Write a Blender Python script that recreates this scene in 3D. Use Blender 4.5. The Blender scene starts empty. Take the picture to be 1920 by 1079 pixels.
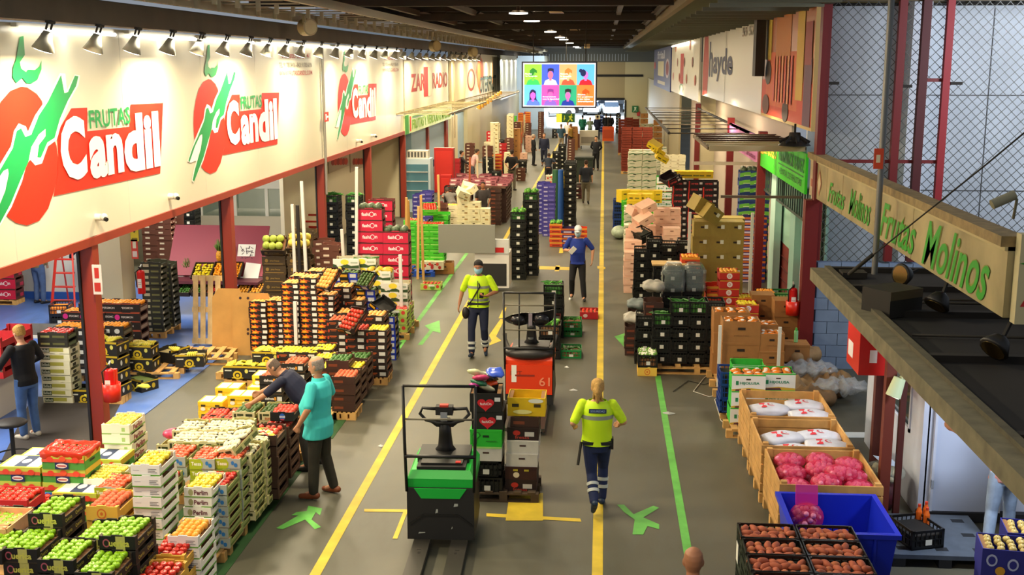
import bpy, math, random
from mathutils import Vector, Matrix, Euler
random.seed(7)
SC = bpy.context.scene
COL = SC.collection
# ------------------------------------------------------------------ camera, light, exposure
FPX, CAMH = 2140.0, 5.5
PIT = math.atan(421/FPX); YAW = math.atan(173*math.cos(PIT)/FPX)
cd = bpy.data.cameras.new('camera'); cam = bpy.data.objects.new('camera', cd); COL.objects.link(cam)
cd.sensor_width = 36; cd.lens = FPX/1920*36; cd.clip_end = 400; cd.clip_start = .1
cam.location = (0, 0, CAMH); cam.rotation_euler = (math.pi/2-PIT, 0, YAW); SC.camera = cam
SC.view_settings.view_transform = 'Standard'; SC.view_settings.look = 'None'
SC.view_settings.gamma = 1; SC.view_settings.use_curve_mapping = False
SC.view_settings.exposure = 0.0
W = bpy.data.worlds.new('world'); SC.world = W; W.use_nodes = True
W.node_tree.nodes['Background'].inputs[0].default_value = (.80, .88, 1, 1)
W.node_tree.nodes['Background'].inputs[1].default_value = .32
def lamp(kind, name, loc, power, color=(1, .9, .72), size=1.0, to=None, size_y=None, spot=None, blend=.6):
    l = bpy.data.lights.new(name, kind); l.energy = power; l.color = color
    if kind == 'AREA':
        l.shape = 'RECTANGLE' if size_y else 'DISK'; l.size = size
        if size_y: l.size_y = size_y
    elif kind == 'SPOT':
        l.spot_size = spot or 1.2; l.spot_blend = blend; l.shadow_soft_size = size
    else: l.shadow_soft_size = size
    o = bpy.data.objects.new(name, l); COL.objects.link(o); o.location = loc
    if to is not None: o.rotation_euler = (Vector(to)-Vector(loc)).to_track_quat('-Z', 'Y').to_euler()
    return o
WARM = (1, .84, .56); NEUT = (1, .93, .80)
for y in (-6, 4, 14, 24, 36, 48, 60, 74, 88, 100):          # the high bay lamps over the aisle
    lamp('AREA', 'high_bay_light', (-2.2, y, 6.55), 260, WARM, 1.5)
for i in range(20):                                         # floods on the beam over the left hand stalls
    y = 9.5+i*4.0
    lamp('AREA', 'stall_flood_light', (-6.25, y, 5.75), 260, WARM, .6, to=(-5.2, y, 0))
for y, p in ((9, 260), (15, 330), (22, 330), (29, 300), (38, 260), (48, 220)):
    lamp('AREA', 'shop_light', (-10.3, y, 3.6), p, NEUT, 2.5)
for y, p in ((26, 80), (34, 130), (44, 170), (56, 170)):
    lamp('AREA', 'stall_flood_light', (2.9, y, 4.6), p*1.3, WARM, .5, to=(2.4, y, 0))
lamp('AREA', 'canopy_flood_light', (3.3, 14.6, 2.5), 35, (.85, .93, 1), .5, to=(2.6, 14, 0))
lamp('AREA', 'canopy_flood_light', (4.6, 11.9, 2.55), 70, (.85, .92, 1), .6, to=(4.6, 12.5, 0))
lamp('AREA', 'wall_flood_light', (8.5, 17.5, 6.2), 280, (.86, .91, 1), 1.6, to=(6.2, 22.4, 4.2))
lamp('AREA', 'end_wall_fill', (-3.5, 93, 6), 420, (.8, .9, 1), 1.5, to=(-5, 98, 2))  # added cool fill to brighten the far left end walls, no fixture there
for y in (30, 35.5, 47.5, 57.5, 63, 74): lamp('POINT', 'pendant_glow_light', (-2.2, y, 6.98), 22, WARM, .12)
lamp('AREA', 'door_daylight', (-.8, 106.5, 1.6), 700, (.8, .9, 1), 7, to=(-.8, 90, 0), size_y=2)
lamp('AREA', 'yard_daylight', (-1.5, 118, 9), 16000, (.85, .93, 1), 14, to=(-1.5, 116, 0))

# ------------------------------------------------------------------ pixel to place
_s, _c = math.sin, math.cos
_F = Vector((-_s(YAW)*_c(PIT), _c(YAW)*_c(PIT), -_s(PIT))); _R = Vector((_c(YAW), _s(YAW), 0))
_U = Vector((-_s(YAW)*_s(PIT), _c(YAW)*_s(PIT), _c(PIT)))
def ray(px, py): return _F+_R*((px-960)/FPX)+_U*((540-py)/FPX)
def at(px, py, z=0):
    d = ray(px, py); return Vector((0, 0, CAMH))+d*((z-CAMH)/d.z)
def atX(px, py, x):
    d = ray(px, py); return Vector((0, 0, CAMH))+d*(x/d.x)
def atY(px, py, y):
    d = ray(px, py); return Vector((0, 0, CAMH))+d*(y/d.y)

# ------------------------------------------------------------------ materials
_M = {}
def mat(name, col, rough=.6, metal=0, var=0, scale=8, emit=0, alpha=1, bump=0, trans=0):
    if name in _M: return _M[name]
    m = bpy.data.materials.new(name); m.use_nodes = True; nt = m.node_tree; b = nt.nodes['Principled BSDF']
    c = tuple(col)+(1,)
    b.inputs['Base Color'].default_value = c; b.inputs['Roughness'].default_value = rough
    b.inputs['Metallic'].default_value = metal
    if alpha < 1: b.inputs['Alpha'].default_value = alpha
    if trans: b.inputs['Transmission Weight'].default_value = trans
    if emit:
        b.inputs['Emission Color'].default_value = c; b.inputs['Emission Strength'].default_value = emit
    if var or bump:
        tc = nt.nodes.new('ShaderNodeTexCoord'); n = nt.nodes.new('ShaderNodeTexNoise')
        n.inputs['Scale'].default_value = scale; n.inputs['Detail'].default_value = 5
        nt.links.new(tc.outputs['Object'], n.inputs['Vector'])
        if var:
            r = nt.nodes.new('ShaderNodeValToRGB'); r.color_ramp.elements[0].position = .3; r.color_ramp.elements[1].position = .7
            r.color_ramp.elements[0].color = tuple(x*(1-var) for x in col)+(1,)
            r.color_ramp.elements[1].color = tuple(min(1, x*(1+var)) for x in col)+(1,)
            nt.links.new(n.outputs['Fac'], r.inputs[0]); nt.links.new(r.outputs[0], b.inputs['Base Color'])
        if bump:
            bp = nt.nodes.new('ShaderNodeBump'); bp.inputs['Strength'].default_value = bump
            nt.links.new(n.outputs['Fac'], bp.inputs['Height']); nt.links.new(bp.outputs[0], b.inputs['Normal'])
    _M[name] = m; return m
def srgb(h):
    h = h.lstrip('#'); v = [int(h[i:i+2], 16)/255 for i in (0, 2, 4)]
    return tuple(x/12.92 if x <= .04045 else ((x+.055)/1.055)**2.4 for x in v)
def C(h, rough=.6, **k):      # material from a hex colour
    return mat('c_'+h+'_'+str(rough)+''.join(str(v) for v in k.values()), srgb(h), rough, **k)
# ------------------------------------------------------------------ mesh builder
class MB:
    def __init__(s): s.v = []; s.f = []; s.m = []; s.mats = []; s.sm = []
    def mi(s, m):
        if m not in s.mats: s.mats.append(m)
        return s.mats.index(m)
    def add(s, vs, fs, m, smooth=False):
        b = len(s.v); s.v += [tuple(v) for v in vs]; k = s.mi(m)
        for f in fs: s.f.append(tuple(b+i for i in f)); s.m.append(k); s.sm.append(smooth)
        return s
    def box(s, x0, x1, y0, y1, z0, z1, m, T=None):
        vs = [Vector((x, y, z)) for z in (z0, z1) for y in (y0, y1) for x in (x0, x1)]
        if T: vs = [T @ v for v in vs]
        return s.add(vs, [(0, 2, 3, 1), (4, 5, 7, 6), (0, 1, 5, 4), (2, 6, 7, 3), (0, 4, 6, 2), (1, 3, 7, 5)], m)
    def cb(s, c, d, m, T=None):
        return s.box(c[0]-d[0]/2, c[0]+d[0]/2, c[1]-d[1]/2, c[1]+d[1]/2, c[2]-d[2]/2, c[2]+d[2]/2, m, T)
    def bar(s, a, b, w, h, m, up=(0, 0, 1)):
        a = Vector(a); b = Vector(b); d = (b-a); L = d.length
        if L < 1e-6: return s
        d.normalize(); u = Vector(up)
        if abs(d.dot(u)) > .98: u = Vector((0, 1, 0))
        x = d.cross(u).normalized(); z = x.cross(d)
        vs = [p+x*(sx*w/2)+z*(sz*h/2) for p in (a, b) for sz in (-1, 1) for sx in (-1, 1)]
        return s.add(vs, [(0, 1, 3, 2), (4, 6, 7, 5), (0, 4, 5, 1), (2, 3, 7, 6), (0, 2, 6, 4), (1, 5, 7, 3)], m)
    def cyl(s, a, b, r0, r1=None, m=None, n=12, smooth=True):
        r1 = r0 if r1 is None else r1; a = Vector(a); b = Vector(b); d = (b-a).normalized()
        x = d.orthogonal().normalized(); y = d.cross(x)
        vs = [p+x*(r*_c(t))+y*(r*_s(t)) for p, r in ((a, r0), (b, r1)) for t in [2*math.pi*i/n for i in range(n)]]
        s.add(vs, [(i, (i+1) % n, n+(i+1) % n, n+i) for i in range(n)], m, smooth)
        s.add(vs[:n], [tuple(range(n-1, -1, -1))], m); s.add(vs[n:], [tuple(range(n))], m); return s
    def tube(s, pts, r, m, n=8):
        pts = [Vector(p) for p in pts]; rings = []
        x = None
        for i, p in enumerate(pts):
            d = (pts[min(i+1, len(pts)-1)]-pts[max(i-1, 0)]).normalized()
            x = d.orthogonal().normalized() if x is None else (x-d*x.dot(d)).normalized()
            y = d.cross(x); rr = r[i] if isinstance(r, (list, tuple)) else r
            rings.append([p+x*(rr*_c(t))+y*(rr*_s(t)) for t in [2*math.pi*k/n for k in range(n)]])
        return s.loft(rings, m)
    def loft(s, rings, m, smooth=True, cap=True):
        n = len(rings[0]); vs = [v for r in rings for v in r]
        fs = [(k*n+i, k*n+(i+1) % n, (k+1)*n+(i+1) % n, (k+1)*n+i) for k in range(len(rings)-1) for i in range(n)]
        if cap: fs += [tuple(range(n-1, -1, -1)), tuple((len(rings)-1)*n+i for i in range(n))]
        return s.add(vs, fs, m, smooth)
    def sph(s, c, r, m, n=10, k=7, T=None, f=None):
        r = (r, r, r) if isinstance(r, (int, float)) else r; vs = []; c = Vector(c)
        for j in range(1, k):
            a = math.pi*j/k
            for i in range(n):
                t = 2*math.pi*i/n; vs.append(Vector((r[0]*_s(a)*_c(t), r[1]*_s(a)*_s(t), r[2]*_c(a))))
        vs += [Vector((0, 0, r[2])), Vector((0, 0, -r[2]))]
        if f: vs = [f(v) for v in vs]
        if T: vs = [T @ v for v in vs]
        vs = [v+c for v in vs]; N = (k-1)*n
        fs = [(j*n+i, (j+1)*n+i, (j+1)*n+(i+1) % n, j*n+(i+1) % n) for j in range(k-2) for i in range(n)]
        fs += [(N, i, (i+1) % n) for i in range(n)]+[(N+1, (k-2)*n+(i+1) % n, (k-2)*n+i) for i in range(n)]
        return s.add(vs, fs, m, True)
    def poly(s, pts, m, N=None, th=0):
        pts = [Vector(p) for p in pts]; n = len(pts)
        if not th: return s.add(pts, [tuple(range(n))], m)
        o = Vector(N)*th; vs = pts+[p+o for p in pts]
        return s.add(vs, [tuple(range(n-1, -1, -1)), tuple(range(n, 2*n))]+[(i, (i+1) % n, n+(i+1) % n, n+i) for i in range(n)], m)
    def mesh(s, name):
        me = bpy.data.meshes.new(name); me.from_pydata(s.v, [], s.f)
        for m in s.mats: me.materials.append(m)
        me.polygons.foreach_set('material_index', s.m); me.polygons.foreach_set('use_smooth', s.sm)
        me.update(); return me
    def build(s, name, parent=None, loc=None, rz=0):
        return link(name, s.mesh(name), parent, loc, rz)
def link(name, data, parent=None, loc=None, rz=0):
    o = bpy.data.objects.new(name, data); COL.objects.link(o)
    if parent: o.parent = parent
    if loc is not None: o.location = loc
    if rz: o.rotation_euler = (0, 0, rz)
    return o
def tag(o, label=None, cat=None, group=None, kind=None):
    if label: o['label'] = label
    if cat: o['category'] = cat
    if group: o['group'] = group
    if kind: o['kind'] = kind
    return o
def root(name, loc, label, cat, group=None, rz=0):
    o = link(name, None, None, loc, rz); o.empty_display_size = .1; return tag(o, label, cat, group)
def struct(name, mb):
    o = mb.build(name); o['kind'] = 'structure'; return o
# ------------------------------------------------------------------ lettering and flat print
TMP = bpy.data.scenes.new('workbench')
def dgraph():
    with bpy.context.temp_override(scene=TMP, view_layer=TMP.view_layers[0]): return bpy.context.evaluated_depsgraph_get()
_T = {}
def tgeo(txt, bold=.0, shear=0):
    k = (txt, bold, shear)
    if k in _T: return _T[k]
    c = bpy.data.curves.new('lettering', 'FONT'); c.body = txt; c.resolution_u = 2; c.offset = bold; c.shear = shear; c.fill_mode = 'FRONT'; c.resolution_u = 3
    o = bpy.data.objects.new('lettering', c); TMP.collection.objects.link(o)
    me = o.evaluated_get(dgraph()).to_mesh()
    vs = [(v.co.x, v.co.y) for v in me.vertices]; fs = [tuple(p.vertices) for p in me.polygons]
    bpy.data.objects.remove(o); bpy.data.curves.remove(c)
    if vs:
        x0 = min(v[0] for v in vs); x1 = max(v[0] for v in vs); y0 = min(v[1] for v in vs); y1 = max(v[1] for v in vs)
        vs = [((v[0]-x0)/max(1e-6, x1-x0), (v[1]-y0)/max(1e-6, y1-y0)) for v in vs]
    _T[k] = (vs, fs); return _T[k]
def deco(mb, O, U, V, N, ops, step=.0015):
    O, U, V, N = map(Vector, (O, U, V, N)); h = step
    flip = U.cross(V).dot(N) < 0
    for op in ops:
        k = op[0]; m = op[-1]; m = C(m) if isinstance(m, str) else m
        if k == 'r': pts = [(op[1], op[3]), (op[2], op[3]), (op[2], op[4]), (op[1], op[4])]; fs = [(0, 1, 2, 3)]
        elif k == 'c': pts = [(op[1]+op[3]*_c(t*math.pi/10), op[2]+op[4]*_s(t*math.pi/10)) for t in range(20)]; fs = [tuple(range(20))]
        elif k == 'p': pts = op[1]; fs = [tuple(range(len(pts)))]
        elif k in 'tb':
            vs, fs = tgeo(op[1], .03 if k == 'b' else .008)
            pts = [(op[2]+(op[3]-op[2])*a, op[4]+(op[5]-op[4])*b) for a, b in vs]
        vs = [O+U*a+V*b+N*h for a, b in pts]
        if flip: fs = [tuple(reversed(f)) for f in fs]
        mb.add(vs, fs, m); h += step*.5
    return mb
ORD = ['topmost']+[w+' down' for w in 'second third fourth fifth sixth seventh eighth ninth tenth eleventh twelfth thirteenth fourteenth fifteenth sixteenth seventeenth eighteenth nineteenth twentieth'.split()]
def copy_tree(o, parent=None):
    c = o.copy(); COL.objects.link(c)
    if parent: c.parent = parent
    for ch in KIDS.get(o.name, []): copy_tree(ch, c)
    return c
KIDS = {}
def proto(root_o, kids):       # remember a thing's parts so that it can be copied
    KIDS[root_o.name] = kids; return root_o
# ------------------------------------------------------------------ crates
BLK = '141312'; DK = '0B0A0A'
def tray(w, d, h, col, front=None, deco_f=None, deco_s=None, gap=.38, inner=None, tab=True, filled=False, rail=None, stripe=None):
    """open fruit tray: solid ends, sides with a stacking gap, printed front"""
    m = C(col, .7, var=.08, scale=14); mi = C(inner, .8) if inner else m; mf = C(front, .65) if front else m; ms = C(rail, .7) if rail else m
    b = MB(); t = .009; x = w/2; y = d/2
    b.box(-x, x, -y, y, 0, t, mi)
    b.box(-x, x, -y, -y+t, 0, h, mf); b.box(-x, x, y-t, y, 0, h, m)
    if tab: b.box(-x*.3, x*.3, -y, -y+t, h, h+.012, mf); b.box(-x*.3, x*.3, y-t, y, h, h+.012, m)
    g = h*(1-gap)
    for sx in (-1, 1):
        a, c = sorted((sx*x, sx*(x-t)))
        b.box(a, c, -y+t, y-t, t, g, ms)
        for sy in (-1, 1):
            p, q = sorted((sy*(y-t), sy*(y-d*.13))); b.box(a, c, p, q, g, h, ms)
        if stripe: b.box(sx*x-.001, sx*x+.001, -y+t, y-t, 0, h*.16, C(stripe, .7))
    for sy in (-1, 1):
        for sx in (-1, 1): b.box(*sorted((sx*(x-t), sx*(x-.03))), *sorted((sy*(y-t), sy*(y-.05))), t, h, mi)
    if stripe: b.box(-x, x, -y-.001, -y, 0, h*.12, C(stripe, .7))
    if filled: b.box(-x+t, x-t, -y+t, y-t, t, max(t*1.5, h-.06), C(filled if isinstance(filled, str) else '7A5A3C', .8))
    parts = [('tray', b)]
    if deco_f or deco_s:
        p = MB()
        if deco_f: deco(p, (-x, -y, 0), (w, 0, 0), (0, 0, h), (0, -1, 0), deco_f)
        if deco_s:
            deco(p, (x, -y, 0), (0, d, 0), (0, 0, g), (1, 0, 0), deco_s)
        parts.append(('printed_label', p))
    return parts
def carton(w, d, h, col, deco_f=None, deco_s=None, top='lid', hole='2A1C10', lid=None, tape=None, deco_t=None, inner='8A6236'):
    m = C(col, .7, var=.06, scale=9); b = MB(); x = w/2; y = d/2; t = .008
    parts = [('box', b)]
    if top == 'lid':
        b.box(-x, x, -y, y, 0, h, m); l = MB(); ml = C(lid, .7) if lid else m
        l.box(-x-.004, x+.004, -y-.004, y+.004, h*.62 if lid else h*.9, h+.004, ml)
        if tape: l.box(-.025, .025, -y-.006, y+.006, h*.8, h+.006, C(tape, .3))
        if deco_t: deco(l, (-x, -y, h+.004), (w, 0, 0), (0, d, 0), (0, 0, 1), deco_t)
        parts.append(('lid', l))
    else:
        mi = C(inner, .8)
        b.box(-x, x, -y, y, 0, t, m)
        for s in (-1, 1):
            b.box(*sorted((s*x, s*(x-t))), -y, y, t, h, m); b.box(-x+t, x-t, *sorted((s*y, s*(y-t))), t, h, m)
            b.box(*sorted((s*(x-.001), s*(x-.06))), -y+t, y-t, h-.02, h-.013, mi)
    p = MB()
    if hole:
        mh = C(hole, .9)
        deco(p, (-x, -y, 0), (w, 0, 0), (0, 0, h), (0, -1, 0), [('r', .4, .6, .6, .72, hole)], .006)
        deco(p, (x, -y, 0), (0, d, 0), (0, 0, h), (1, 0, 0), [('r', .42, .58, .6, .72, hole)], .006)
    if deco_f: deco(p, (-x, -y, 0), (w, 0, 0), (0, 0, h), (0, -1, 0), deco_f, .0055)
    if deco_s: deco(p, (x, -y, 0), (0, d, 0), (0, 0, h), (1, 0, 0), deco_s, .0055)
    if p.v: parts.append(('printed_label', p))
    return parts
def plastic(w, d, h, col, label=True, filled=None, n=7):
    m = C(col, .4); b = MB(); x = w/2; y = d/2; t = .012
    b.box(-x, x, -y, y, 0, .012, m)
    for s in (-1, 1):
        for z0, z1 in ((0, .035), (h-.03, h)):
            b.box(*sorted((s*x, s*(x-t))), -y, y, z0, z1, m); b.box(-x, x, *sorted((s*y, s*(y-t))), z0, z1, m)
        b.box(*sorted((s*x, s*(x-t*.6))), -y, y, h*.45, h*.52, m); b.box(-x, x, *sorted((s*y, s*(y-t*.6))), h*.45, h*.52, m)
        for q in (-1, 1): b.box(*sorted((s*x, s*(x-.035))), *sorted((q*y, q*(y-.035))), 0, h, m)
        for i in range(1, n):
            u = -x+w*i/n; v = -y+d*i/n
            b.box(u-.006, u+.006, *sorted((s*y, s*(y-t*.6))), .03, h-.02, m)
            b.box(*sorted((s*x, s*(x-t*.6))), v-.006, v+.006, .03, h-.02, m)
    b.box(-x+.012, x-.012, -y+.012, y-.012, .012, h*.72 if filled is None else max(.03, h-.07), C(filled or '1A1C14', .8, var=.3, scale=30))
    parts = [('crate_body', b)]
    if label:
        p = MB(); deco(p, (-x, -y, 0), (w, 0, 0), (0, 0, h), (0, -1, 0), [('r', .42, .62, .2, .5, 'D8D8CC')], .003); parts.append(('paper_label', p))
    return parts
def slats(w, d, h, col, n=3, deco_f=None, filled=None, gap=.012):
    m = C(col, .75, var=.15, scale=6); b = MB(); x = w/2; y = d/2; t = .011
    b.box(-x, x, -y, y, 0, .01, m); hs = h/n
    for i in range(n):
        z0 = i*hs+.004; z1 = (i+1)*hs-gap*.5
        for s in (-1, 1):
            b.box(*sorted((s*x, s*(x-t))), -y, y, z0, z1, m); b.box(-x, x, *sorted((s*y, s*(y-t))), z0, z1, m)
    for s in (-1, 1):
        for q in (-1, 1): b.box(*sorted((s*(x-t), s*(x-.045))), *sorted((q*(y-t), q*(y-.045))), 0, h+.01, m)
    if filled: b.box(-x+t, x-t, -y+t, y-t, .01, max(.02, h-.06), C(filled, .8))
    parts = [('slatted_box', b)]
    if deco_f: p = MB(); deco(p, (-x, -y, 0), (w, 0, 0), (0, 0, h), (0, -1, 0), deco_f, .003); parts.append(('printed_label', p))
    return parts
HEART = [(.5+.42*1.05*(_s(a)**3), .5+.026*(13*_c(a)-5*_c(2*a)-2*_c(3*a)-_c(4*a))) for a in [i*math.pi/12 for i in range(24)]]
def heart(u, v, ru, rv, col): return ('p', [(u+(a-.5)*2*ru, v+(b-.5)*2*rv) for a, b in HEART], col)
def burst(u, v, ru, rv, col, n=11):
    return ('p', [(u+ru*(1 if i % 2 else .5)*_c(i*math.pi/n), v+rv*(1 if i % 2 else .5)*_s(i*math.pi/n)) for i in range(2*n)], col)
SUN = [('p', [(.06, .15), (.5, .15), (.45, .5), (.62, .62), (.4, .62), (.3, .92), (.25, .62), (.04, .85), (.14, .5)], 'E8641C'), burst(.26, .35, .2, .3, 'F2B624'), ('t', 'sunfruit', .36, .66, .36, .56, 'D65A20'), ('r', .72, .98, .2, .75, 'E8E4D8')]
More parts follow.
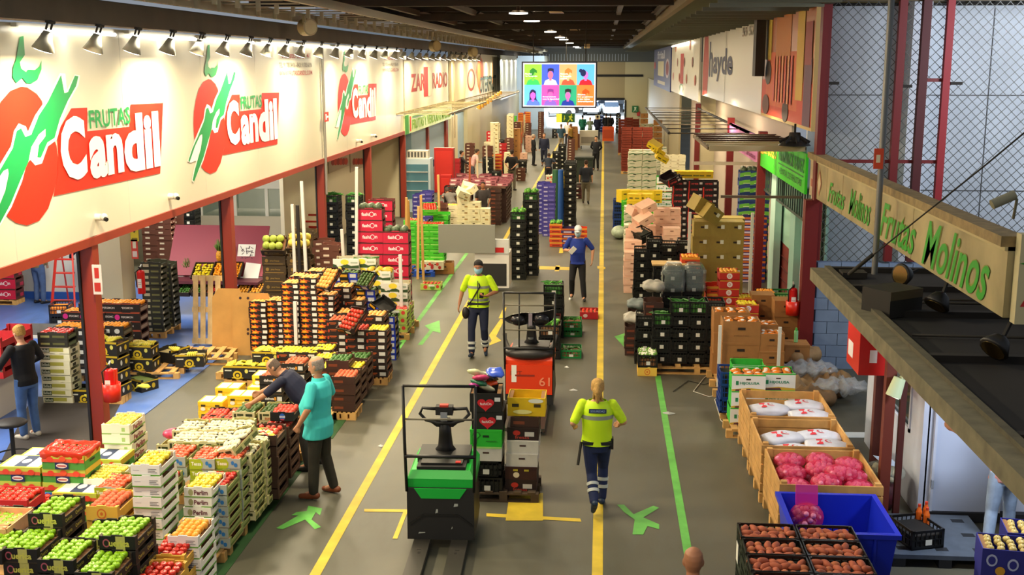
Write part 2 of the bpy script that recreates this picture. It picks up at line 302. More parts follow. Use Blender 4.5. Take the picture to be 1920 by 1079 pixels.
K = {   # key: (object name, category, w, d, h, builder)
 'querica': ('apple_crate', 'crate', .35, .50, .14, lambda f: tray(.35, .5, .14, '1B1913', BLK, [('r', .46, .72, 0, 1, 'C9C46A'), ('c', .2, .5, .1, .3, 'B4566A'), ('c', .2, .5, .065, .2, BLK), ('b', 'uerica', .28, .84, .28, .72, 'D8D45C')], [('t', 'Querica', .12, .4, .3, .8, 'B9B04A'), ('t', 'Querica', .55, .85, .3, .8, 'B9B04A')], inner='4A3A26', filled=f)),
 'perlim': ('apple_crate', 'crate', .35, .50, .115, lambda f: tray(.35, .5, .115, 'E6E2D2', 'F0EEE6', [('c', .24, .5, .09, .34, 'A8A878'), ('b', 'Perlim', .36, .86, .26, .74, '6A2A3A')], None, inner='8A5A36', filled=f, stripe='6FA03C')),
 'perlimside': ('apple_crate', 'crate', .35, .50, .125, lambda f: tray(.35, .5, .125, 'EEE6C8', 'F2EEDC', [('r', .72, .84, .3, .7, 'A8C878')], [('b', 'Perlim', .25, .8, .15, .85, '8A2434')], inner='D8C890', filled=f, stripe='8CB45A', gap=.2)),
 'whiteslat': ('apple_crate', 'crate', .35, .50, .12, lambda f: tray(.35, .5, .12, 'E4E2DA', 'ECEAEC', [('r', .08, .3, .5, .54, 'A8A8B0'), ('r', .6, .9, .6, .65, '5A5A62'), ('r', .6, .85, .45, .5, '5A5A62'), ('r', .6, .92, .3, .35, '5A5A62')], None, inner='9A7044', filled=f, stripe='5C9A30')),
 'tessa': ('apple_crate', 'crate', .36, .50, .14, lambda f: tray(.36, .5, .14, '7C8A3E', 'A8B0A8', [('p', [(0, 0), (.42, 0), (.52, .15), (.55, .6), (.46, .98), (.1, 1), (0, .9)], 'A9B81E'), ('b', 'Tessa', .08, .48, .36, .72, 'F4F2E0'), ('c', .7, .6, .06, .2, '2A78C0'), ('c', .82, .4, .07, .2, '2A78C0')], [('r', .05, .95, .3, .6, '5E6E2A')], inner='9A6A44', filled=f, rail='8E9A5A')),
 'tomato': ('fruit_carton', 'box', .50, .40, .17, lambda f: carton(.5, .4, .17, '4F9A3C', [('r', 0, 1, .72, 1, 'C8D24C'), ('r', 0, 1, .5, .74, 'E4603A'), ('c', .2, .7, .08, .2, 'E8482C'), ('c', .5, .75, .08, .2, 'EC5A30'), ('c', .8, .7, .08, .2, 'E8482C'), ('r', .32, .64, .05, .52, '1E2C5C'), ('c', .48, .3, .13, .16, 'F0E8E0'), ('r', .38, .58, .26, .34, 'C03A3A')], [('r', 0, 1, .6, 1, 'D8B43C'), ('r', .3, .6, .35, .5, '2A2A1A')], top='lid' if not f else 'open', hole=None, lid='C8D24C' if not f else None, deco_t=[('r', .06, .94, .06, .94, 'EEF0E8'), ('r', .36, .66, .06, .94, '2A3A5E'), ('c', .5, .5, .1, .18, 'E8ECF0')])),
 'peachbox': ('fruit_carton', 'box', .34, .50, .16, lambda f: tray(.34, .5, .16, 'D9A83A', 'E4BC48', [('c', .5, .5, .15, .36, 'D8722C'), ('c', .5, .5, .11, .26, 'E4BC48'), ('c', .5, .5, .05, .12, 'D8722C')], None, inner='D8A850', filled=f)),
 'redplastic': ('plastic_crate', 'crate', .50, .40, .14, lambda f: tray(.5, .4, .14, 'C81E1E', 'D02420', [('t', 'dulcinea VERDURAS', .1, .6, .38, .6, 'F0D8D0'), ('r', .7, .9, .3, .65, 'E8A090')], None, filled=f, tab=False)),
 'salmon': ('wooden_crate', 'crate', .40, .55, .15, lambda f: slats(.40, .55, .15, 'E0A87C', 1, filled=f or 'C88858')),
 'blue': ('fruit_carton', 'box', .34, .40, .12, lambda f: tray(.34, .4, .12, '1E64C8', '2A6FD0', None, None, filled=f)),
 'yellowred': ('apple_crate', 'crate', .36, .50, .16, lambda f: tray(.36, .5, .16, 'D6A63C', 'DCB044', [('r', .1, .9, .8, .9, 'B07830')], [('r', .1, .9, .35, .5, 'B8862E')], inner='C08838', filled=f)),
 'garlic': ('vegetable_crate', 'crate', .40, .50, .13, lambda f: tray(.4, .5, .13, 'B4AE6E', 'D8CE9E', [('r', .08, .18, .1, .8, '2E3418'), ('r', .22, .5, .55, .8, '3A4420'), ('r', .6, .9, .5, .8, '2E3418'), ('r', .3, .55, .1, .4, 'C89A6A'), ('t', 'tunnel', .3, .8, .15, .45, '8A4A30')], [('r', .05, .3, .1, .7, '5A6430'), ('r', .4, .65, .1, .7, '5A6430'), ('r', .75, .95, .1, .7, '5A6430')], inner='C8C088', filled=f)),
 'darkpeach': ('peach_crate', 'crate', .38, .48, .11, lambda f: tray(.38, .48, .11, '2A1712', '26140F', [('t', 'kapi', .4, .65, .3, .75, 'E04030')], None, inner='3A2016', filled=f)),
 'kapu': ('peach_crate', 'crate', .38, .48, .14, lambda f: tray(.38, .48, .14, '16120F', BLK, [('c', .52, .5, .12, .4, '2458B4'), ('r', .4, .64, .4, .62, 'E8E8F0'), ('t', 'KAPU', .42, .62, .42, .6, '1A3A90'), ('r', .44, .6, .12, .26, 'D02C2C')], None, filled=f)),
 'yellowlid': ('vegetable_carton', 'box', .46, .36, .16, lambda f: carton(.46, .36, .16, 'EDC01C', [('r', .12, .3, .55, .75, '3A2A10'), ('r', .7, .88, .55, .75, '3A2A10'), ('c', .2, .3, .1, .2, 'F0ECD8'), ('r', .4, .65, .2, .4, 'F4DC60')], None, hole=None, lid='F0C820', deco_t=[('r', .06, .46, .08, .92, 'F6F2DC'), ('r', .54, .94, .08, .92, 'F2EEDC')])),
 'disfruta': ('peach_crate', 'crate', .42, .50, .15, lambda f: tray(.42, .5, .15, '2B2A1C', '22211A', [('b', 'disfruta', .2, .62, .38, .66, 'E8E4DC'), ('r', .62, .72, .35, .7, 'D89020'), ('r', .76, .98, .3, .75, 'DCDCD4')], None, inner='8A6A40', filled=f, gap=.45)),
 'brownfruit': ('fruit_crate', 'crate', .36, .48, .14, lambda f: tray(.36, .48, .14, '4A2C1C', '3A2016', [('r', .1, .5, .3, .6, '7A3A20')], [('r', .1, .9, .3, .6, '6A4A34')], filled=f)),
 'sun': ('persimmon_crate', 'crate', .36, .50, .125, lambda f: tray(.36, .5, .125, '2A1509', '1C100A', SUN, [('p', [(.05, .2), (.5, .25), (.35, .8)], 'B85020'), ('r', .6, .9, .3, .7, '8A3A18')], inner='4A2A14', filled=f, gap=.3)),
 'darklabel': ('persimmon_crate', 'crate', .40, .50, .125, lambda f: tray(.40, .5, .125, '2E1A10', '24150D', [('c', .08, .4, .05, .25, 'B8401C'), ('r', .14, .5, .55, .68, 'C85A20'), ('r', .2, .45, .35, .45, '9A4A1C'), ('r', .62, .92, .25, .78, 'D8D4C8')], [('p', [(.1, .2), (.5, .25), (.4, .8)], 'A84A1E'), ('r', .6, .9, .3, .6, '7A3418')], inner='4A2A14', filled=f, gap=.3)),
 'blueyellow': ('avocado_crate', 'crate', .40, .40, .13, lambda f: tray(.40, .4, .13, '14120E', BLK, [('r', .5, 1, 0, 1, '1434B8'), ('r', .04, .42, .28, .72, 'DFA41C'), ('r', .58, .92, .2, .8, 'DEDEDE')], [('r', .05, .5, .2, .8, '8A7A30'), ('r', .6, .95, .2, .8, '2A3A60')], filled=f)),
 'fashion': ('watermelon_carton', 'box', .56, .40, .25, lambda f: tray(.56, .4, .25, '5A2A24', 'C8143C', [('b', 'fashi', .2, .52, .35, .65, 'F4E4E4'), ('c', .6, .5, .09, .22, 'F4E4E4'), ('c', .6, .5, .07, .17, 'C8143C'), ('b', 'n', .7, .79, .38, .6, 'F4E4E4'), ('r', 0, 1, .9, 1, '4A1A18')], [('r', .1, .4, .3, .7, '2A1414'), ('r', .55, .9, .2, .6, 'B82A44')], inner='6A4030', filled=f, gap=.2)),
 'palegreen': ('melon_crate', 'crate', .55, .40, .19, lambda f: tray(.55, .4, .19, 'B8B49C', 'E8E6DA', [('p', [(0, 0), (1, 0), (1, .35), (.7, .25), (.5, .5), (.3, .2), (0, .45)], '2E4A22'), ('c', .45, .68, .16, .3, 'F2DC3C'), ('c', .2, .3, .06, .16, 'E8E6DA'), ('r', .68, .95, .55, .7, 'A8B8A0')], [('r', .1, .4, .2, .7, '5A6A4A')], inner='A89060', filled=f, gap=.25)),
 'radish': ('strawberry_carton', 'box', .50, .40, .16, lambda f: tray(.5, .4, .16, 'A8C04C', 'B4CC5C', [('c', .25, .5, .1, .32, 'D43A30'), ('c', .6, .4, .12, .3, '5A8A2C'), ('c', .85, .6, .08, .25, 'D43A30'), ('r', .4, .7, .6, .9, 'F0F0E0')], [('r', .1, .9, .2, .7, '5A4A28')], inner='E8C8A8', filled=f, tab=False)),
 'greenplastic': ('tomato_crate', 'crate', .40, .50, .17, lambda f: tray(.4, .5, .17, '3CB41E', '46C024', [('r', .1, .9, .75, .85, 'A0E070'), ('r', .3, .7, .35, .5, '2A8A14')], [('r', .1, .9, .3, .6, '2C8A18')], filled=f, tab=False, gap=.3)),
 'blackplastic': ('plastic_crate', 'crate', .40, .50, .22, lambda f: plastic(.4, .5, .22, '0E0F0E', True, f)),
 'blackgreens': ('vegetable_crate', 'crate', .40, .50, .22, lambda f: plastic(.4, .5, .22, '0C0E0C', True, '2E6A1E' if f else None)),
 'greencrate': ('plastic_crate', 'crate', .40, .50, .16, lambda f: plastic(.4, .5, .16, '12803A', True, f or '5A7A3A')),
 'maroonplastic': ('plastic_crate', 'crate', .40, .50, .18, lambda f: plastic(.4, .5, .18, '4A1410', True, f)),
 'bluebin': ('storage_crate', 'crate', .40, .50, .22, lambda f: plastic(.4, .5, .22, '163A8A', False, f)),
 'purple': ('fruit_crate', 'crate', .40, .50, .14, lambda f: tray(.4, .5, .14, '3A3488', '443E9A', [('r', .1, .4, .2, .5, 'B8B4D8'), ('r', .5, .9, .3, .6, '6A64B8')], [('r', .1, .9, .2, .5, 'A8A4C8')], filled=f, gap=.45)),
 'purpleorange': ('fruit_crate', 'crate', .40, .50, .14, lambda f: tray(.4, .5, .14, '32285E', '2E2A74', [('r', 0, 1, .6, 1, 'C86428'), ('r', .2, .8, .1, .4, 'D8C8E0')], None, filled=f, gap=.45)),
 'greenstripe': ('melon_crate', 'crate', .50, .40, .20, lambda f: tray(.5, .4, .2, '2A4A8A', '24407C', [('p', [(0, .2), (.3, .35), (.7, .38), (1, .3), (1, .8), (.6, .9), (.3, .85), (0, .7)], '6CB83C'), ('p', [(.2, .4), (.8, .42), (.8, .5), (.2, .48)], 'D8E8B0')], None, filled=f)),
 'olive': ('vegetable_carton', 'box', .50, .40, .27, lambda f: carton(.5, .4, .27, '96803A', [('r', .62, .82, .55, .8, 'E0E0D0')], None, top='lid')),
 'pink': ('vegetable_carton', 'box', .42, .40, .20, lambda f: carton(.42, .4, .2, 'E2B59C', [('r', .1, .9, .1, .14, 'C89078')], None, hole='7A4A3A')),
 'blackred': ('fruit_crate', 'crate', .45, .40, .17, lambda f: tray(.45, .4, .17, '1C0E12', '180E12', [('r', .0, .08, 0, 1, 'D82C1C'), ('t', 'cereza', .15, .6, .4, .7, 'D84848'), ('r', .68, .86, .45, .8, 'D8D4D0')], None, filled=f, tab=False)),
 'redfruit': ('fruit_carton', 'box', .38, .45, .16, lambda f: tray(.38, .45, .16, 'B8281C', 'C22A1C', [('c', .5, .5, .14, .34, 'F0E8E0'), ('t', 'D', .45, .55, .35, .65, 'C22A1C'), ('r', 0, 1, .88, 1, 'E0A030')], [('r', .1, .9, .3, .6, 'E0A030')], filled=f)),
 'orangered': ('fruit_crate', 'crate', .38, .45, .14, lambda f: tray(.38, .45, .14, 'D0401C', 'D8481C', [('r', 0, 1, .65, 1, 'E8A434'), ('r', .2, .8, .2, .4, '7A1C10')], None, filled=f)),
 'bananawhite': ('banana_carton', 'box', .50, .40, .24, lambda f: carton(.5, .4, .24, 'D9D6BC', [('p', [(0, .72), (.3, .9), (.6, .75), (1, .9), (1, .8), (.6, .66), (.3, .78), (0, .62)], '3E7A3A'), ('r', .15, .5, .3, .36, '4A7A48')], None, hole='3A3A2A')),
 'yellowbox': ('banana_carton', 'box', .45, .36, .2, lambda f: carton(.45, .36, .2, 'D8B818', [('r', .15, .4, .3, .5, '3A3008'), ('r', .55, .85, .3, .5, '6A6A10')], None, top='lid', hole=None)),
 'brown': ('cardboard_box', 'box', .50, .40, .30, lambda f: carton(.5, .4, .3, 'A4713A', [('t', 'producto fresco', .3, .7, .3, .36, '5A3818')], None, top='open' if f else 'lid')),
 'huolusa': ('fruit_carton', 'box', .50, .42, .26, lambda f: tray(.5, .42, .26, '2EB434', 'E8ECEC', [('r', 0, 1, .92, 1, '2EB434'), ('r', .42, .56, .66, .74, '3A2A1A'), ('r', .12, .2, .36, .6, '2A8A5A'), ('b', 'HIJOLUSA', .24, .82, .36, .56, '2A8A6A'), ('p', [(0, 0), (1, 0), (1, .12), (.5, .2), (0, .1)], 'C8A830'), ('p', [(.1, 0), (.6, 0), (.55, .14), (.12, .1)], '5A2A3A')], None, inner='3A8A2A', filled=f, tab=False, gap=.12)),
 'pineapple': ('pineapple_crate', 'crate', .50, .40, .19, lambda f: tray(.5, .4, .19, '4A3818', '3E2E12', [('r', .1, .9, .15, .22, '8A6A28'), ('c', .2, .55, .07, .2, '8A6A28'), ('t', 'pinas frescas', .35, .75, .4, .65, '9A7A34')], [('r', .1, .4, .3, .6, '6A5030')], inner='6A4A24', filled=f)),
 'melon': ('melon_crate', 'crate', .50, .36, .23, lambda f: tray(.5, .36, .23, '1C1A14', '1A1813', [('r', 0, 1, .86, 1, 'C8A81C'), ('c', .5, .3, .16, .34, 'D8B81C'), ('c', .5, .3, .1, .2, '1A1813'), ('c', .5, .28, .06, .12, 'D8B81C'), ('r', .3, .7, .06, .12, 'D8B81C'), ('r', .06, .3, .6, .7, 'C8C8B8'), ('c', .82, .62, .06, .16, 'D8D060')], [('r', 0, 1, .9, 1, 'C8A81C'), ('c', .3, .5, .08, .24, 'C8C8C0'), ('c', .7, .5, .1, .24, 'C8A81C')], inner='3A3018', filled=f, gap=.18)),
 'pinkdot': ('persimmon_crate', 'crate', .50, .40, .17, lambda f: tray(.5, .4, .17, '3A1A12', '1E120E', [('r', 0, 1, .9, 1, 'B04A2C'), ('r', 0, 1, 0, .06, 'B04A2C'), ('c', .15, .48, .1, .3, 'E0288C'), ('t', 'PERSIMON', .3, .75, .4, .62, 'E8D8D0')], [('r', .1, .9, .2, .8, '8A7A70')], filled=f)),
 'blacklabel': ('persimmon_crate', 'crate', .48, .40, .17, lambda f: tray(.48, .4, .17, '1A1612', '1A1613', [('r', .15, .5, .3, .7, 'D0D0C8'), ('c', .78, .5, .1, .26, 'C8C8C0')], [('r', .1, .9, .2, .7, '5A5A4A')], inner='6A4A2A', filled=f)),
 'darktopapple': ('apple_crate', 'crate', .50, .38, .12, lambda f: tray(.5, .38, .12, '2A2A1C', '26261A', [('r', .1, .4, .3, .6, '8A8A50'), ('r', .5, .9, .3, .6, '5A5A30')], [('r', .1, .8, .2, .8, '5A6A4A')], filled=f)),
 'whiteapple': ('apple_crate', 'crate', .50, .38, .12, lambda f: tray(.5, .38, .12, 'E2DFC0', 'E4E0BC', [('r', .04, .34, .2, .8, '2C3A1E'), ('t', 'Belledi', .06, .32, .3, .7, 'D8DCC0'), ('r', .34, .8, .35, .85, 'A8A444')], [('r', .3, .6, .1, .8, '2A2C24')], filled=f)),
 'longgreen': ('fruit_crate', 'crate', .40, .38, .12, lambda f: tray(.4, .38, .12, '3A3A26', '34342A', [('r', .1, .4, .2, .7, 'C8C0A0'), ('r', .5, .9, .3, .6, '7A7A48')], [('r', .1, .3, .2, .7, 'C8C4A8')], filled=f)),
 'brownbox': ('brown_crate', 'crate', .42, .40, .15, lambda f: tray(.42, .4, .15, '6A3A2A', '5E3424', [('r', .2, .5, .3, .6, 'D8C8B0')], [('r', .1, .3, .3, .6, 'D8C8B0'), ('r', .6, .75, .3, .6, 'D8C8B0')], filled=f)),
 'redtray': ('red_crate', 'crate', .40, .50, .16, lambda f: tray(.4, .5, .16, 'A81820', 'B81C24', [('c', .3, .5, .12, .25, 'E8C8C0')], None, filled=f, tab=False)),
 'whitebox': ('vegetable_carton', 'box', .38, .40, .13, lambda f: tray(.38, .4, .13, 'E0D8B4', 'E8E0C0', [('r', .1, .3, .4, .6, '9A8A60')], None, inner='C8B888', filled=f, gap=.45)),
 'mushroom': ('mushroom_carton', 'box', .38, .40, .2, lambda f: carton(.38, .4, .2, 'E2DAB0', [('r', .6, .85, .2, .45, 'A88A50')], None, hole='5A4A2A')),
 'magenta': ('fruit_tray', 'crate', .40, .30, .10, lambda f: tray(.4, .3, .1, '8A4450', 'B87078', [('r', .1, .5, .2, .7, 'E8D0C8'), ('r', .6, .9, .3, .8, '6A2A34')], None, filled=f)),
 'pomelo': ('fruit_carton', 'box', .40, .34, .22, lambda f: carton(.4, .34, .22, 'DFD4B4', [('c', .25, .5, .1, .2, 'C8382C'), ('c', .6, .7, .1, .2, 'D8482C'), ('c', .75, .3, .1, .2, 'C8382C')], None)),
 'bigbrownred': ('wooden_crate', 'crate', .50, .40, .17, lambda f: slats(.5, .4, .17, '7A2A14', 2, filled=f or '5A1A0C', gap=.05)),
 'heartbox': ('watermelon_carton', 'box', .40, .50, .24, lambda f: carton(.4, .5, .24, '16120F', [heart(.5, .42, .3, .46, 'D01828'), ('t', 'fashiOn', .32, .68, .38, .52, 'F0E8E8'), ('r', .78, .96, .58, .8, 'D8D8D8')], None, top='open' if f else 'lid', hole=None)),
 'greencarton': ('vegetable_carton', 'box', .40, .50, .24, lambda f: carton(.4, .5, .24, '28B42C', [('p', [(.08, .2), (.2, .2), (.22, .5), (.34, .7), (.28, .88), (.1, .86), (.05, .65)], '1A7A1C'), ('p', [(.1, .24), (.18, .24), (.2, .52), (.3, .7), (.26, .84), (.12, .82), (.08, .65)], '34C03A'), ('r', 0, 1, 0, .1, '98D070'), ('r', .5, .84, .38, .44, '208A24')], None, hole='0A300C')),
 'whiteshoe': ('cardboard_box', 'box', .40, .50, .17, lambda f: carton(.4, .5, .17, 'C8C4BC', None, None, hole='3A1A14')),
 'maroonbox': ('fruit_carton', 'box', .40, .50, .17, lambda f: carton(.4, .5, .17, '34130E', [('c', .35, .4, .1, .22, 'E0D0B0'), ('r', .25, .4, .7, .85, 'B8A830'), ('r', .6, .75, .7, .85, 'B8A830')], None, hole=None)),
 'redprint': ('fruit_carton', 'box', .40, .50, .17, lambda f: carton(.4, .5, .17, '24100C', [('c', .3, .6, .12, .2, 'B82A1C'), ('t', 'fresas', .25, .7, .15, .4, 'B83A2A'), ('r', .56, .86, .35, .7, 'C8C4BC')], None, hole=None)),
 'bananayellow': ('banana_carton', 'box', .48, .40, .24, lambda f: carton(.48, .4, .24, 'DDB60E', [('r', .12, .3, .5, .68, '3A2E08'), ('r', .7, .88, .5, .68, '3A2E08'), ('c', .75, .85, .2, .12, 'E8E8DC'), ('c', .4, .25, .25, .12, 'F0E490')], None, top='open' if f else 'lid', hole=None)),
 'bananapurple': ('onion_carton', 'box', .60, .42, .30, lambda f: carton(.6, .42, .3, '2A2C8C', [('c', .16, .6, .09, .22, 'B8C0E8'), ('c', .16, .6, .06, .15, '2A2C8C'), ('c', .5, .5, .09, .22, 'B8C0E8'), ('c', .5, .5, .06, .15, '2A2C8C'), ('c', .82, .4, .07, .18, 'D8622C'), ('c', .3, .25, .08, .16, 'D8A02C')], None, top='open', hole=None)),
}
_KC = {}
def crate(key, loc, label, group=None, rz=0, fill=None, rot=None, parts=True):
    nm, cat, w, d, h, fn = K[key]
    kk = (key, fill, parts)
    if kk not in _KC:
        ps = fn(fill or None)
        if not parts:
            a = MB()
            for n, p in ps:
                b = len(a.v); a.v += p.v
                for f, mm, sm in zip(p.f, p.m, p.sm): a.f.append(tuple(b+i for i in f)); a.m.append(a.mi(p.mats[mm])); a.sm.append(sm)
            ps = [(nm, a)]
        _KC[kk] = [(n, p.mesh(n)) for n, p in ps]
    if not parts:
        o = link(nm, _KC[kk][0][1], None, loc, rz); tag(o, label, cat, group)
    else:
        o = root(nm, loc, label, cat, group, rz)
        for n, me in _KC[kk]: link(n, me, o)
    if rot: o.rotation_euler = rot
    return o
# ------------------------------------------------------------------ fruit and vegetables
_FR = {}
def fruit_mesh(kind):
    if kind in _FR: return _FR[kind]
    b = MB(); st = C('5A4020', .8)
    def ap(v): q = math.hypot(v.x, v.y); return Vector((v.x*(1+.1*v.z/.04), v.y*(1+.1*v.z/.04), v.z*.9-.014*math.exp(-(q/.014)**2)*(1 if v.z > 0 else -1)))
    if kind.endswith('apple') and kind != 'pineapple':
        c = {'green_apple': '86B814', 'red_apple': 'C42A1C', 'yellow_apple': 'DDC62C', 'pale_apple': 'E0CE50', 'blush_apple': 'DE5A34'}[kind]
        b.sph((0, 0, .037), .038, C(c, .3, var=.12, scale=22), 12, 9, f=ap); b.cyl((0, 0, .062), (.003, 0, .08), .0018, .0018, st, 5)
    elif kind == 'tomato': b.sph((0, 0, .033), (.038, .038, .033), C('D4301A', .2, var=.15, scale=20), 12, 8); b.sph((0, 0, .064), (.012, .012, .004), C('3A6A1C'), 6, 4)
    elif kind == 'peach': b.sph((0, 0, .036), .037, C('DC6A42', .6, var=.3, scale=26), 12, 8)
    elif kind == 'nectarine': b.sph((0, 0, .036), .037, C('D4402C', .35, var=.3, scale=26), 12, 8)
    elif kind == 'orange': b.sph((0, 0, .037), .039, C('F09A14', .45, bump=.3, scale=90), 10, 8)
    elif kind == 'yellow_plum': b.sph((0, 0, .034), .036, C('E8A030', .4, var=.15, scale=20), 10, 7)
    elif kind == 'persimmon': b.sph((0, 0, .036), (.043, .052, .037), C('E8A24A', .35, var=.1), 10, 7)
    elif kind == 'lemon': b.sph((0, 0, .032), (.045, .032, .032), C('E6CE1E', .4), 10, 8, f=lambda v: Vector((v.x*(1+.25*(abs(v.x)/.045)**6), v.y, v.z)))
    elif kind == 'avocado': b.sph((0, 0, .035), (.036, .048, .035), C('3C5A1C', .5, var=.3, scale=30), 10, 7)
    elif kind == 'lime': b.sph((0, 0, .035), (.042, .036, .036), C('3A6A20', .4, var=.3, scale=30), 10, 7)
    elif kind == 'melon': b.sph((0, 0, .08), (.085, .085, .085), C('D8C24A', .5, var=.15, scale=16), 12, 9)
    elif kind == 'green_melon': b.sph((0, 0, .08), (.085, .085, .085), C('9CA83A', .5, var=.3, scale=20), 12, 9)
    elif kind == 'mango': b.sph((0, 0, .05), (.13, .07, .055), C('B89A1C', .4, var=.25, scale=7), 12, 8)
    elif kind == 'watermelon': b.sph((0, 0, .09), (.1, .1, .09), C('4A5A3E', .4, var=.35, scale=9), 12, 9)
    elif kind == 'sweet_potato':
        b.sph((0, 0, .034), (.036, .072, .034), C('A65436', .75, var=.16, scale=14, bump=.2), 10, 9, f=lambda v: Vector((v.x+.008*_s(v.y*45), v.y, v.z*(1-.2*(v.y/.07)))))
    elif kind == 'potato_round': b.sph((0, 0, .03), (.036, .045, .03), C('B0643C', .75, var=.16, scale=14), 10, 8)
    elif kind == 'strawberry_punnet':
        b.box(-.08, .08, -.055, .055, 0, .05, C('E8D8D0', .2)); r = random.Random(3)
        for i in range(12): b.sph((-.06+.04*(i % 4), -.035+.035*(i//4), .055), (.02, .016, .016), C('CC3028' if r.random() < .7 else 'D85A4A', .3), 7, 5)
    elif kind == 'snack_bag':
        b.sph((0, 0, .035), (.1, .075, .035), C('D8761C', .25, var=.5, scale=12), 10, 6, f=lambda v: Vector((v.x*(1+.1*_s(60*v.y)), v.y, v.z*(1-.5*(v.x/.1)**2))))
        b.sph((.02, 0, .055), (.05, .04, .018), C('E8E0D0', .3), 8, 5)
    elif kind == 'cauliflower':
        for i in range(9):
            a = i*2.4; r = .012*i**.5*2; b.sph((r*_c(a), r*_s(a), .05), .03, C('E2E2C8', .8), 8, 6)
        for i in range(6): b.sph((.075*_c(i*1.05), .075*_s(i*1.05), .04), (.03, .03, .045), C('6E9A3A', .7), 7, 5)
    elif kind == 'lettuce':
        r = random.Random(5)
        for i in range(14):
            a = r.random()*6.3; q = r.random()*.07
            b.sph((q*_c(a), q*_s(a), .05+r.random()*.03), (.045, .035, .02), C(r.choice(['5AA032', '7CBE4A', '3E8426']), .6), 7, 5, T=Euler((r.random()*2, r.random()*2, a)).to_matrix())
    elif kind == 'greens_bunch':
        r = random.Random(8)
        for i in range(16):
            a = r.random()*6.3; p = Vector((r.uniform(-.06, .06), r.uniform(-.12, -.05), .03))
            b.tube([p, p+Vector((r.uniform(-.03, .03), .12, .03+r.random()*.03)), p+Vector((r.uniform(-.06, .06), .24, .02+r.random()*.05))], [.006, .011, .004], C(r.choice(['3E8A2A', '5AA838', '2E6E22']), .6), 5)
    elif kind == 'cucumber': b.sph((0, 0, .02), (.022, .13, .02), C('2E6A1E', .4, var=.2, scale=20), 8, 8)
    elif kind == 'banana_bunch':
        for i in range(5):
            b.tube([(-.06+.03*i, -.09, .03), (-.065+.033*i, -.03, .06+.005*i), (-.065+.033*i, .05, .06), (-.03+.015*i, .11, .04)], [.008, .018, .018, .008], C('D9C22E' if i % 2 else 'C6BC34', .45), 7)
    elif kind == 'artichoke':
        for i in range(12):
            a = i*2.39; z = .02+.006*i; b.sph((.022*_c(a)*(1-i/16), .022*_s(a)*(1-i/16), z), (.016, .016, .028), C('7E8A4A' if i % 2 else '94A05C', .6), 6, 5)
    elif kind == 'endive':
        b.sph((0, 0, .028), (.026, .06, .026), C('D8D2B0', .6), 8, 7, f=lambda v: Vector((v.x*(1-.5*max(0, v.y)/.06), v.y, v.z))); b.sph((0, .055, .03), (.011, .022, .011), C('20200F', .6), 6, 5)
    elif kind == 'onion': b.sph((0, 0, .04), (.045, .045, .042), C('BFA860', .4, var=.2, scale=12), 10, 8); b.cyl((0, 0, .075), (0, 0, .1), .006, .002, st, 5)
    _FR[kind] = b.mesh(kind); return _FR[kind]
PINE = {}
def pineapple(loc, label, group, rz=0, s=1, tilt=0):
    if not PINE:
        b = MB(); b.sph((0, 0, .11), (.065, .065, .11), C('C88A1E', .6, var=.45, scale=45, bump=.6), 12, 10)
        c = MB()
        for k in range(3):
            for i in range(9-2*k):
                a = i*6.28/(9-2*k)+k*.4; r = .05-.015*k
                p0 = Vector((.02*_c(a), .02*_s(a), .2)); p1 = Vector((r*1.3*_c(a), r*1.3*_s(a), .27+.03*k)); p2 = Vector((r*1.9*_c(a), r*1.9*_s(a), .32+.05*k))
                c.tube([p0, p1, p2], [.012, .011, .002], C('5A7A30', .6), 4)
        PINE['flesh'] = b.mesh('fruit_body'); PINE['crown'] = c.mesh('leaf_crown')
    o = root('pineapple', loc, label, 'pineapple', group, rz); link('fruit_body', PINE['flesh'], o); link('leaf_crown', PINE['crown'], o)
    o.scale = (s, s, s); o.rotation_euler = (tilt, 0, rz); return o
def fruit(kind, loc, label, cat, group, rot=(0, 0, 0), s=1, name=None):
    o = link(name or kind, fruit_mesh(kind), None, loc); o.rotation_euler = rot; o.scale = (s, s, s)
    return tag(o, label, cat, group)
FN = {'sweet_potato': 'sweet_potato', 'potato_round': 'sweet_potato', 'pale_apple': 'yellow_apple', 'blush_apple': 'red_apple', 'yellow_plum': 'apricot', 'lime': 'avocado', 'green_melon': 'melon'}
def fill(M4, w, d, z, kind, nx, ny, label, group, s=1, seed=1, heap=False, mix=None, cat=None, mess=.25):
    """lay pieces of fruit in rows inside a crate whose matrix is M4"""
    r = random.Random(seed); dx = (w-.05)/nx; dy = (d-.05)/ny
    for j in range(ny):
        for i in range(nx):
            k = kind if not mix or r.random() > .25 else mix
            off = (j % 2)*dx*.3 if heap else 0
            p = Vector((-w/2+.025+dx*(i+.5)+off*.5+r.uniform(-1, 1)*dx*.08, -d/2+.025+dy*(j+.5)+r.uniform(-1, 1)*dy*.08, z+(r.random()*.008 if not heap else r.random()*.015)))
            rt = M4.to_euler(); rt = (rt.x+r.uniform(-mess, mess), rt.y+r.uniform(-mess, mess), rt.z+r.random()*6.28 if mess > .2 else rt.z+r.uniform(-.3, .3))
            fruit(k, M4 @ p, label, (cat or k.split('_')[-1]), group, rt, s, FN.get(k, k))
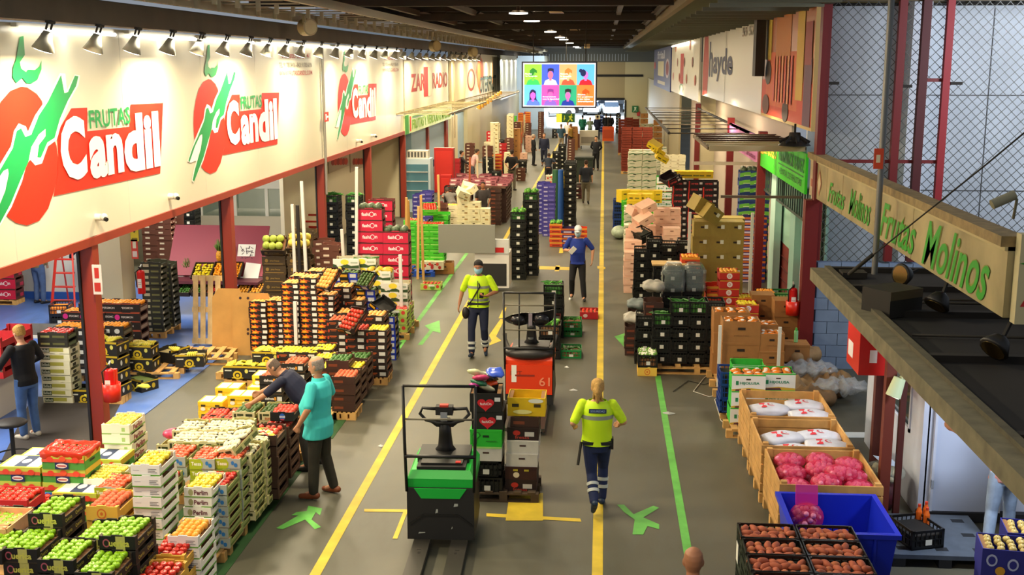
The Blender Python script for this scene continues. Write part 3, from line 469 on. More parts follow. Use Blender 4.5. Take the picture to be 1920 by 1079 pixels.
# ------------------------------------------------------------------ stacks
BOXN = {}
def stack(key, px, py, z0, n, desc, fr=None, top=None, rz=0, parts=True, jit=.012, seed=None, anchor='fl', show=None, pos=None, liner=None, hs=1):
    """n boxes of one kind; the front left top corner of the highest one stands where the pixel (px,py) points at that height.
    fr = (fruit, nx, ny, what the fruit is called, scale)"""
    nm, cat, w, d, h, fn = K[key]; zt = z0+n*h
    p = pos if pos is not None else at(px, py, zt)
    r = random.Random(seed if seed is not None else (int(px*7+py*3) & 0xffff))
    R2 = Matrix.Rotation(rz, 3, 'Z'); c = Vector((p[0], p[1], 0))+R2 @ Vector((w/2 if anchor == 'fl' else -w/2 if anchor == 'fr' else 0, d/2, 0))
    last = None
    if .1 < z0 < .2: COLS.append((c.x, c.y, w, d, desc))
    for i in range(n):
        lev = n-1-i
        if show and lev >= show: continue
        jx, jy = (r.uniform(-jit, jit), r.uniform(-jit, jit)) if n > 1 else (0, 0)
        lab = (ORD[lev]+', '+desc) if n > 1 else desc
        fl = (liner or '7A5230') if (lev == 0 and fr) else None
        last = crate(key, (c.x+jx, c.y+jy, z0+i*h), lab, ('stack of boxes, '+desc) if n > 1 else None, rz+r.uniform(-.012, .012), fl, parts=parts)
    if fr:
        k, nx, ny, lab, s = fr[:5]; mix = fr[5] if len(fr) > 5 else None
        bpy_M = Matrix.Translation(last.location) @ Matrix.Rotation(last.rotation_euler.z, 4, 'Z')
        fill(bpy_M, w, d, max(.014, h-.06), k, nx, ny, lab, lab, s, int(px+py), mix=mix)
    return c, zt
COLS = []; PLS = []
def pallet(x, y, w=.8, d=1.2, rz=0, label='wooden pallet', col='C89A58', z=0, tilt=None, name='wooden_pallet'):
    PLS.append((x, y, w, d)); o = root(name, (x, y, z), label, 'pallet', None, rz); m = C(col, .8, var=.2, scale=5)
    for i in range(5):
        u = -w/2+w/10+i*(w-w/5)/4
        MB().box(u-.05, u+.05, -d/2, d/2, .12, .14, m).build('deck_board', o)
    for v in (-d/2+.05, 0, d/2-.05):
        b = MB(); b.box(-w/2, w/2, v-.05, v+.05, .1, .12, m)
        for u in (-w/2+.05, 0, w/2-.05): b.box(u-.05, u+.05, v-.05, v+.05, .02, .1, m)
        b.box(-w/2, w/2, v-.05, v+.05, 0, .02, m); b.build('bearer', o)
    if tilt: o.rotation_euler = tilt
    return o
# ------------------------------------------------------------------ the hall
LX, RX = -7.1, 3.8
def floor_mat(name, c1, c2, c3, rough=.45):
    m = bpy.data.materials.new(name); m.use_nodes = True; nt = m.node_tree; b = nt.nodes['Principled BSDF']
    tc = nt.nodes.new('ShaderNodeTexCoord'); n1 = nt.nodes.new('ShaderNodeTexNoise'); n2 = nt.nodes.new('ShaderNodeTexNoise')
    mp = nt.nodes.new('ShaderNodeMapping'); mp.inputs['Scale'].default_value = (1, .25, 1)
    n1.inputs['Scale'].default_value = .35; n1.inputs['Detail'].default_value = 8; n2.inputs['Scale'].default_value = 3.2; n2.inputs['Detail'].default_value = 9; n2.inputs['Roughness'].default_value = .72
    nt.links.new(tc.outputs['Object'], n1.inputs[0]); nt.links.new(tc.outputs['Object'], mp.inputs[0]); nt.links.new(mp.outputs[0], n2.inputs[0])
    r = nt.nodes.new('ShaderNodeValToRGB'); e = r.color_ramp.elements; e[0].position = .36; e[1].position = .66; e[0].color = srgb(c1)+(1,); e[1].color = srgb(c2)+(1,)
    r2 = nt.nodes.new('ShaderNodeValToRGB'); r2.color_ramp.elements[0].position = .44; r2.color_ramp.elements[1].position = .7
    mx = nt.nodes.new('ShaderNodeMixRGB'); mx.inputs[2].default_value = srgb(c3)+(1,)
    nt.links.new(n1.outputs[0], r.inputs[0]); nt.links.new(n2.outputs[0], r2.inputs[0]); nt.links.new(r2.outputs[0], mx.inputs[0]); nt.links.new(r.outputs[0], mx.inputs[1]); nt.links.new(mx.outputs[0], b.inputs[0])
    b.inputs['Roughness'].default_value = rough; return m
CONC = floor_mat('worn_concrete', '4C4A3C', '625F4F', '55554A', .5)
b = MB(); b.box(-16, 14, -3, 107, -.1, 0, CONC); struct('floor', b)
b = MB(); b.box(-15.9, LX-.1, 6, 28, 0, .012, floor_mat('blue_paint', '3E62AE', '5A7CC4', '4E6CA8', .4)); struct('floor_shop', b)
b = MB(); b.poly([at(*q, .014) for q in ((60, 745), (235, 740), (180, 850), (100, 880), (0, 870))], C('3A3430', .8)); struct('floor_mat_panel', b)
ASP = C('6A6C6C', .9); b = MB(); b.box(-40, 40, 107, 175, -.12, -.02, ASP); struct('ground_outside', b)
# painted marks
YEL = C('CDB02E', .6, var=.2, scale=3); GRN = C('5FAE4A', .6, var=.25, scale=3); n_t = 0
def mark(pts, m, px=True, z=.004):
    global n_t; n_t += 1; b = MB(); P = [at(*q) for q in pts] if px else [Vector((q[0], q[1], 0)) for q in pts]
    a = sum(P[i].x*P[(i+1) % len(P)].y-P[(i+1) % len(P)].x*P[i].y for i in range(len(P)))
    if a < 0: P.reverse()
    b.poly([p+Vector((0, 0, z)) for p in P], m); struct('trim_%d' % n_t, b)
mark([(-3.13, 7), (-3.01, 7), (-3.01, 100), (-3.13, 100)], YEL, False)
mark([(-.05, 7), (.07, 7), (.07, 95), (-.05, 95)], YEL, False)
mark([(.99, 8), (1.09, 8), (1.09, 19.9), (.99, 19.9)], GRN, False)
mark([(-4.0, 19), (-3.9, 19), (-3.9, 45), (-4.0, 45)], GRN, False)
for y in range(15, 60, 3): mark([(-1.25, y+.2), (-1.13, y+.2), (-1.13, y+1.1), (-1.25, y+1.1)], YEL, False)
mark([(912, 964), (1088, 974), (1090, 980), (912, 970)], YEL)
mark([(955, 930), (1018, 926), (1018, 978), (948, 978)], YEL, z=.005)
mark([(683, 956), (768, 957), (768, 962), (683, 961)], YEL); mark([(736, 1012), (745, 1012), (764, 962), (756, 962)], YEL, z=.005)
mark([(915, 650), (922, 640), (917, 630), (938, 600), (946, 600), (930, 632), (940, 640)], YEL)
mark([(935, 598), (942, 598), (950, 578), (944, 578)], YEL)
mark([(783, 648), (792, 648), (812, 622), (826, 626), (824, 602), (796, 612), (806, 620)], GRN)
mark([(518, 992), (560, 968), (546, 968), (556, 962), (575, 960), (578, 950), (604, 955), (600, 968), (592, 962), (584, 976), (602, 990), (590, 994), (572, 976), (530, 994)], GRN)
mark([(1157, 948), (1170, 948), (1188, 966), (1225, 950), (1236, 954), (1206, 972), (1236, 985), (1236, 994), (1214, 988), (1206, 1004), (1186, 1004), (1190, 976), (1170, 962)], GRN)
mark([(1152, 632), (1172, 626), (1178, 604), (1184, 626), (1180, 654), (1172, 654)], GRN)
mark([(1010, 500), (1070, 502), (1070, 508), (1010, 506)], YEL); mark([(1120, 500), (1135, 502), (1135, 506), (1120, 505)], YEL, z=.006)
b = MB()
for p, q in (((-5.2, 5.5), (-4.05, 16)), ((-5.2, 16), (-3.95, 22))): b.box(p[0], q[0], p[1], q[1], .001, .006, C('1F4A1C', .8, var=.3, scale=2))
struct('floor_green_border', b)
# ceiling and roof steel
CE = mat('roof_boards', srgb('A87430'), .8, var=.5, scale=1.2); DKS = C('1C1812', .8); STL = C('3A3226', .6)
b = MB(); b.box(-8.2, 5, 18, 107, 7.3, 7.4, CE); struct('ceiling', b)
b = MB()
for y in range(20, 107, 3): b.box(-8, 1.6, y-.08, y+.08, 7.02, 7.3, DKS)
for x in (-5.6, -3.9, .4, 1.5): b.box(x-.06, x+.06, 18, 107, 6.9, 7.05, STL)
struct('ceiling_beam', b)
for i in range(9):
    y = 26+i*9; b = MB(); b.box(-8, 1.5, y-.1, y+.1, 6.75, 6.95, C('2A2218', .7))
    for x in range(-8, 1, 1): b.bar((x, y, 6.8), (x+.5, y, 7.25), .05, .05, DKS); b.bar((x+.5, y, 7.25), (x+1, y, 6.8), .05, .05, DKS)
    struct('ceiling_truss', b)
b = MB(); BM = C('4A3E2E', .7, var=.2, scale=2)
b.box(-6.75, -6.45, 8, 62, 5.98, 6.28, BM); b.box(-7.3, -6.5, 8, 62, 6.22, 6.3, BM); b.box(LX-.3, LX-.1, 62, 100, 5.9, 6.4, BM); struct('ceiling_edge_beam', b)
b = MB(); GR = C('8A8168', .45, metal=.3)
b.box(-6.25, -6.15, 12, 100, 6.32, 6.5, GR); b.box(-4.95, -4.85, 16, 100, 6.45, 6.6, GR)
for i in range(88):
    y = 12.5+i; b.box(-6.2, -4.9, y, y+.09, 6.43, 6.45, GR)
    for x in (-5.9, -5.3): b.box(x, x+.06, y, y+.06, 6.28, 6.43, GR)
o = b.build('louvred_air_duct'); tag(o, 'long grey louvred duct of cross slats under the roof above the white signs', 'air duct')
b = MB(); GG = C('4C5444', .55, metal=.4)
vs = []
for i in range(301):
    y = 14+i*.3; k = .05 if i % 2 else 0
    vs += [(1.75, y, 6.8+k), (3.75, y, 6.55+k)]
b.add(vs, [(2*i, 2*i+1, 2*i+3, 2*i+2) for i in range(300)], GG)
b.box(1.65, 1.8, 14, 104, 6.75, 6.95, C('7A6A44', .6)); b.box(3.7, 3.9, 14, 104, 6.5, 6.7, GG)
for i in range(60): b.box(1.8, 3.75, 14.5+i*1.5, 14.56+i*1.5, 6.45, 6.52, C('6A6A58', .5))
o = b.build('corrugated_gutter'); tag(o, 'grey green corrugated metal gutter running along the roof edge above the orange fruit sign', 'gutter')
# left front
RED = C('8E2F1A', .45); MAR = C('6A1414', .5); WHT = C('E4E2D8', .5); CRM = C('D8CDA8', .6)
SIGNW = mat('sign_white', srgb('D6D0B8'), .3)
for i, (px, py) in enumerate(((183, 620), (438, 515))): pass
for i, y in enumerate((15.3, 21.3, 28.7, 34.6, 40.8)):
    b = MB(); b.box(LX-.16, LX+.02, y-.1, y+.1, 0, 3.12, RED); b.box(LX-.2, LX-.165, y-.13, y-.03, 0, 3.12, C('1E1A18', .5)); struct('pillar_red_%d' % (i+1), b)
b = MB(); b.box(LX-.2, LX+.04, 7, 40.8, 3.0, 3.12, RED); struct('beam_sign_sill', b)
b = MB(); b.box(-9.95, -9.35, 21.3, 21.9, 0, 3.4, CRM); struct('pillar_cream', b)
b = MB(); b.box(-15.9, -15.7, 6, 60, 0, 4.2, CRM); struct('wall_left', b)
b = MB(); b.box(-15.9, LX-.25, 6, 60, 4.0, 4.1, C('8A8068', .8)); struct('ceiling_shop', b)
b = MB(); b.box(-15.7, -12.0, 25.6, 25.75, 0, 3.2, WHT); b.box(-15.7, -12.0, 25.55, 25.6, 0, .18, C('2A5AB0')); struct('wall_partition', b)
b = MB(); b.box(-13.4, -8.2, 41.1, 41.3, 0, 4, WHT); struct('wall_partition_rear', b)
b = MB(); b.box(-8.5, -8.4, 29.5, 40.9, 0, 3.4, C('DCD2B4')); b.box(-8.4, LX-.2, 40.9, 41.0, 0, 3.1, C('D8CDAA')); struct('wall_shop_side', b)
b = MB(); b.box(-8.6, LX-.2, 43.4, 60, 0, 3.0, C('9AB4C4', .5)); b.box(LX-.22, LX-.1, 52.5, 53.1, 0, 3, RED); b.box(LX-.22, LX-.1, 47, 47.3, 0, 3, RED)
b.box(LX-.2, LX-.08, 54, 56.5, 0, 3, CRM); struct('wall_blue_shop', b)
b = MB(); b.box(LX-1, LX, 60, 105, 0, 3.3, C('B8AE8C')); b.box(LX-1, LX-.2, 60, 105, 3.2, 6.2, C('A89C7C')); struct('wall_far_left', b)
# right front
b = MB(); b.box(3.62, 3.86, 20.6, 20.85, 0, 3.1, MAR); b.box(3.76, 3.86, 20.6, 20.85, 3.1, 7.2, MAR); struct('pillar_corner_red', b)
for i, y in enumerate((27.8, 34.8, 47)):
    b = MB(); b.box(3.7, 3.9, y-.1, y+.1, 0, 3.9, MAR); struct('pillar_right_%d' % i, b)
b = MB(); b.box(4.5, 4.6, 28, 60, 0, 4.2, C('B8A89A')); b.box(3.9, 4.5, 47, 47.1, 0, 4.2, C('C8BC9A')); b.box(3.9, 4, 60, 105, 0, 4.2, C('A89C7A')); struct('wall_right_shops', b)
b = MB(); b.box(4.05, 4.1, 20.9, 27.6, 1.55, 3.2, C('9CC8B4', .5)); b.box(4.05, 4.1, 20.9, 27.6, 0, 1.55, C('7A2018', .6))
for i in range(6): b.box(4.03, 4.05, 20.9, 27.6, .25*i, .25*i+.02, C('5A140E'))
b.box(3.9, 4.08, 23.3, 23.9, 0, 3.1, C('8CB4A8')); b.box(3.85, 4.0, 25.7, 26.4, 0, 3.1, C('B8DCD0')); b.box(3.86, 4.0, 21.0, 21.5, 0, 3.1, C('C8CDB4'))
for i in range(22): b.box(3.86, 3.89, 21.6+i*.28, 21.63+i*.28, 2.55, 3.15, C('3A4A44'))
b.box(3.86, 3.9, 21.4, 27.7, 2.5, 2.55, C('3A4A44')); struct('wall_green_stall', b)
b = MB(); BLKW = C('6F83A0', .8, var=.12, scale=3)
for j in range(9):
    for i in range(12):
        x = 3.9+i*.42-(j % 2)*.2; b.box(max(3.87, x), x+.41, 20.66, 20.8, j*.22, j*.22+.212, BLKW)
b.box(3.87, 9, 20.7, 20.8, 0, 1.98, C('55647C', .9)); struct('wall_block', b)
b = MB(); BW = mat('panel_white', srgb('C4CCD4'), .5, var=.12, scale=1.1)
b.box(3.9, 12, 22.4, 22.5, 0, 6.55, BW)
for z in (3.1, 4.9): b.box(3.9, 12, 22.385, 22.4, z, z+.015, C('4A4A4A'))
for x in (7.2,): b.box(x, x+.015, 22.385, 22.4, 0, 6.5, C('4A4A4A'))
b.box(5.62, 5.95, 21.9, 22.35, 0, 7.3, C('D4DAE4')); struct('wall_back_right', b)
b = MB(); b.box(3.9, 12, 22.45, 22.6, 6.55, 7.4, C('6A5A1E')); b.box(3.9, 12, 20.7, 20.85, 6.55, 6.62, C('4A3A14'))
for i in range(7): b.box(6.3+i*.42, 6.6+i*.42, 22.2, 22.4, 6.6, 6.85, DKS)
b.box(3.9, 12, 22.3, 22.4, 6.55, 6.6, DKS); struct('beam_right_top', b)
# chain link fence with its posts
f = root('chain_link_fence', (3.9, 20.75, 1.98), 'tall diamond mesh wire fence on red steel posts standing on the blue grey block wall', 'fence')
WR = C('50504C', .5, metal=.4); b = MB(); x0, x1, z0, z1, s = 0, 4.2, 0, 5.2, .17
nn = int((x1+z1)/s)+2
for i in range(-int(z1/s)-1, int(x1/s)+1):
    for sg in (1, -1):
        a = i*s if sg > 0 else i*s+z1; za, zb = 0, z1
        xa = a; xb = a+z1*sg
        if xb < xa: xa, xb, za, zb = xb, xa, zb, za
        if xb <= 0 or xa >= x1: continue
        if xa < 0: t = (0-xa)/(xb-xa); za += (zb-za)*t; xa = 0
        if xb > x1: t = (x1-xa)/(xb-xa); zb = za+(zb-za)*t; xb = x1
        b.bar((xa, sg*.004, za), (xb, sg*.004, zb), .010, .010, WR)
b.build('wire_mesh', f)
for x, w, c in ((1.22, .13, MAR), (1.62, .14, C('4A1012')), (2.02, .12, C('8A1820')), (-.03, .1, MAR)):
    MB().box(x-w/2, x+w/2, -.06-w/2, -.06+w/2, .03, 5.3, c).build('fence_post', f)
for z, a, e in ((1.78, 0, 2.05), (3.2, 1.6, 2.05)): MB().box(a, e, -.05, .0, z, z+.06, MAR).build('fence_rail', f)
for x, z in ((.1, 3.15), (1.35, 3.1), (2.2, 3.15)): MB().box(x-.1, x+.1, -.1, -.05, z, z+.05, DKS).build('rail_clamp', f)
# far end of the hall
Y = 105.0
def ey(px, py): p = atY(px, py, Y); return p.x, p.z
dl = ey(1012, 188)[0]; dr = ey(1171, 188)[0]; dz = ey(1100, 188)[1]
b = MB(); BE = C('C8B88A'); BWH = C('B8C8D0')
b.box(-9, dl, Y, Y+.3, 0, 6.4, BWH); b.box(dr, 9, Y, Y+.3, 0, 6.2, BE); b.box(dl, dr, Y, Y+.3, dz, 6.4, C('A89468')); b.box(-9, 9, Y-.05, Y+.2, 5.6, 8, C('5A5A50'))
for i in range(30): b.box(dl+i*.27, dl+i*.27+.08, Y-.1, Y, 5.7, 6.3, C('9AA0A0'))
b.box(dl-.15, dl, Y-.1, Y, 0, 5, DKS); b.box(dr, dr+.15, Y-.1, Y, 0, dz, DKS); b.box(dl, dr, Y-.1, Y, dz, dz+.2, DKS); b.box(-2, 3.5, Y-.1, Y, 4.3, 4.5, DKS)
struct('wall_end', b)
b = MB(); b.box(LX-.2, -5.2, 97, 97.2, 0, 6.1, BWH); b.box(-5.2, -5.0, 97, 105, 0, 6.1, BWH); struct('wall_end_left', b)
b = MB(); b.box(-40, 40, 160, 160.5, 0, 14, mat('pale_facade', srgb('D8E4F0'), .8)); struct('wall_outside', b)  # one even pale blue-white tone on the outside wall
# ------------------------------------------------------------------ signs on the left fronts
R_, G_, WH_ = C('E32A14', .35), C('12914A', .35), C('F2EFE6', .4)
def poly_on(b, pts, m, k, x=LX, sgn=1, n=0):      # trace on the wall plane, from the middle one of the three logos
    P = [atX(*q, LX) for q in pts]; P = [Vector((x+.008+.003*k, p.y, p.z)) for p in P]; b.poly(P, m)
def c1(pts): return [(340+a/3.72, 60+c/3.72) for a, c in pts]
LOGO = [
 (c1([(185, 330), (205, 335), (235, 365), (252, 400), (262, 470), (285, 560), (300, 620), (305, 680), (303, 760), (290, 840), (270, 920), (240, 975), (200, 992), (165, 975), (140, 945), (120, 880), (100, 800), (88, 740), (82, 640), (85, 560), (100, 470), (120, 400), (150, 350)]), 0),
 (c1([(312, 268), (330, 270), (335, 350), (362, 275), (380, 280), (374, 330), (345, 400), (318, 500), (300, 590), (270, 620), (250, 700), (228, 708), (212, 680), (200, 700), (185, 780), (150, 900), (100, 1015), (82, 1055), (68, 1040), (80, 970), (100, 900), (60, 915), (38, 905), (60, 840), (95, 740), (150, 610), (160, 540), (175, 505), (198, 520), (205, 545), (228, 470), (262, 400)]), 1),
 (c1([(315, 276), (326, 365), (338, 360), (362, 280), (374, 284), (366, 330), (338, 400), (310, 490), (292, 580), (268, 600), (246, 672), (234, 670), (240, 610), (262, 570), (262, 535), (240, 560), (215, 620), (205, 690), (180, 770), (148, 880), (84, 1045), (74, 1035), (90, 960), (130, 820), (142, 740), (140, 715), (125, 725), (90, 800), (52, 910), (44, 900), (70, 820), (110, 730), (155, 620), (168, 540), (182, 528), (196, 570), (215, 560), (240, 470), (270, 405)]), 2),
 (c1([(192, 90), (196, 180), (180, 215), (184, 245), (200, 262), (205, 250), (228, 252), (244, 235), (250, 205), (250, 250), (236, 300), (215, 318), (200, 314), (188, 290), (168, 314), (156, 285), (158, 240), (168, 200), (180, 95)]), 2),
 (c1([(300, 560), (350, 440), (405, 438), (405, 555), (555, 540), (560, 428), (680, 424), (668, 785), (288, 862), (302, 760), (305, 660)]), 0),
]
CAN = (c1([(320, 780), (385, 480)]))
def logo(b, dy):
    for pts, k in LOGO:
        m = R_ if k == 0 else (WH_ if k == 1 else G_); b2 = MB(); poly_on(b2, pts, m, k)
        b.add([(v[0], v[1]+dy, v[2]) for v in b2.v], b2.f, m)
    def q(px, py): p = atX(340+px/3.72, 60+py/3.72, LX); return p.y+dy, p.z
    # lettering runs along +Y (seen from the aisle it reads from the near end to the far end)
    def word(t, p0, p1, z0, z1, m, bold, sl=0):
        vs, fs = tgeo(t, bold); b.add([(LX+.022, p0+(p1-p0)*u, z0+(z1-z0)*v) for u, v in vs], fs, m)
    ya, za = q(318, 812); yb, zb = q(668, 745); yc, zc = q(330, 480); _, zd = q(668, 462)
    y1 = q(395, 600)[0]; y2 = q(405, 600)[0]
    word('C', ya, y1, (za+.03), zc, WH_, .05); word('an', y2, q(530, 700)[0], q(460, 785)[1], q(460, 575)[1], WH_, .045)
    word('dil', q(534, 700)[0], yb, q(600, 762)[1], q(600, 470)[1], WH_, .045)
    word('FRUTAS', q(408, 500)[0], q(555, 500)[0], q(480, 535)[1], q(480, 445)[1], G_, .02)
def stamp(par, dy):
    x = LX+.02
    y0 = atX(521, 110, LX).y+dy; y1 = atX(583, 110, LX).y+dy
    for t, pz0, pz1, m, a, e in (('Puesto 33 al 41', 110, 99, 'B03A34', .1, .95), ('TEL: 91 785 54 16 - FAX: 91 785 68 96', 127, 118, '4A3A2A', 0, 1), ('WWW.FRUTASCANDIL.COM', 142, 133, 'B03A34', 0, 1)):
        z0 = atX(552, pz0, LX).z; z1 = atX(552, pz1, LX).z; vs, fs = tgeo(t, .01)
        b = MB(); b.add([(x, y0+(y1-y0)*(a+(e-a)*u), z0+(z1-z0)*v) for u, v in vs], fs, C(m, .5)); local(par, b, 'printed_lettering')
s1 = root('shop_sign', (LX, 17, 3.12), 'huge white fascia sign with two red fruit logos, before the thin grey pipe', 'sign')
b = MB(); b.box(-.15, 0, 0, 0, 0, 0, SIGNW); b = MB(); b.box(LX-.12, LX, 6, 28.66, 3.12, 5.98, SIGNW)
for y in (10.4, 13.2, 16.6, 20, 23.2, 26.2): b.box(LX, LX+.0015, y, y+.012, 3.12, 5.98, C('C8C4B4', .5))
def local(o, mb, name): mb.v = [(v[0]-o.location.x, v[1]-o.location.y, v[2]-o.location.z) for v in mb.v]; return mb.build(name, o)
local(s1, b, 'sign_panel'); b = MB(); logo(b, 0); local(s1, b, 'printed_logo'); b = MB(); logo(b, -6.73); local(s1, b, 'printed_logo'); stamp(s1, 0)
s2 = root('shop_sign', (LX, 34, 3.12), 'white fascia sign with a single red fruit logo beyond the grey vertical pole', 'sign')
b = MB(); b.box(LX-.12, LX, 28.72, 40.7, 3.12, 5.98, SIGNW)
for y in (31.5, 37.2): b.box(LX, LX+.0015, y, y+.012, 3.12, 5.98, C('C8C4B4', .5))
local(s2, b, 'sign_panel'); b = MB(); logo(b, 10.95); local(s2, b, 'printed_logo'); stamp(s2, 11.9)
b = MB(); b.cyl((LX+.06, 28.69, 2.2), (LX+.06, 28.69, 6.1), .035, None, C('A8A498', .35, metal=.5)); o = b.build('vertical_pipe'); tag(o, 'thin grey pipe running down the seam between the two white fruit signs', 'pipe')
p = atX(603, 220, LX); b = MB(); b.box(LX+.1, LX+.115, 28.55, 28.95, p.z-.12, p.z+.12, C('C8281C', .4)); deco(b, (LX+.115, 28.55, p.z-.12), (0, .4, 0), (0, 0, .24), (1, 0, 0), [('r', .15, .4, .2, .8, 'F0F0E8'), ('r', .5, .85, .4, .6, 'F0F0E8')]); o = b.build('fire_sign'); tag(o, 'small red fire equipment sign on the grey pipe between the white signs', 'sign')
# floods under the edge beam
fl = {}
def flood(y, x=-6.45, z=5.98, col='8A8676'):
    if 'm' not in fl:
        b = MB(); b.loft([[Vector((r*_c(t), r*_s(t), zz)) for t in [i*math.pi/6 for i in range(12)]] for zz, r in ((.0, .05), (-.1, .08), (-.22, .13))], C(col, .5)); fl['m'] = b.mesh('lamp_shade')
        b = MB(); b.cyl((0, 0, -.225), (0, 0, -.215), .115, None, mat('flood_glow', (1, .9, .72), .4, emit=14)); fl['g'] = b.mesh('lamp_glass')
        b = MB(); b.bar((0, -.06, .02), (0, -.06, .12), .02, .02, DKS); b.bar((0, .06, .02), (0, .06, .12), .02, .02, DKS); b.box(-.03, .03, -.07, .07, .1, .13, DKS); fl['b'] = b.mesh('bracket')
    o = root('flood_lamp', (x, y, z-.12), 'grey cone flood lamp hanging in the long row above the white fruit signs', 'lamp', 'flood lamps above the white fruit signs')
    sh_ = link('lamp_shade', fl['m'], o); link('lamp_glass', fl['g'], sh_); link('bracket', fl['b'], o); o.rotation_euler = (0, .35, 0)
ys = [atX(q, 40, -6.45).y for q in (88, 181, 253, 319, 374, 422, 466, 503, 536, 566)]
for y in ys: flood(y)
y = ys[-1]
while y < 59: y += 1.6+(.4 if y > 50 else 0); flood(y)
for y in ys+[31, 33.5, 36, 38.5]:
    lamp('SPOT', 'sign_flood_light', (-6.35, y, 5.86), 42, (1, .92, .78), .06, to=(LX-.1, y+.05, 3.6), spot=1.15, blend=.9)
TUBE = mat('tube_glow', (1, .95, .82), .4, emit=7)
for i in range(9):
    y = 10.2+i*3.3; b = MB(); b.cyl((LX+.12, y, 5.9), (LX+.12, y+2.7, 5.9), .025, None, TUBE, 8); o = root('tube_lamp', (0, 0, 0), 'glowing white fluorescent tube along the top edge of the white fruit signs', 'lamp', 'fluorescent tubes above the white fruit signs')
    b.build('glowing_tube', o); b = MB(); b.box(LX+.03, LX+.1, y-.05, y+2.75, 5.93, 5.98, C('D8D4C8')); b.build('batten', o)
    lamp('AREA', 'tube_light', (LX+.2, y+1.35, 5.86), 12, (1, .94, .8), .1, to=(LX+.1, y+1.35, 4), size_y=2.6)
def round_vent(px, py, r, x):
    p = atX(px, py, x); b = MB(); b.cyl((p.x-.05, p.y-.1, p.z), (p.x+.12, p.y-.25, p.z), r, None, C('9A8A64', .5), 18); b.cyl((p.x+.12, p.y-.251, p.z), (p.x+.125, p.y-.256, p.z), r*.8, None, C('BAAA80', .5), 18)
    return b.build('round_siren')
for i, (px, py, r, lab) in enumerate(((577, 52, .17, 'on the beam over the second logo'), (815, 87, .2, 'at the end of the flood lamp row'), (886, 98, .22, 'on the beam above the orange and white sign'))):
    tag(round_vent(px, py, r, -6.0), 'round beige loudspeaker '+lab, 'loudspeaker')
# further signs on the left
def side_sign(name, px0, px1, z0, z1, x, base, ops, label, sgn=1, edge=None, th=.08, mir=False):
    y0 = atX(px0, 100, x).y; y1 = atX(px1, 100, x).y
    if y0 > y1: y0, y1 = y1, y0
    o = root(name, (x, (y0+y1)/2, z0), label, 'sign'); L = y1-y0
    b = MB(); m = C(base, .4) if isinstance(base, str) else base; b.box(*sorted((-sgn*th, 0)), -L/2, L/2, 0, z1-z0, m)
    if edge: b.box(*sorted((-sgn*th, sgn*.01)), -L/2, L/2, -.06, 0, C(edge)); b.box(*sorted((-sgn*th, sgn*.01)), -L/2-.06, -L/2, -.06, z1-z0, C(edge))
    b.build('sign_panel', o)
    if ops:
        for k, op in enumerate(ops):
            p = MB(); e = .004+.002*k
            deco(p, (sgn*e, -sgn*L/2, 0), (0, sgn*L, 0), (0, 0, z1-z0), (sgn, 0, 0), [op], .002)
            p.build('printed_lettering' if op[0] in 'tb' else 'printed_shape', o)
    return o
side_sign('shop_sign', 757, 840, 3.75, 5.75, LX, 'C9BFA4', [('r', .0, 1, .93, 1, '5A4A34'), ('b', 'ZARA', .12, .5, .35, .68, '9A1A18'), ('b', 'RADIO', .58, .97, .35, .68, '8A1A1A'), ('r', .38, .55, .22, .8, 'A01818'), ('r', .47, .55, .22, .8, 'C8B8A0')], 'beige fascia sign with dark red raised letters crossed by a tall red bar')
side_sign('shop_sign', 757, 846, 2.98, 3.66, LX+.05, 'CFE0A0', [('r', 0, .06, 0, 1, '2C8A28'), ('b', 'FRUTAS Y VERDURAS MADRID', .12, .97, .15, .7, '7FAE3A'), ('r', .08, .1, .1, .9, 'C8402A'), ('r', .12, .5, .78, .88, '6A9A6A')], 'long pale green stall sign with green lettering under the slatted awning')
o = MB(); o.box(LX-.1, LX+.02, 53.6, 59, 3.7, 5.9, C('C8B88E')); o.box(LX+.02, LX+.06, 54.4, 54.6, 2, 6, C('A89878')); struct('wall_fascia_beige', o)
side_sign('shop_sign', 872, 932, 3.5, 6.0, LX+.02, 'D8D2BC', [('c', .15, .45, .1, .24, '8A3A2A'), ('c', .15, .45, .08, .18, 'C8A088'), ('p', [(.3, .75), (.4, .98), (.5, .8), (.5, .5), (.42, .4), (.4, .1), (.33, .3), (.28, .6)], 'E8642A'), ('b', 'OTERFRUT', .38, .95, .12, .5, '3A4A48'), ('r', .4, .95, .42, .46, '4A6A70'), ('r', .8, .82, .3, .8, 'D88A5A')], 'white fascia sign with an orange figure and dark letters beyond the beige panel')
side_sign('shop_sign', 940, 968, 3.2, 6.0, LX+.6, 'BFD0DC', None, 'bluish white corrugated panel at the far end of the fascia row')
# slatted awning frames
def awning(y0, y1, x0, x1, z, n, col, label, fr=None, front=None):
    o = root('slatted_awning', ((x0+x1)/2, y0, z), label, 'awning')
    for i in range(n):
        y = (y1-y0)*i/(n-1); b = MB(); b.box(x0-(x0+x1)/2, x1-(x0+x1)/2, y-(.05 if front else .03), y+(.05 if front else .03), -.05 if front else -.015, .05 if front else .015, C(front if front and i < 3 else col, .6)); b.build('cross_slat', o)
    for x in (x0, x1): b = MB(); b.box(x-(x0+x1)/2-.03, x-(x0+x1)/2+.03, 0, y1-y0, -.03, .03, C(fr or col)); b.build('side_rail', o)
    return o
awning(39.2, 52, LX, -5.3, 3.78, 12, 'A89A70', 'pale slatted awning frame above the green stall sign', '8A7A54')
awning(21.9, 25.6, 2.0, 3.78, 3.92, 7, '3A1A10', 'folded maroon awning with cream front bars below the orange painted sign', '5A4A30', 'B8A880')
awning(30, 47, 1.7, 3.78, 3.72, 9, '3A3024', 'dark open awning frame stepping away below the white sign with red crayon shape', '2A241C')
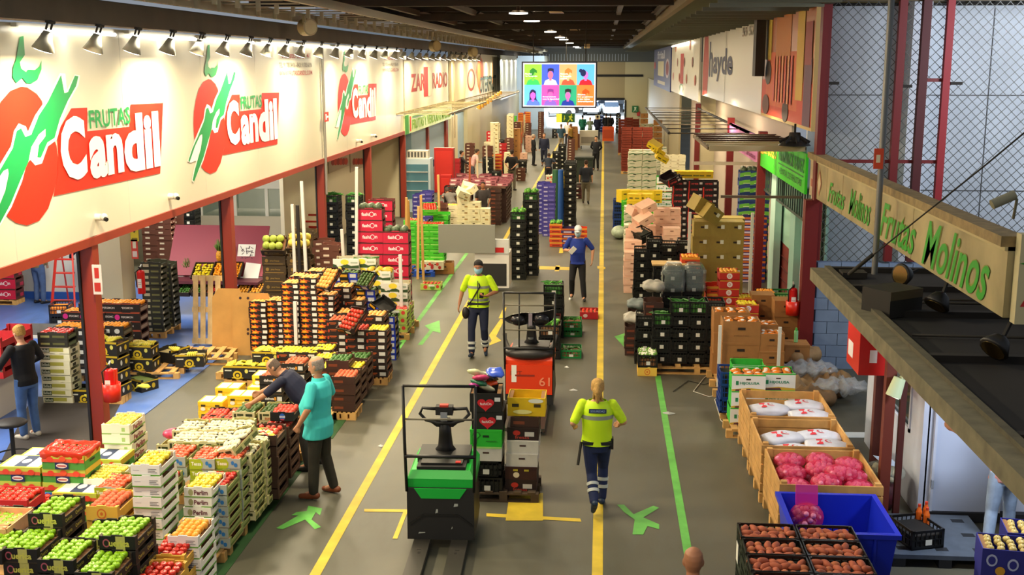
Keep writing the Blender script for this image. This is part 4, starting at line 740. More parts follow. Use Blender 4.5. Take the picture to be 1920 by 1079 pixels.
side_sign('shop_sign', 1432, 1528, 4.33, 6.6, RX, 'A85A22', [('r', 0, 1, 0, .35, 'C03A1A'), ('r', .1, .75, .1, .62, 'C85A2A'), ('r', .3, .6, .5, 1, 'B86A1A'), ('r', .02, .2, .55, 1, 'C8A83A'), ('r', .72, .84, .2, .95, 'C8A030'), ('r', .86, .98, .0, .55, '5A2A4A'), ('r', .86, .97, .5, .85, '8A2A2A'), ('c', .15, .42, .07, .12, '3A2A1A'), ('c', .55, .08, .06, .1, '3A1A10'), ('c', .12, .1, .08, .1, '5A2A18')]+[('r', .28+.06*i, .31+.06*i, .15, .58, 'D88A5A' if i % 2 else 'C84A34') for i in range(7)], 'big blurry orange and red fruit picture sign beside the wire fence', -1, 'C8A868')
side_sign('shop_sign', 1318, 1431, 4.28, 6.75, RX, 'CFC9B8', [('p', [(.02, 0), (.14, .05), (.16, .5), (.13, .9), (.08, .98), (.04, .9), (.02, .4)], 'B83A30'), ('b', 'h', .17, .25, .3, .8, '3A3E60'), ('b', 'ayde', .26, .62, .25, .68, '3A3E60'), ('r', .0, .004, 0, 1, '2A1A14'), ('r', .5, .504, 0, 1, '8A8474'), ('b', '55 57', .75, .9, .78, .88, '9A8A7A')], 'white fascia sign with dark blue lowercase letters and a red crayon shape', -1)
side_sign('shop_sign', 1260, 1312, 4.0, 6.7, RX-.1, 'E4DCC4', [('r', .4, .52, .2, .72, 'C0342C'), ('c', .46, .12, .08, .08, '7A8A7A')]+[('c', .1+.09*i, .3+.27*((i*5) % 3), .02, .08, ['C0502C', 'C86A3A', '8A4A3A'][i % 3]) for i in range(10) if i != 4], 'white fascia sign sprinkled with small red shapes around a red bottle', -1)
side_sign('shop_sign', 1227, 1258, 3.9, 6.5, RX-.1, '34387E', [('r', .3, .66, .3, .66, 'D8CFA8'), ('c', .85, .5, .1, .22, 'C8B8C8'), ('c', .85, .5, .07, .16, '8A2A3A'), ('b', 'frial', .25, .7, .72, .92, 'D8D8E8'), ('r', .3, .75, .1, .18, 'C8C0B0'), ('c', .08, .55, .06, .1, 'C84A3A')], 'violet blue fascia sign furthest along the right row of stalls', -1)
b = MB(); b.cyl((3.5, 49, 6.35), (3.5, 61, 6.35), .04, None, TUBE, 8); o = b.build('tube_lamp'); tag(o, 'long lit tube lamp over the white and violet signs at the far end', 'lamp')
GS = mat('green_sign', srgb('34C81C'), .4, emit=.0); side_sign('stall_sign', 1430, 1521, 3.1, 3.85, RX-.05, GS, [('r', .02, .14, .4, .85, 'D8B82A'), ('b', 'EL ABUELO', .15, .45, .45, .85, 'D8C83A'), ('b', 'HERMANOS YANEZ', .5, .98, .5, .85, '1E7A3A'), ('r', .5, .98, .4, .43, '1A5A2A'), ('t', 'VENTA DE FRUTAS', .52, .95, .15, .32, '1A5A2A')], 'bright green stall sign with yellow and dark green letters', -1, th=.05)
side_sign('stall_sign', 1372, 1428, 3.1, 3.75, RX-.05, 'D87AC0', [('b', 'Hortofrut', .1, .6, .3, .8, 'E8C8E0'), ('c', .75, .5, .08, .25, 'C02848'), ('t', 'frutas', .68, .95, .1, .3, '9A2A6A')], 'pink stall sign next beyond the bright green one', -1)
# frutas molinos light box
y0, y1 = 10.9, 21.3; o = root('light_box_sign', (RX, (y0+y1)/2, 3.13), 'long dirty cream light box with green handwritten lettering in front of the wire fence', 'sign')
L = y1-y0; b = MB(); LB = mat('light_box', srgb('A4966C'), .4, var=.3, scale=1.4, emit=0); b.box(0, .14, -L/2, L/2, 0, .68, LB)
for y in (-1.9, -.05, 2.3, 3.6): b.box(-.003, 0, y, y+.02, 0, .68, C('8A7A54'))
b.build('sign_panel', o); b = MB(); b.box(-.07, .16, -L/2, L/2, .68, .78, C('8A7448', .7, var=.3)); b.box(-.03, .16, -L/2, L/2, .64, .68, C('B8A878')); b.build('top_ledge', o)
p = MB(); DG = C('2F9A22', .5); OL = C('8A8A3A', .5)
for t, u0, u1, v0, v1 in (('Frutas', .17, .3, .12, .62), ('Molinos', .33, .47, .12, .72), ('Frutas', .525, .70, .08, .78), ('Molinos', .73, .96, .05, .85)):
    p = MB()
    for k, (mm, bo) in enumerate(((OL, .03), (DG, .012))):
        vs, fs = tgeo(t, bo, .45); p.add([(-.006-.004*k, L/2-L*(u0+(u1-u0)*a), .68*(v0+(v1-v0)*c)) for a, c in vs], [tuple(reversed(f)) for f in fs], mm)
    p.build('painted_lettering', o)
p = MB(); deco(p, (-.004, L/2, 0), (0, -L, 0), (0, 0, .68), (-1, 0, 0), [('r', 0, .07, .0, 1, 'B8A484'), ('r', .01, .05, .25, .45, 'A85A44'), ('p', [(.09, .1), (.11, .45), (.09, .8), (.07, .45)], 'A86A4A'), ('p', [(.09, .2), (.104, .45), (.09, .7), (.076, .45)], 'C8B890'), ('t', '96', .49, .51, .25, .55, 'A88A54')], .002)
p.build('painted_emblem', o)
b = MB(); b.box(3.86, 4.6, 10.75, 10.88, 3.1, 3.95, C('C4B88C')); deco(b, (3.86, 10.75, 3.1), (.74, 0, 0), (0, 0, .85), (0, -1, 0), [('p', [(.05, .2), (.3, .62), (.55, .2)], 'B82A28'), ('p', [(.12, .24), (.3, .54), (.48, .24)], 'D0C49A'), ('b', 'F', .26, .34, .27, .42, '2A8A22'), ('p', [(.1, .5), (.3, .62), (.5, .5), (.42, .66), (.6, .7), (.4, .74), (.44, .95), (.3, .78), (.16, .92), (.2, .72), (0, .68), (.2, .64)], '2A8A22')], .003)
tag(b.build('end_sign'), 'cream end panel with green leaf and red triangle closing the light box', 'sign')
p = atX(1640, 505, 3.55); b = MB(); b.cyl((p.x, p.y, 2.8), (p.x, p.y, 7.6), .04, None, C('7A7A76', .4, metal=.5), 10); tag(b.build('grey_pole'), 'tall thin grey steel pole in front of the wire fence and light box', 'pole')
q = atX(1652, 300, 3.5); b = MB(); b.box(q.x-.06, q.x+.06, p.y-.06, p.y-.05, q.z-.13, q.z+.13, C('D8481C', .4)); b.box(q.x-.03, q.x+.02, p.y-.062, p.y-.06, q.z-.05, q.z+.05, C('E8D8B0')); tag(b.build('fire_sign'), 'small orange notice fixed to the tall grey pole by the wire fence', 'sign')
a = atX(1592, 515, 3.0); e = Vector((4.6, 9.5, 6.1)); b = MB(); b.tube([a, a.lerp(e, .5)+Vector((0, 0, -.03)), e], .009, DKS, 6); b.tube([a, a.lerp(e, .1)], .025, DKS, 6); tag(b.build('stay_cable'), 'black stay cable slanting from the roof of the dark canopy past the light box', 'cable')
# screen
TY = 40.0; A = atY(978, 203, TY); B = atY(1120, 116, TY); w = B.x-A.x; h = B.z-A.z
tv = root('video_screen', (A.x, TY, A.z), 'large hanging video screen showing eight coloured squares with portraits', 'screen')
b = MB(); b.box(0, w, 0, .18, 0, h, C('14142A', .4)); b.build('screen_case', tv)
def E_(h_, s=1.05): return mat('glow_'+h_, srgb(h_), .5, emit=s)
p = MB(); e = .05; cw = (1-2*e*h/w)/4; ops = [('r', .02, .98, .03, .97, E_('F0F4FF'))]
cells = [('8CC83C', 0, 1), ('3A5AE8', 1, 1), ('F0A870', 2, 1), ('5AB4F8', 3, 1), ('5AB0F8', 0, 0), ('D84AA8', 1, 0), ('22A078', 2, 0), ('FC7A34', 3, 0)]
for c_, i, j in cells:
    u0 = .035+i*.2325; u1 = u0+.2325; v0 = .055+j*.445; v1 = v0+.445; ops.append(('r', u0, u1, v0, v1, E_(c_)))
def port(i, j, hair, skin, shirt, kind):
    u = .035+i*.2325; v = .055+j*.445; W_, H_ = .2325, .445
    def P(pts): return [(u+a*W_, v+c*H_) for a, c in pts]
    if kind == 'long': ops.append(('p', P([(.2, .0), (.2, .1), (.3, .3), (.3, .6), (.4, .76), (.52, .78), (.66, .7), (.7, .3), (.85, .15), (.9, 0)]), E_(hair)))
    ops.append(('p', P([(.12, 0), (.2, .2), (.38, .28), (.62, .28), (.8, .2), (.9, 0)]), E_(shirt)))
    ops.append(('c', u+.5*W_, v+.48*H_, .15*W_, .18*H_, E_(skin))); ops.append(('p', P([(.43, .2), (.57, .2), (.56, .4), (.44, .4)]), E_(skin)))
    if kind == 'short': ops.append(('p', P([(.33, .55), (.34, .78), (.5, .82), (.68, .78), (.68, .55), (.62, .66), (.4, .66)]), E_(hair)))
    if kind == 'long': ops.append(('p', P([(.34, .55), (.36, .72), (.5, .78), (.64, .7), (.68, .55), (.5, .66)]), E_(hair)))
    if kind == 'bun': ops.append(('c', u+.36*W_, v+.58*H_, .16*W_, .17*H_, E_(hair))); ops.append(('c', u+.22*W_, v+.68*H_, .1*W_, .09*H_, E_(hair)))
    if kind == 'cap': ops.append(('p', P([(.3, .45), (.32, .7), (.5, .82), (.72, .7), (.72, .55), (.6, .62), (.5, .45)]), E_(hair)))
port(0, 1, '147A28', '6ABE3A', '2CC058', 'cap'); port(1, 1, '0C1244', 'FC6C90', 'F0D8E0', 'short'); port(2, 1, 'C87A34', 'F4B488', 'F05038', 'cap'); port(3, 1, '0C1A50', 'C070C8', 'F0142C', 'bun')
port(0, 0, '0C1244', 'F45ACC', '5070F0', 'long'); port(1, 0, '7A2A84', 'E45AA8', '7A5AC0', 'short'); port(2, 0, '1A0E24', 'C060B0', '0A2C98', 'short'); port(3, 0, 'F04C14', 'FC8A4C', 'D86A34', 'cap')
WG = E_('FFFFFF', 1.2)
def tl(i, j, lines, v):
    u = .035+i*.2325+.015
    for k, t in enumerate(lines): ops.append(('b', t, u, u+.0145*len(t), .055+j*.445+v-.05*k, .055+j*.445+v+.034-.05*k, WG))
tl(0, 1, ['Revisa', 'tu lenguaje'], .22); tl(2, 1, ['Fomenta', 'la escucha', 'activa'], .22); tl(1, 0, ['Comprometete', 'con la igualdad'], .17); tl(3, 0, ['Elimina', 'los prejuicios', 'y los roles', 'estereotipados'], .22)
deco(p, (0, -.004, 0), (w, 0, 0), (0, 0, h), (0, -1, 0), ops, .002); p.build('display', tv)
b = MB()
for x in (.4, w-.4): b.cyl((x, .1, h), (x, .1, 7.0-A.z), .02, None, DKS)
b.build('hanger', tv)
A = atY(1043, 230, 48); B = atY(1078, 214, 48); b = MB(); b.box(A.x, B.x, 48, 48.05, A.z, B.z, C('1E5A2C')); deco(b, (A.x, 48, A.z), (B.x-A.x, 0, 0), (0, 0, B.z-A.z), (0, -1, 0), [('r', 0, .3, 0, 1, mat('exit_glow', srgb('C8C83A'), .5, emit=.8)), ('p', [(.4, .1), (.5, .5), (.4, .5)], 'C8D83A'), ('p', [(.42, .8), (.46, .8), (.46, .3), (.42, .3)], 'C8D83A'), ('p', [(.6, .1), (.72, .45), (.66, .7), (.8, .8), (.9, .6), (.8, .5), (.9, .2), (.84, .1), (.74, .35), (.66, .1)], 'C8D83A'), ('c', .82, .88, .03, .08, 'C8D83A')], .004)
b.cyl((A.x+.4, 48.02, B.z), (A.x+.4, 48.02, 7), .01, None, DKS, 6); tag(b.build('exit_sign'), 'green and yellow running figure exit sign hanging below the video screen', 'sign')
for px, py, lab in ((1191, 205, 'green running figure exit sign on the beige end wall'),):
    A = atY(px-6, py+6, 104.9); B = atY(px+6, py-6, 104.9); b = MB(); b.box(A.x, B.x, 104.8, 104.9, A.z, B.z, C('1E6A34')); deco(b, (A.x, 104.8, A.z), (B.x-A.x, 0, 0), (0, 0, B.z-A.z), (0, -1, 0), [('p', [(.2, .1), (.4, .5), (.3, .8), (.7, .8), (.6, .5), (.7, .1), (.5, .4), (.3, .1)], 'D0D8B0')], .01); tag(b.build('exit_sign'), lab, 'sign')
for px, py, lab in ((986, 214, 'on the bluish wall left of the far doorway'), (1197, 214, 'below the exit sign on the beige end wall')):
    yy = 96.9 if px < 1000 else 104.9
    A = atY(px-3, py+4, yy); B = atY(px+3, py-4, yy); b = MB(); b.box(A.x, B.x, yy-.05, yy, A.z, B.z, C('B8302A')); tag(b.build('fire_sign'), 'tiny red fire sign '+lab, 'sign')
# pendants
PG = mat('pendant_glow', (1, .93, .78), .4, emit=9); pm = {}
for i, (px, py) in enumerate(((972, 18), (997, 33), (1032, 59), (1050, 71), (1057, 80), (1068, 86), (1080, 95), (1084, 98), (1089, 101), (1092, 103))):
    p = atX(px, py, -2.2); z = 6.83
    if not pm:
        b = MB(); b.cyl((0, 0, 0), (0, 0, .03), .24, None, PG, 20, False); pm['g'] = b.mesh('lamp_glass'); b = MB(); b.cyl((0, 0, .031), (0, 0, .09), .25, .12, C('2A2420')); b.cyl((0, 0, .09), (0, 0, .3), .05, None, C('2A2420')); pm['s'] = b.mesh('lamp_housing')
        b = MB(); b.cyl((0, 0, .3), (0, 0, .5), .012, None, DKS, 6); pm['r'] = b.mesh('hanging_rod')
    o = root('pendant_lamp', (-2.2, p.y, z-.1), 'round flat lit high bay lamp hanging from the dark roof over the aisle', 'lamp', 'high bay lamps down the middle of the roof')
    for k, n in (('g', 'lamp_glass'), ('s', 'lamp_housing'), ('r', 'hanging_rod')): link(n, pm[k], o)
for px, py, s in ((1044, 14, 26), (1078, 58, 18), (1101, 87, 10)):
    p = atY(px, py, 36+(26-s)*2.4); b = MB(); q = s/2140*p.y/2; b.box(p.x-q, p.x+q, p.y-.3, p.y+.3, p.z-q*.8, p.z+q*.8, C('A8936A')); b.cyl((p.x, p.y, p.z+q*.8), (p.x, p.y, 7.1), .02, None, DKS, 6)
    tag(b.build('roof_speaker'), 'beige box hanging from the roof beside the pendant lamps, '+{26: 'the largest one', 18: 'the middle one', 10: 'the smallest one'}[s], 'loudspeaker')

awning(56, 74, LX, -5.4, 3.7, 10, '8A7A54', 'second slatted awning frame further along the left stalls', '6A5A3A')
for i in range(9):
    p = atY(898+i*5, 204-i*3.4, 52+i*2.2); b = MB(); b.cyl((0, 0, 0), (.05, -.05, .2), .13, .05, C('C8902E', .4), 10); b.cyl((0, 0, -.012), (0, 0, 0), .11, None, PG, 10); b.cyl((.05, -.05, .2), (.05, -.05, .5), .01, None, DKS, 5)
    tag(b.build('flood_lamp', None, p), 'small golden flood lamp in the row below the left slatted awning', 'lamp', 'golden flood lamps below the left awning')
# ------------------------------------------------------------------ produce on the left hand side
for k, w, d, h in (('perlim', .31, .48, .115), ('whiteslat', .31, .48, .12), ('tessa', .30, .48, .125), ('garlic', .31, .48, .12), ('sun', .33, .48, .105), ('darklabel', .36, .5, .12), ('blueyellow', .36, .36, .12), ('darkpeach', .31, .44, .11), ('disfruta', .33, .48, .14), ('yellowlid', .38, .34, .15), ('kapu', .31, .4, .12)):
    v = K[k]; src = v[5]; s = (w/v[2], d/v[3], h/v[4])
    def mk(f, src=src, s=s):
        ps = src(f)
        for n, p in ps: p.v = [(a*s[0], b_*s[1], c_*s[2]) for a, b_, c_ in p.v]
        return ps
    K[k] = (v[0], v[1], w, d, h, mk)
def SY(key, px, py, Y, desc, fr=None, z0=.14, w=0, **k):
    z = atY(px, py, Y).z; n = max(1, round((z-z0)/K[key][4])); p = atY(px, py, Y)
    return stack(key, px, py, z0, n, desc, fr, pos=(p.x, Y), **k)
def PAL(x0, x1, y0, y1, label, **k): return pallet((x0+x1)/2, (y0+y1)/2, x1-x0, y1-y0, 0, label, **k)
GA = 'green apple lying in rows in '
# near corner, black crates of green apples
q = 'black crate of green apples, '
stack('querica', 52, 964, .17, 7, q+'standing behind the two lower ones', ('green_apple', 4, 5, GA+'the raised black crate at the near corner', 1))
stack('querica', 2, 1030, .16, 6, q+'blue sticker, beside the frame edge', ('green_apple', 4, 6, GA+'the black crate with blue sticker by the frame edge', 1))
stack('querica', 70, 1051, .16, 6, q+'blue sticker, second along the front', ('green_apple', 4, 6, GA+'the second black crate along the front', 1))
stack('querica', 184, 1007, .17, 7, q+'tallest stack beside the white cartons', ('green_apple', 4, 6, GA+'the black crate beside the tall white stack', 1))
stack('querica', 137, 1074, .16, 6, q+'lowest in the very front row', ('green_apple', 4, 6, GA+'the black crate in the very front row', 1))
stack('querica', -66, 1032, .16, 6, q+'cut off by the frame edge', ('green_apple', 4, 6, GA+'the black crate cut by the frame edge', 1), show=1)
stack('querica', 0, 0, .16, 6, q+'half hidden behind the raised one', ('green_apple', 4, 6, GA+'the half hidden black crate behind', 1), pos=(-6.15, 10.2), show=1)
stack('querica', 0, 0, .16, 6, q+'tucked between raised and tallest stacks', ('green_apple', 4, 6, GA+'the black crate tucked between two stacks', 1), pos=(-5.03, 9.95), show=2)
stack('salmon', -62, 990, .16, 6, 'pale salmon wooden crate standing behind the apple crates', None, show=2)
stack('redplastic', -37, 937, .15, 6, 'bright red tray of tomatoes beside the striped tomato cartons', ('tomato', 6, 5, 'ripe tomato in the bright red tray by the frame edge', 1), show=3)
stack('blue', 50, 950, .2, 5, 'small blue tray of red apples beside the red tray', ('red_apple', 4, 4, 'red apple in the small blue tray', .9), show=2)
stack('tomato', 77, 853, .14, 6, 'green and red striped tomato carton, open, with red film', ('tomato', 6, 4, 'ripe tomato in the open carton wrapped in red film', 1.1), show=5)
stack('tomato', 100, 925, .14, 4, 'striped tomato carton offset beneath the open one', None, show=2)
stack('tomato', -6, 877, .14, 5, 'closed white topped tomato carton at the frame edge', None, show=3)
stack('tomato', 29, 861, .14, 4, 'closed white topped tomato carton in the rear row', None, show=2)
stack('tomato', 150, 862, .14, 4, 'closed tomato carton partly behind the cream apple stack', None, show=3)
o = K['tomato']; p = at(77, 853, 1.16)
b = MB(); rr = random.Random(4); rg = []
for k, (z, e) in enumerate(((-.045, .012), (.0, .03), (.035, .02), (.03, -.02), (-.0, -.05))):
    rg.append([Vector(((.25+e)*max(-1, min(1, 1.35*_c(t)))+rr.uniform(-.012, .012), (.2+e)*max(-1, min(1, 1.35*_s(t)))+rr.uniform(-.012, .012), z+rr.uniform(-.01, .01))) for t in [i*2*math.pi/36 for i in range(36)]])
b.loft(rg, C('D83018', .25, alpha=.8), cap=False); tag(b.build('red_film_liner', None, (p.x+.25, p.y+.2, 1.16)), 'crumpled translucent red film folded over the rim of the open tomato carton', 'film')
# white cartons
stack('perlimside', 191, 797, .14, 8, 'cream apple carton of the squat stack by the red post', ('pale_apple', 5, 6, 'pale yellow apple in the cream carton by the red post', .9))
stack('perlimside', 158, 899, .14, 6, 'cream apple carton in the low stack before the squat one', ('pale_apple', 5, 6, 'pale yellow apple in the low cream carton', .9), show=3)
stack('whiteslat', 244, 873, .14, 10, 'white slatted apple carton of the tallest foreground stack', ('yellow_apple', 4, 5, 'yellow apple on top of the tallest white carton stack', 1.05))
stack('perlim', 343, 915, .14, 7, 'white apple carton with maroon name, middle stack', ('yellow_apple', 4, 5, 'yellow apple above the maroon lettered white cartons', 1))
stack('whiteslat', 315, 1006, .14, 6, 'white apple carton in front of the maroon lettered ones', ('yellow_plum', 4, 5, 'golden apple in the low white carton in front', 1.1))
FNX = FN; FN['yellow_plum'] = 'golden_apple'
stack('peachbox', 160, 950, .14, 5, 'yellow peach carton with an orange ring mark', ('peach', 4, 6, 'blushed peach in the yellow ring marked carton', 1), show=3)
stack('yellowred', 345, 1044, .14, 4, 'yellow apple carton beside the white slatted stack', ('red_apple', 4, 5, 'shiny red apple in the upper yellow carton', 1), anchor='fr')
stack('yellowred', 315, 1096, .14, 4, 'yellow apple carton at the bottom edge', ('red_apple', 4, 5, 'shiny red apple in the lowest yellow carton', 1), anchor='fr')
stack('yellowred', 0, 0, .14, 4, 'yellow apple carton squeezed behind the tall white stack', ('yellow_plum', 4, 5, 'golden apple in the squeezed yellow carton', 1), pos=(-5.0, 10.35), show=2)
# green and yellow row
c1_, z1_ = stack('tessa', 353, 861, .14, 7, 'green apple carton with a leaf shaped name, inner one', ('blush_apple', 4, 5, 'blushed apple in the inner leaf marked carton', 1))
c2_, _ = stack('tessa', 403, 861, .14, 7, 'green apple carton with a leaf shaped name, aisle side', ('blush_apple', 4, 5, 'blushed apple in the aisle side leaf marked carton', 1))
stack('tessa', 0, 0, .14, 6, 'green apple carton one step lower, aisle side', ('red_apple', 4, 5, 'red apple in the stepped down aisle side carton', .95), pos=(c2_.x-.15, c2_.y-.76))
stack('tessa', 0, 0, .14, 6, 'green apple carton one step lower, inner side', ('red_apple', 4, 5, 'red apple in the stepped down inner carton', .95), pos=(c1_.x-.5, c1_.y-.76), show=2)
stack('tessa', 0, 0, .14, 7, 'green apple carton third from the aisle', ('blush_apple', 4, 5, 'blushed apple in the third carton from the aisle', 1), pos=(c1_.x-.5, c1_.y-.2), show=2)
stack('tessa', 0, 0, .14, 6, 'green apple carton beside the tall white stack', ('blush_apple', 4, 5, 'blushed apple in the carton next to the tall white stack', 1), pos=(c1_.x-.98, c1_.y-.9), show=2)
q = 'pale endive crate with black print, '
for i, (px, py, t, n, sh) in enumerate(((314, 829, 'innermost of the row', 7, 3), (358, 829, 'second of the row', 7, 3), (402, 829, 'third of the row', 7, 2))):
    stack('garlic', px, py, .14, n, q+t, ('endive', 6, 4, 'white endive packed in the pale crate, '+t, 1), show=sh)
for i, (px, py, t) in enumerate(((472, 853, 'near one against the aisle'), (497, 827, 'second one against the aisle'))):
    c, z = stack('garlic', px, py, .14, 7, q+t, ('endive', 6, 4, 'white endive packed in the pale crate, '+t, 1), anchor='fr')
for i, (px, py, t, sh) in enumerate(((323, 808, 'rear inner', 1), (371, 808, 'rear middle', 1), (414, 806, 'rear outer', 1))):
    stack('garlic', px, py, .14, 7, q+t, ('endive', 6, 4, 'white endive packed in the pale crate, '+t, 1), show=sh)
def tilted(key, px, py, z, rot, desc, fr=None, Y=None):
    p = at(px, py, z) if Y is None else atY(px, py, Y); nm, cat, w, d, h, fn = K[key]
    o = crate(key, p, desc, None, 0, C and ('7A5230' if fr else None), rot)
    if fr: M = Matrix.Translation(p) @ Euler(rot).to_matrix().to_4x4(); fill(M, w, d, h-.06, fr[0], fr[1], fr[2], fr[3], fr[3], fr[4], int(px), mess=.1)
    return o
tilted('garlic', 448, 838, 1.03, (.35, -.3, -.45), 'tilted pale endive crate lying across the endive row', ('endive', 6, 4, 'white endive in the tilted crate', 1))
# peaches and yellow cartons
for r_, y_, yy in ((0, 798, 'front'), (1, 782, 'rear')):
    for i, px in enumerate(((359, 401, 447), (377, 419, 462))[r_]):
        t = yy+' row, '+('inner', 'middle', 'aisle side')[i]
        stack('darkpeach', px, y_, .14, 5, 'dark peach crate in the '+t, ('nectarine', 5, 5, 'red nectarine in the dark crate of the '+t, .9, 'peach'), show=3)
for i, (px, py, n, t) in enumerate(((372, 755, 2, 'nearest to the blue floor'), (426, 744, 3, 'stepped behind the first'), (440, 755, 2, 'beside the dark crates'), (403, 729, 2, 'on its own further back'), (463, 728, 3, 'against the dark stack'), (474, 706, 4, 'highest, beside the dark stack'))):
    stack('yellowlid', px, py, .14, n, 'yellow vegetable carton with white lid, '+t)
SY('disfruta', 486, 704, 15.9, 'dark peach crate with white script, behind the bending man', ('peach', 5, 5, 'pale peach above the white lettered dark crates', .95))
SY('disfruta', 530, 690, 16.6, 'dark peach crate with white script, further row', ('peach', 5, 5, 'pale peach in the further dark crates', .95), show=3)
# aisle side stacks by the two men
stack('brownfruit', 518, 818, .14, 6, 'dark brown crate by the knees of the bending man', ('nectarine', 4, 4, 'yellow and red fruit in the narrow dark crate', .9, 'lemon'), anchor='fr')
stack('brownfruit', 541, 803, .14, 5, 'brown crate standing at the aisle edge before the men', ('red_apple', 4, 5, 'deep red apple in the brown aisle crate', 1), anchor='fr')
stack('garlic', 0, 0, .14, 6, 'pear crate just behind the endive row', ('avocado', 5, 5, 'green pear in the crate behind the endives', .9), pos=(-4.95, 14.5), show=2); 
stack('garlic', 0, 0, .14, 6, 'pear crate below the black held crate', ('avocado', 5, 5, 'green pear in the crate below the held one', .9), pos=(-4.6, 14.52), show=2)
KP = stack('kapu', 506, 774, .9, 1, 'black peach crate with a round blue and white mark, gripped by the bending man', ('nectarine', 5, 4, 'red nectarine in the crate gripped by the bending man', 1))
# pallets under the front row
for i, (y0, y1, x0, x1) in enumerate(((9.2, 10.4, -5.3, -4.35), (10.6, 11.75, -5.0, -4.15), (11.85, 13.05, -5.0, -4.15), (13.15, 14.3, -5.0, -4.2), (14.5, 15.6, -5.0, -4.15), (15.8, 17.0, -4.95, -4.1), (17.1, 18.3, -4.95, -4.1), (9.0, 10.1, -6.4, -5.4), (12.2, 13.4, -6.9, -6.0), (17.9, 19.0, -5.6, -4.5), (19.2, 20.6, -5.4, -4.3), (19.4, 20.6, -6.4, -5.5))):
    PAL(x0, x1, y0, y1, 'wooden pallet under the left hand produce row, '+('first', 'second', 'third', 'fourth', 'fifth', 'sixth', 'seventh', 'one below the black crates', 'one below the cream cartons', 'one under the lemon trays', 'one under the dark fruit crates', 'one under the flame printed crates')[i]+('' if i > 6 else ' from the camera'))
# mid row: lemons, persimmons
LEM = ('lemon', 5, 5)
SY('darklabel', 517, 661, 18.2, 'dark lemon tray, inner one of the pair', LEM+('yellow lemon in the inner dark tray', .95), z0=.14)
SY('darklabel', 553, 661, 18.2, 'dark lemon tray next to the inner one', LEM+('yellow lemon in the tray next to the inner one', .9), z0=.14, show=2)
SY('darklabel', 583, 662, 18.4, 'dark lemon tray under the dark fruit stacks', LEM+('yellow lemon in the tray under the dark fruit stacks', .95), z0=.14)
SY('brownfruit', 596, 684, 17.4, 'deep brown lemon crate nearer the men', LEM+('yellow lemon in the deep brown crate', .95), z0=.14)
SY('brownfruit', 634, 683, 17.45, 'deep brown lemon crate at the aisle edge', LEM+('yellow lemon in the aisle edge crate', .95), z0=.14)
SY('brownfruit', 583, 676, 18.0, 'deep brown lemon crate in the second row', LEM+('yellow lemon in the second row crate', .9), z0=.14, show=1)
SY('brownfruit', 622, 702, 16.9, 'brown crate of pink fruit beside the men', ('peach', 5, 6, 'pink peach in the crate beside the men', .95), z0=.14)
q = 'black crate printed with an orange flame, '
PER = ('persimmon', 4, 5)
SY('sun', 526, 532, 20.3, q+'inner column', PER+('orange persimmon on the inner flame column', .85))
SY('sun', 559, 523, 20.3, q+'middle column', PER+('orange persimmon on the middle flame column', .85))
SY('sun', 592, 551, 20.3, q+'outer column', PER+('orange persimmon on the outer flame column', .85))
SY('sun', 540, 515, 21.0, q+'rear inner column', PER+('orange persimmon on the rear inner column', .85), show=2)
SY('sun', 573, 511, 21.0, q+'rear outer column', PER+('orange persimmon on the rear outer column', .85), show=2)
SY('sun', 466, 562, 20.6, q+'low column by the cardboard', PER+('orange persimmon on the low column by the cardboard', .85))
SY('sun', 497, 561, 20.7, q+'low column second by the cardboard', PER+('orange persimmon on the second low column', .85))
tilted('sun', 618, 528, 1.62, (.75, .0, -.5), 'tilted flame printed crate of persimmons resting on the dark stacks', PER+('orange persimmon in the tilted crate', .95), Y=20.3)
q = 'dark fruit crate with orange print, '
NEC = ('nectarine', 4, 5)
SY('darklabel', 612, 596, 19.6, q+'inner front column', ('peach', 4, 5, 'pink fruit on the inner front dark column', .9))
SY('darklabel', 647, 622, 18.9, q+'middle front column', NEC+('red fruit on the middle front dark column', .9))
SY('darklabel', 681, 597, 19.5, q+'aisle side column', ('persimmon', 4, 5, 'orange fruit on the aisle side dark column', .9))
SY('darklabel', 685, 620, 18.9, q+'low aisle column', ('lemon', 5, 6, 'lemon on the low aisle side dark column', .9))
SY('darklabel', 628, 583, 20.2, q+'second row inner column', ('persimmon', 4, 5, 'orange fruit on the second row inner column', .9))
SY('darklabel', 645, 569, 20.8, q+'second row outer column', ('persimmon', 4, 5, 'orange fruit on the second row outer column', .9))
SY('darklabel', 622, 545, 20.85, q+'rear column below the tilted crate', ('persimmon', 4, 5, 'orange fruit on the rear column', .9), show=5)
tilted('darklabel', 664, 606, 1.02, (.7, 0, -.6), 'tilted dark crate of red nectarines over the front columns', NEC+('red nectarine in the tilted dark crate', 1), Y=18.8)
for i, (x, y) in enumerate(((-4.35, 17.35), (-4.2, 18.05))):
    stack('brownfruit', 0, 0, .14, 5-i, 'dark green black crate at the aisle edge, '+('near', 'far')[i], ('lime', 5, 5, 'green fruit in the aisle edge crate, '+('near', 'far')[i], .9), pos=(x, y), show=5)
q = 'blue and yellow avocado crate, '
SY('blueyellow', 637, 513, 21.7, q+'rear column', ('avocado', 4, 4, 'avocado on the rear blue column', .9))
SY('blueyellow', 669, 546, 21.2, q+'middle column', ('avocado', 4, 4, 'avocado on the middle blue column', .9))
SY('blueyellow', 705, 590, 20.6, q+'aisle column', ('avocado', 4, 4, 'avocado on the aisle blue column', .9), z0=.0)
tilted('blueyellow', 689, 530, 1.7, (.75, 0, -.55), 'tilted blue and yellow crate of avocados on the middle column', ('avocado', 4, 5, 'dark avocado in the tilted blue crate', .85), Y=21.2)
tilted('blueyellow', 717, 578, 1.05, (.3, .5, -.5), 'tilted blue and yellow crate capping the aisle column', None, Y=20.6)
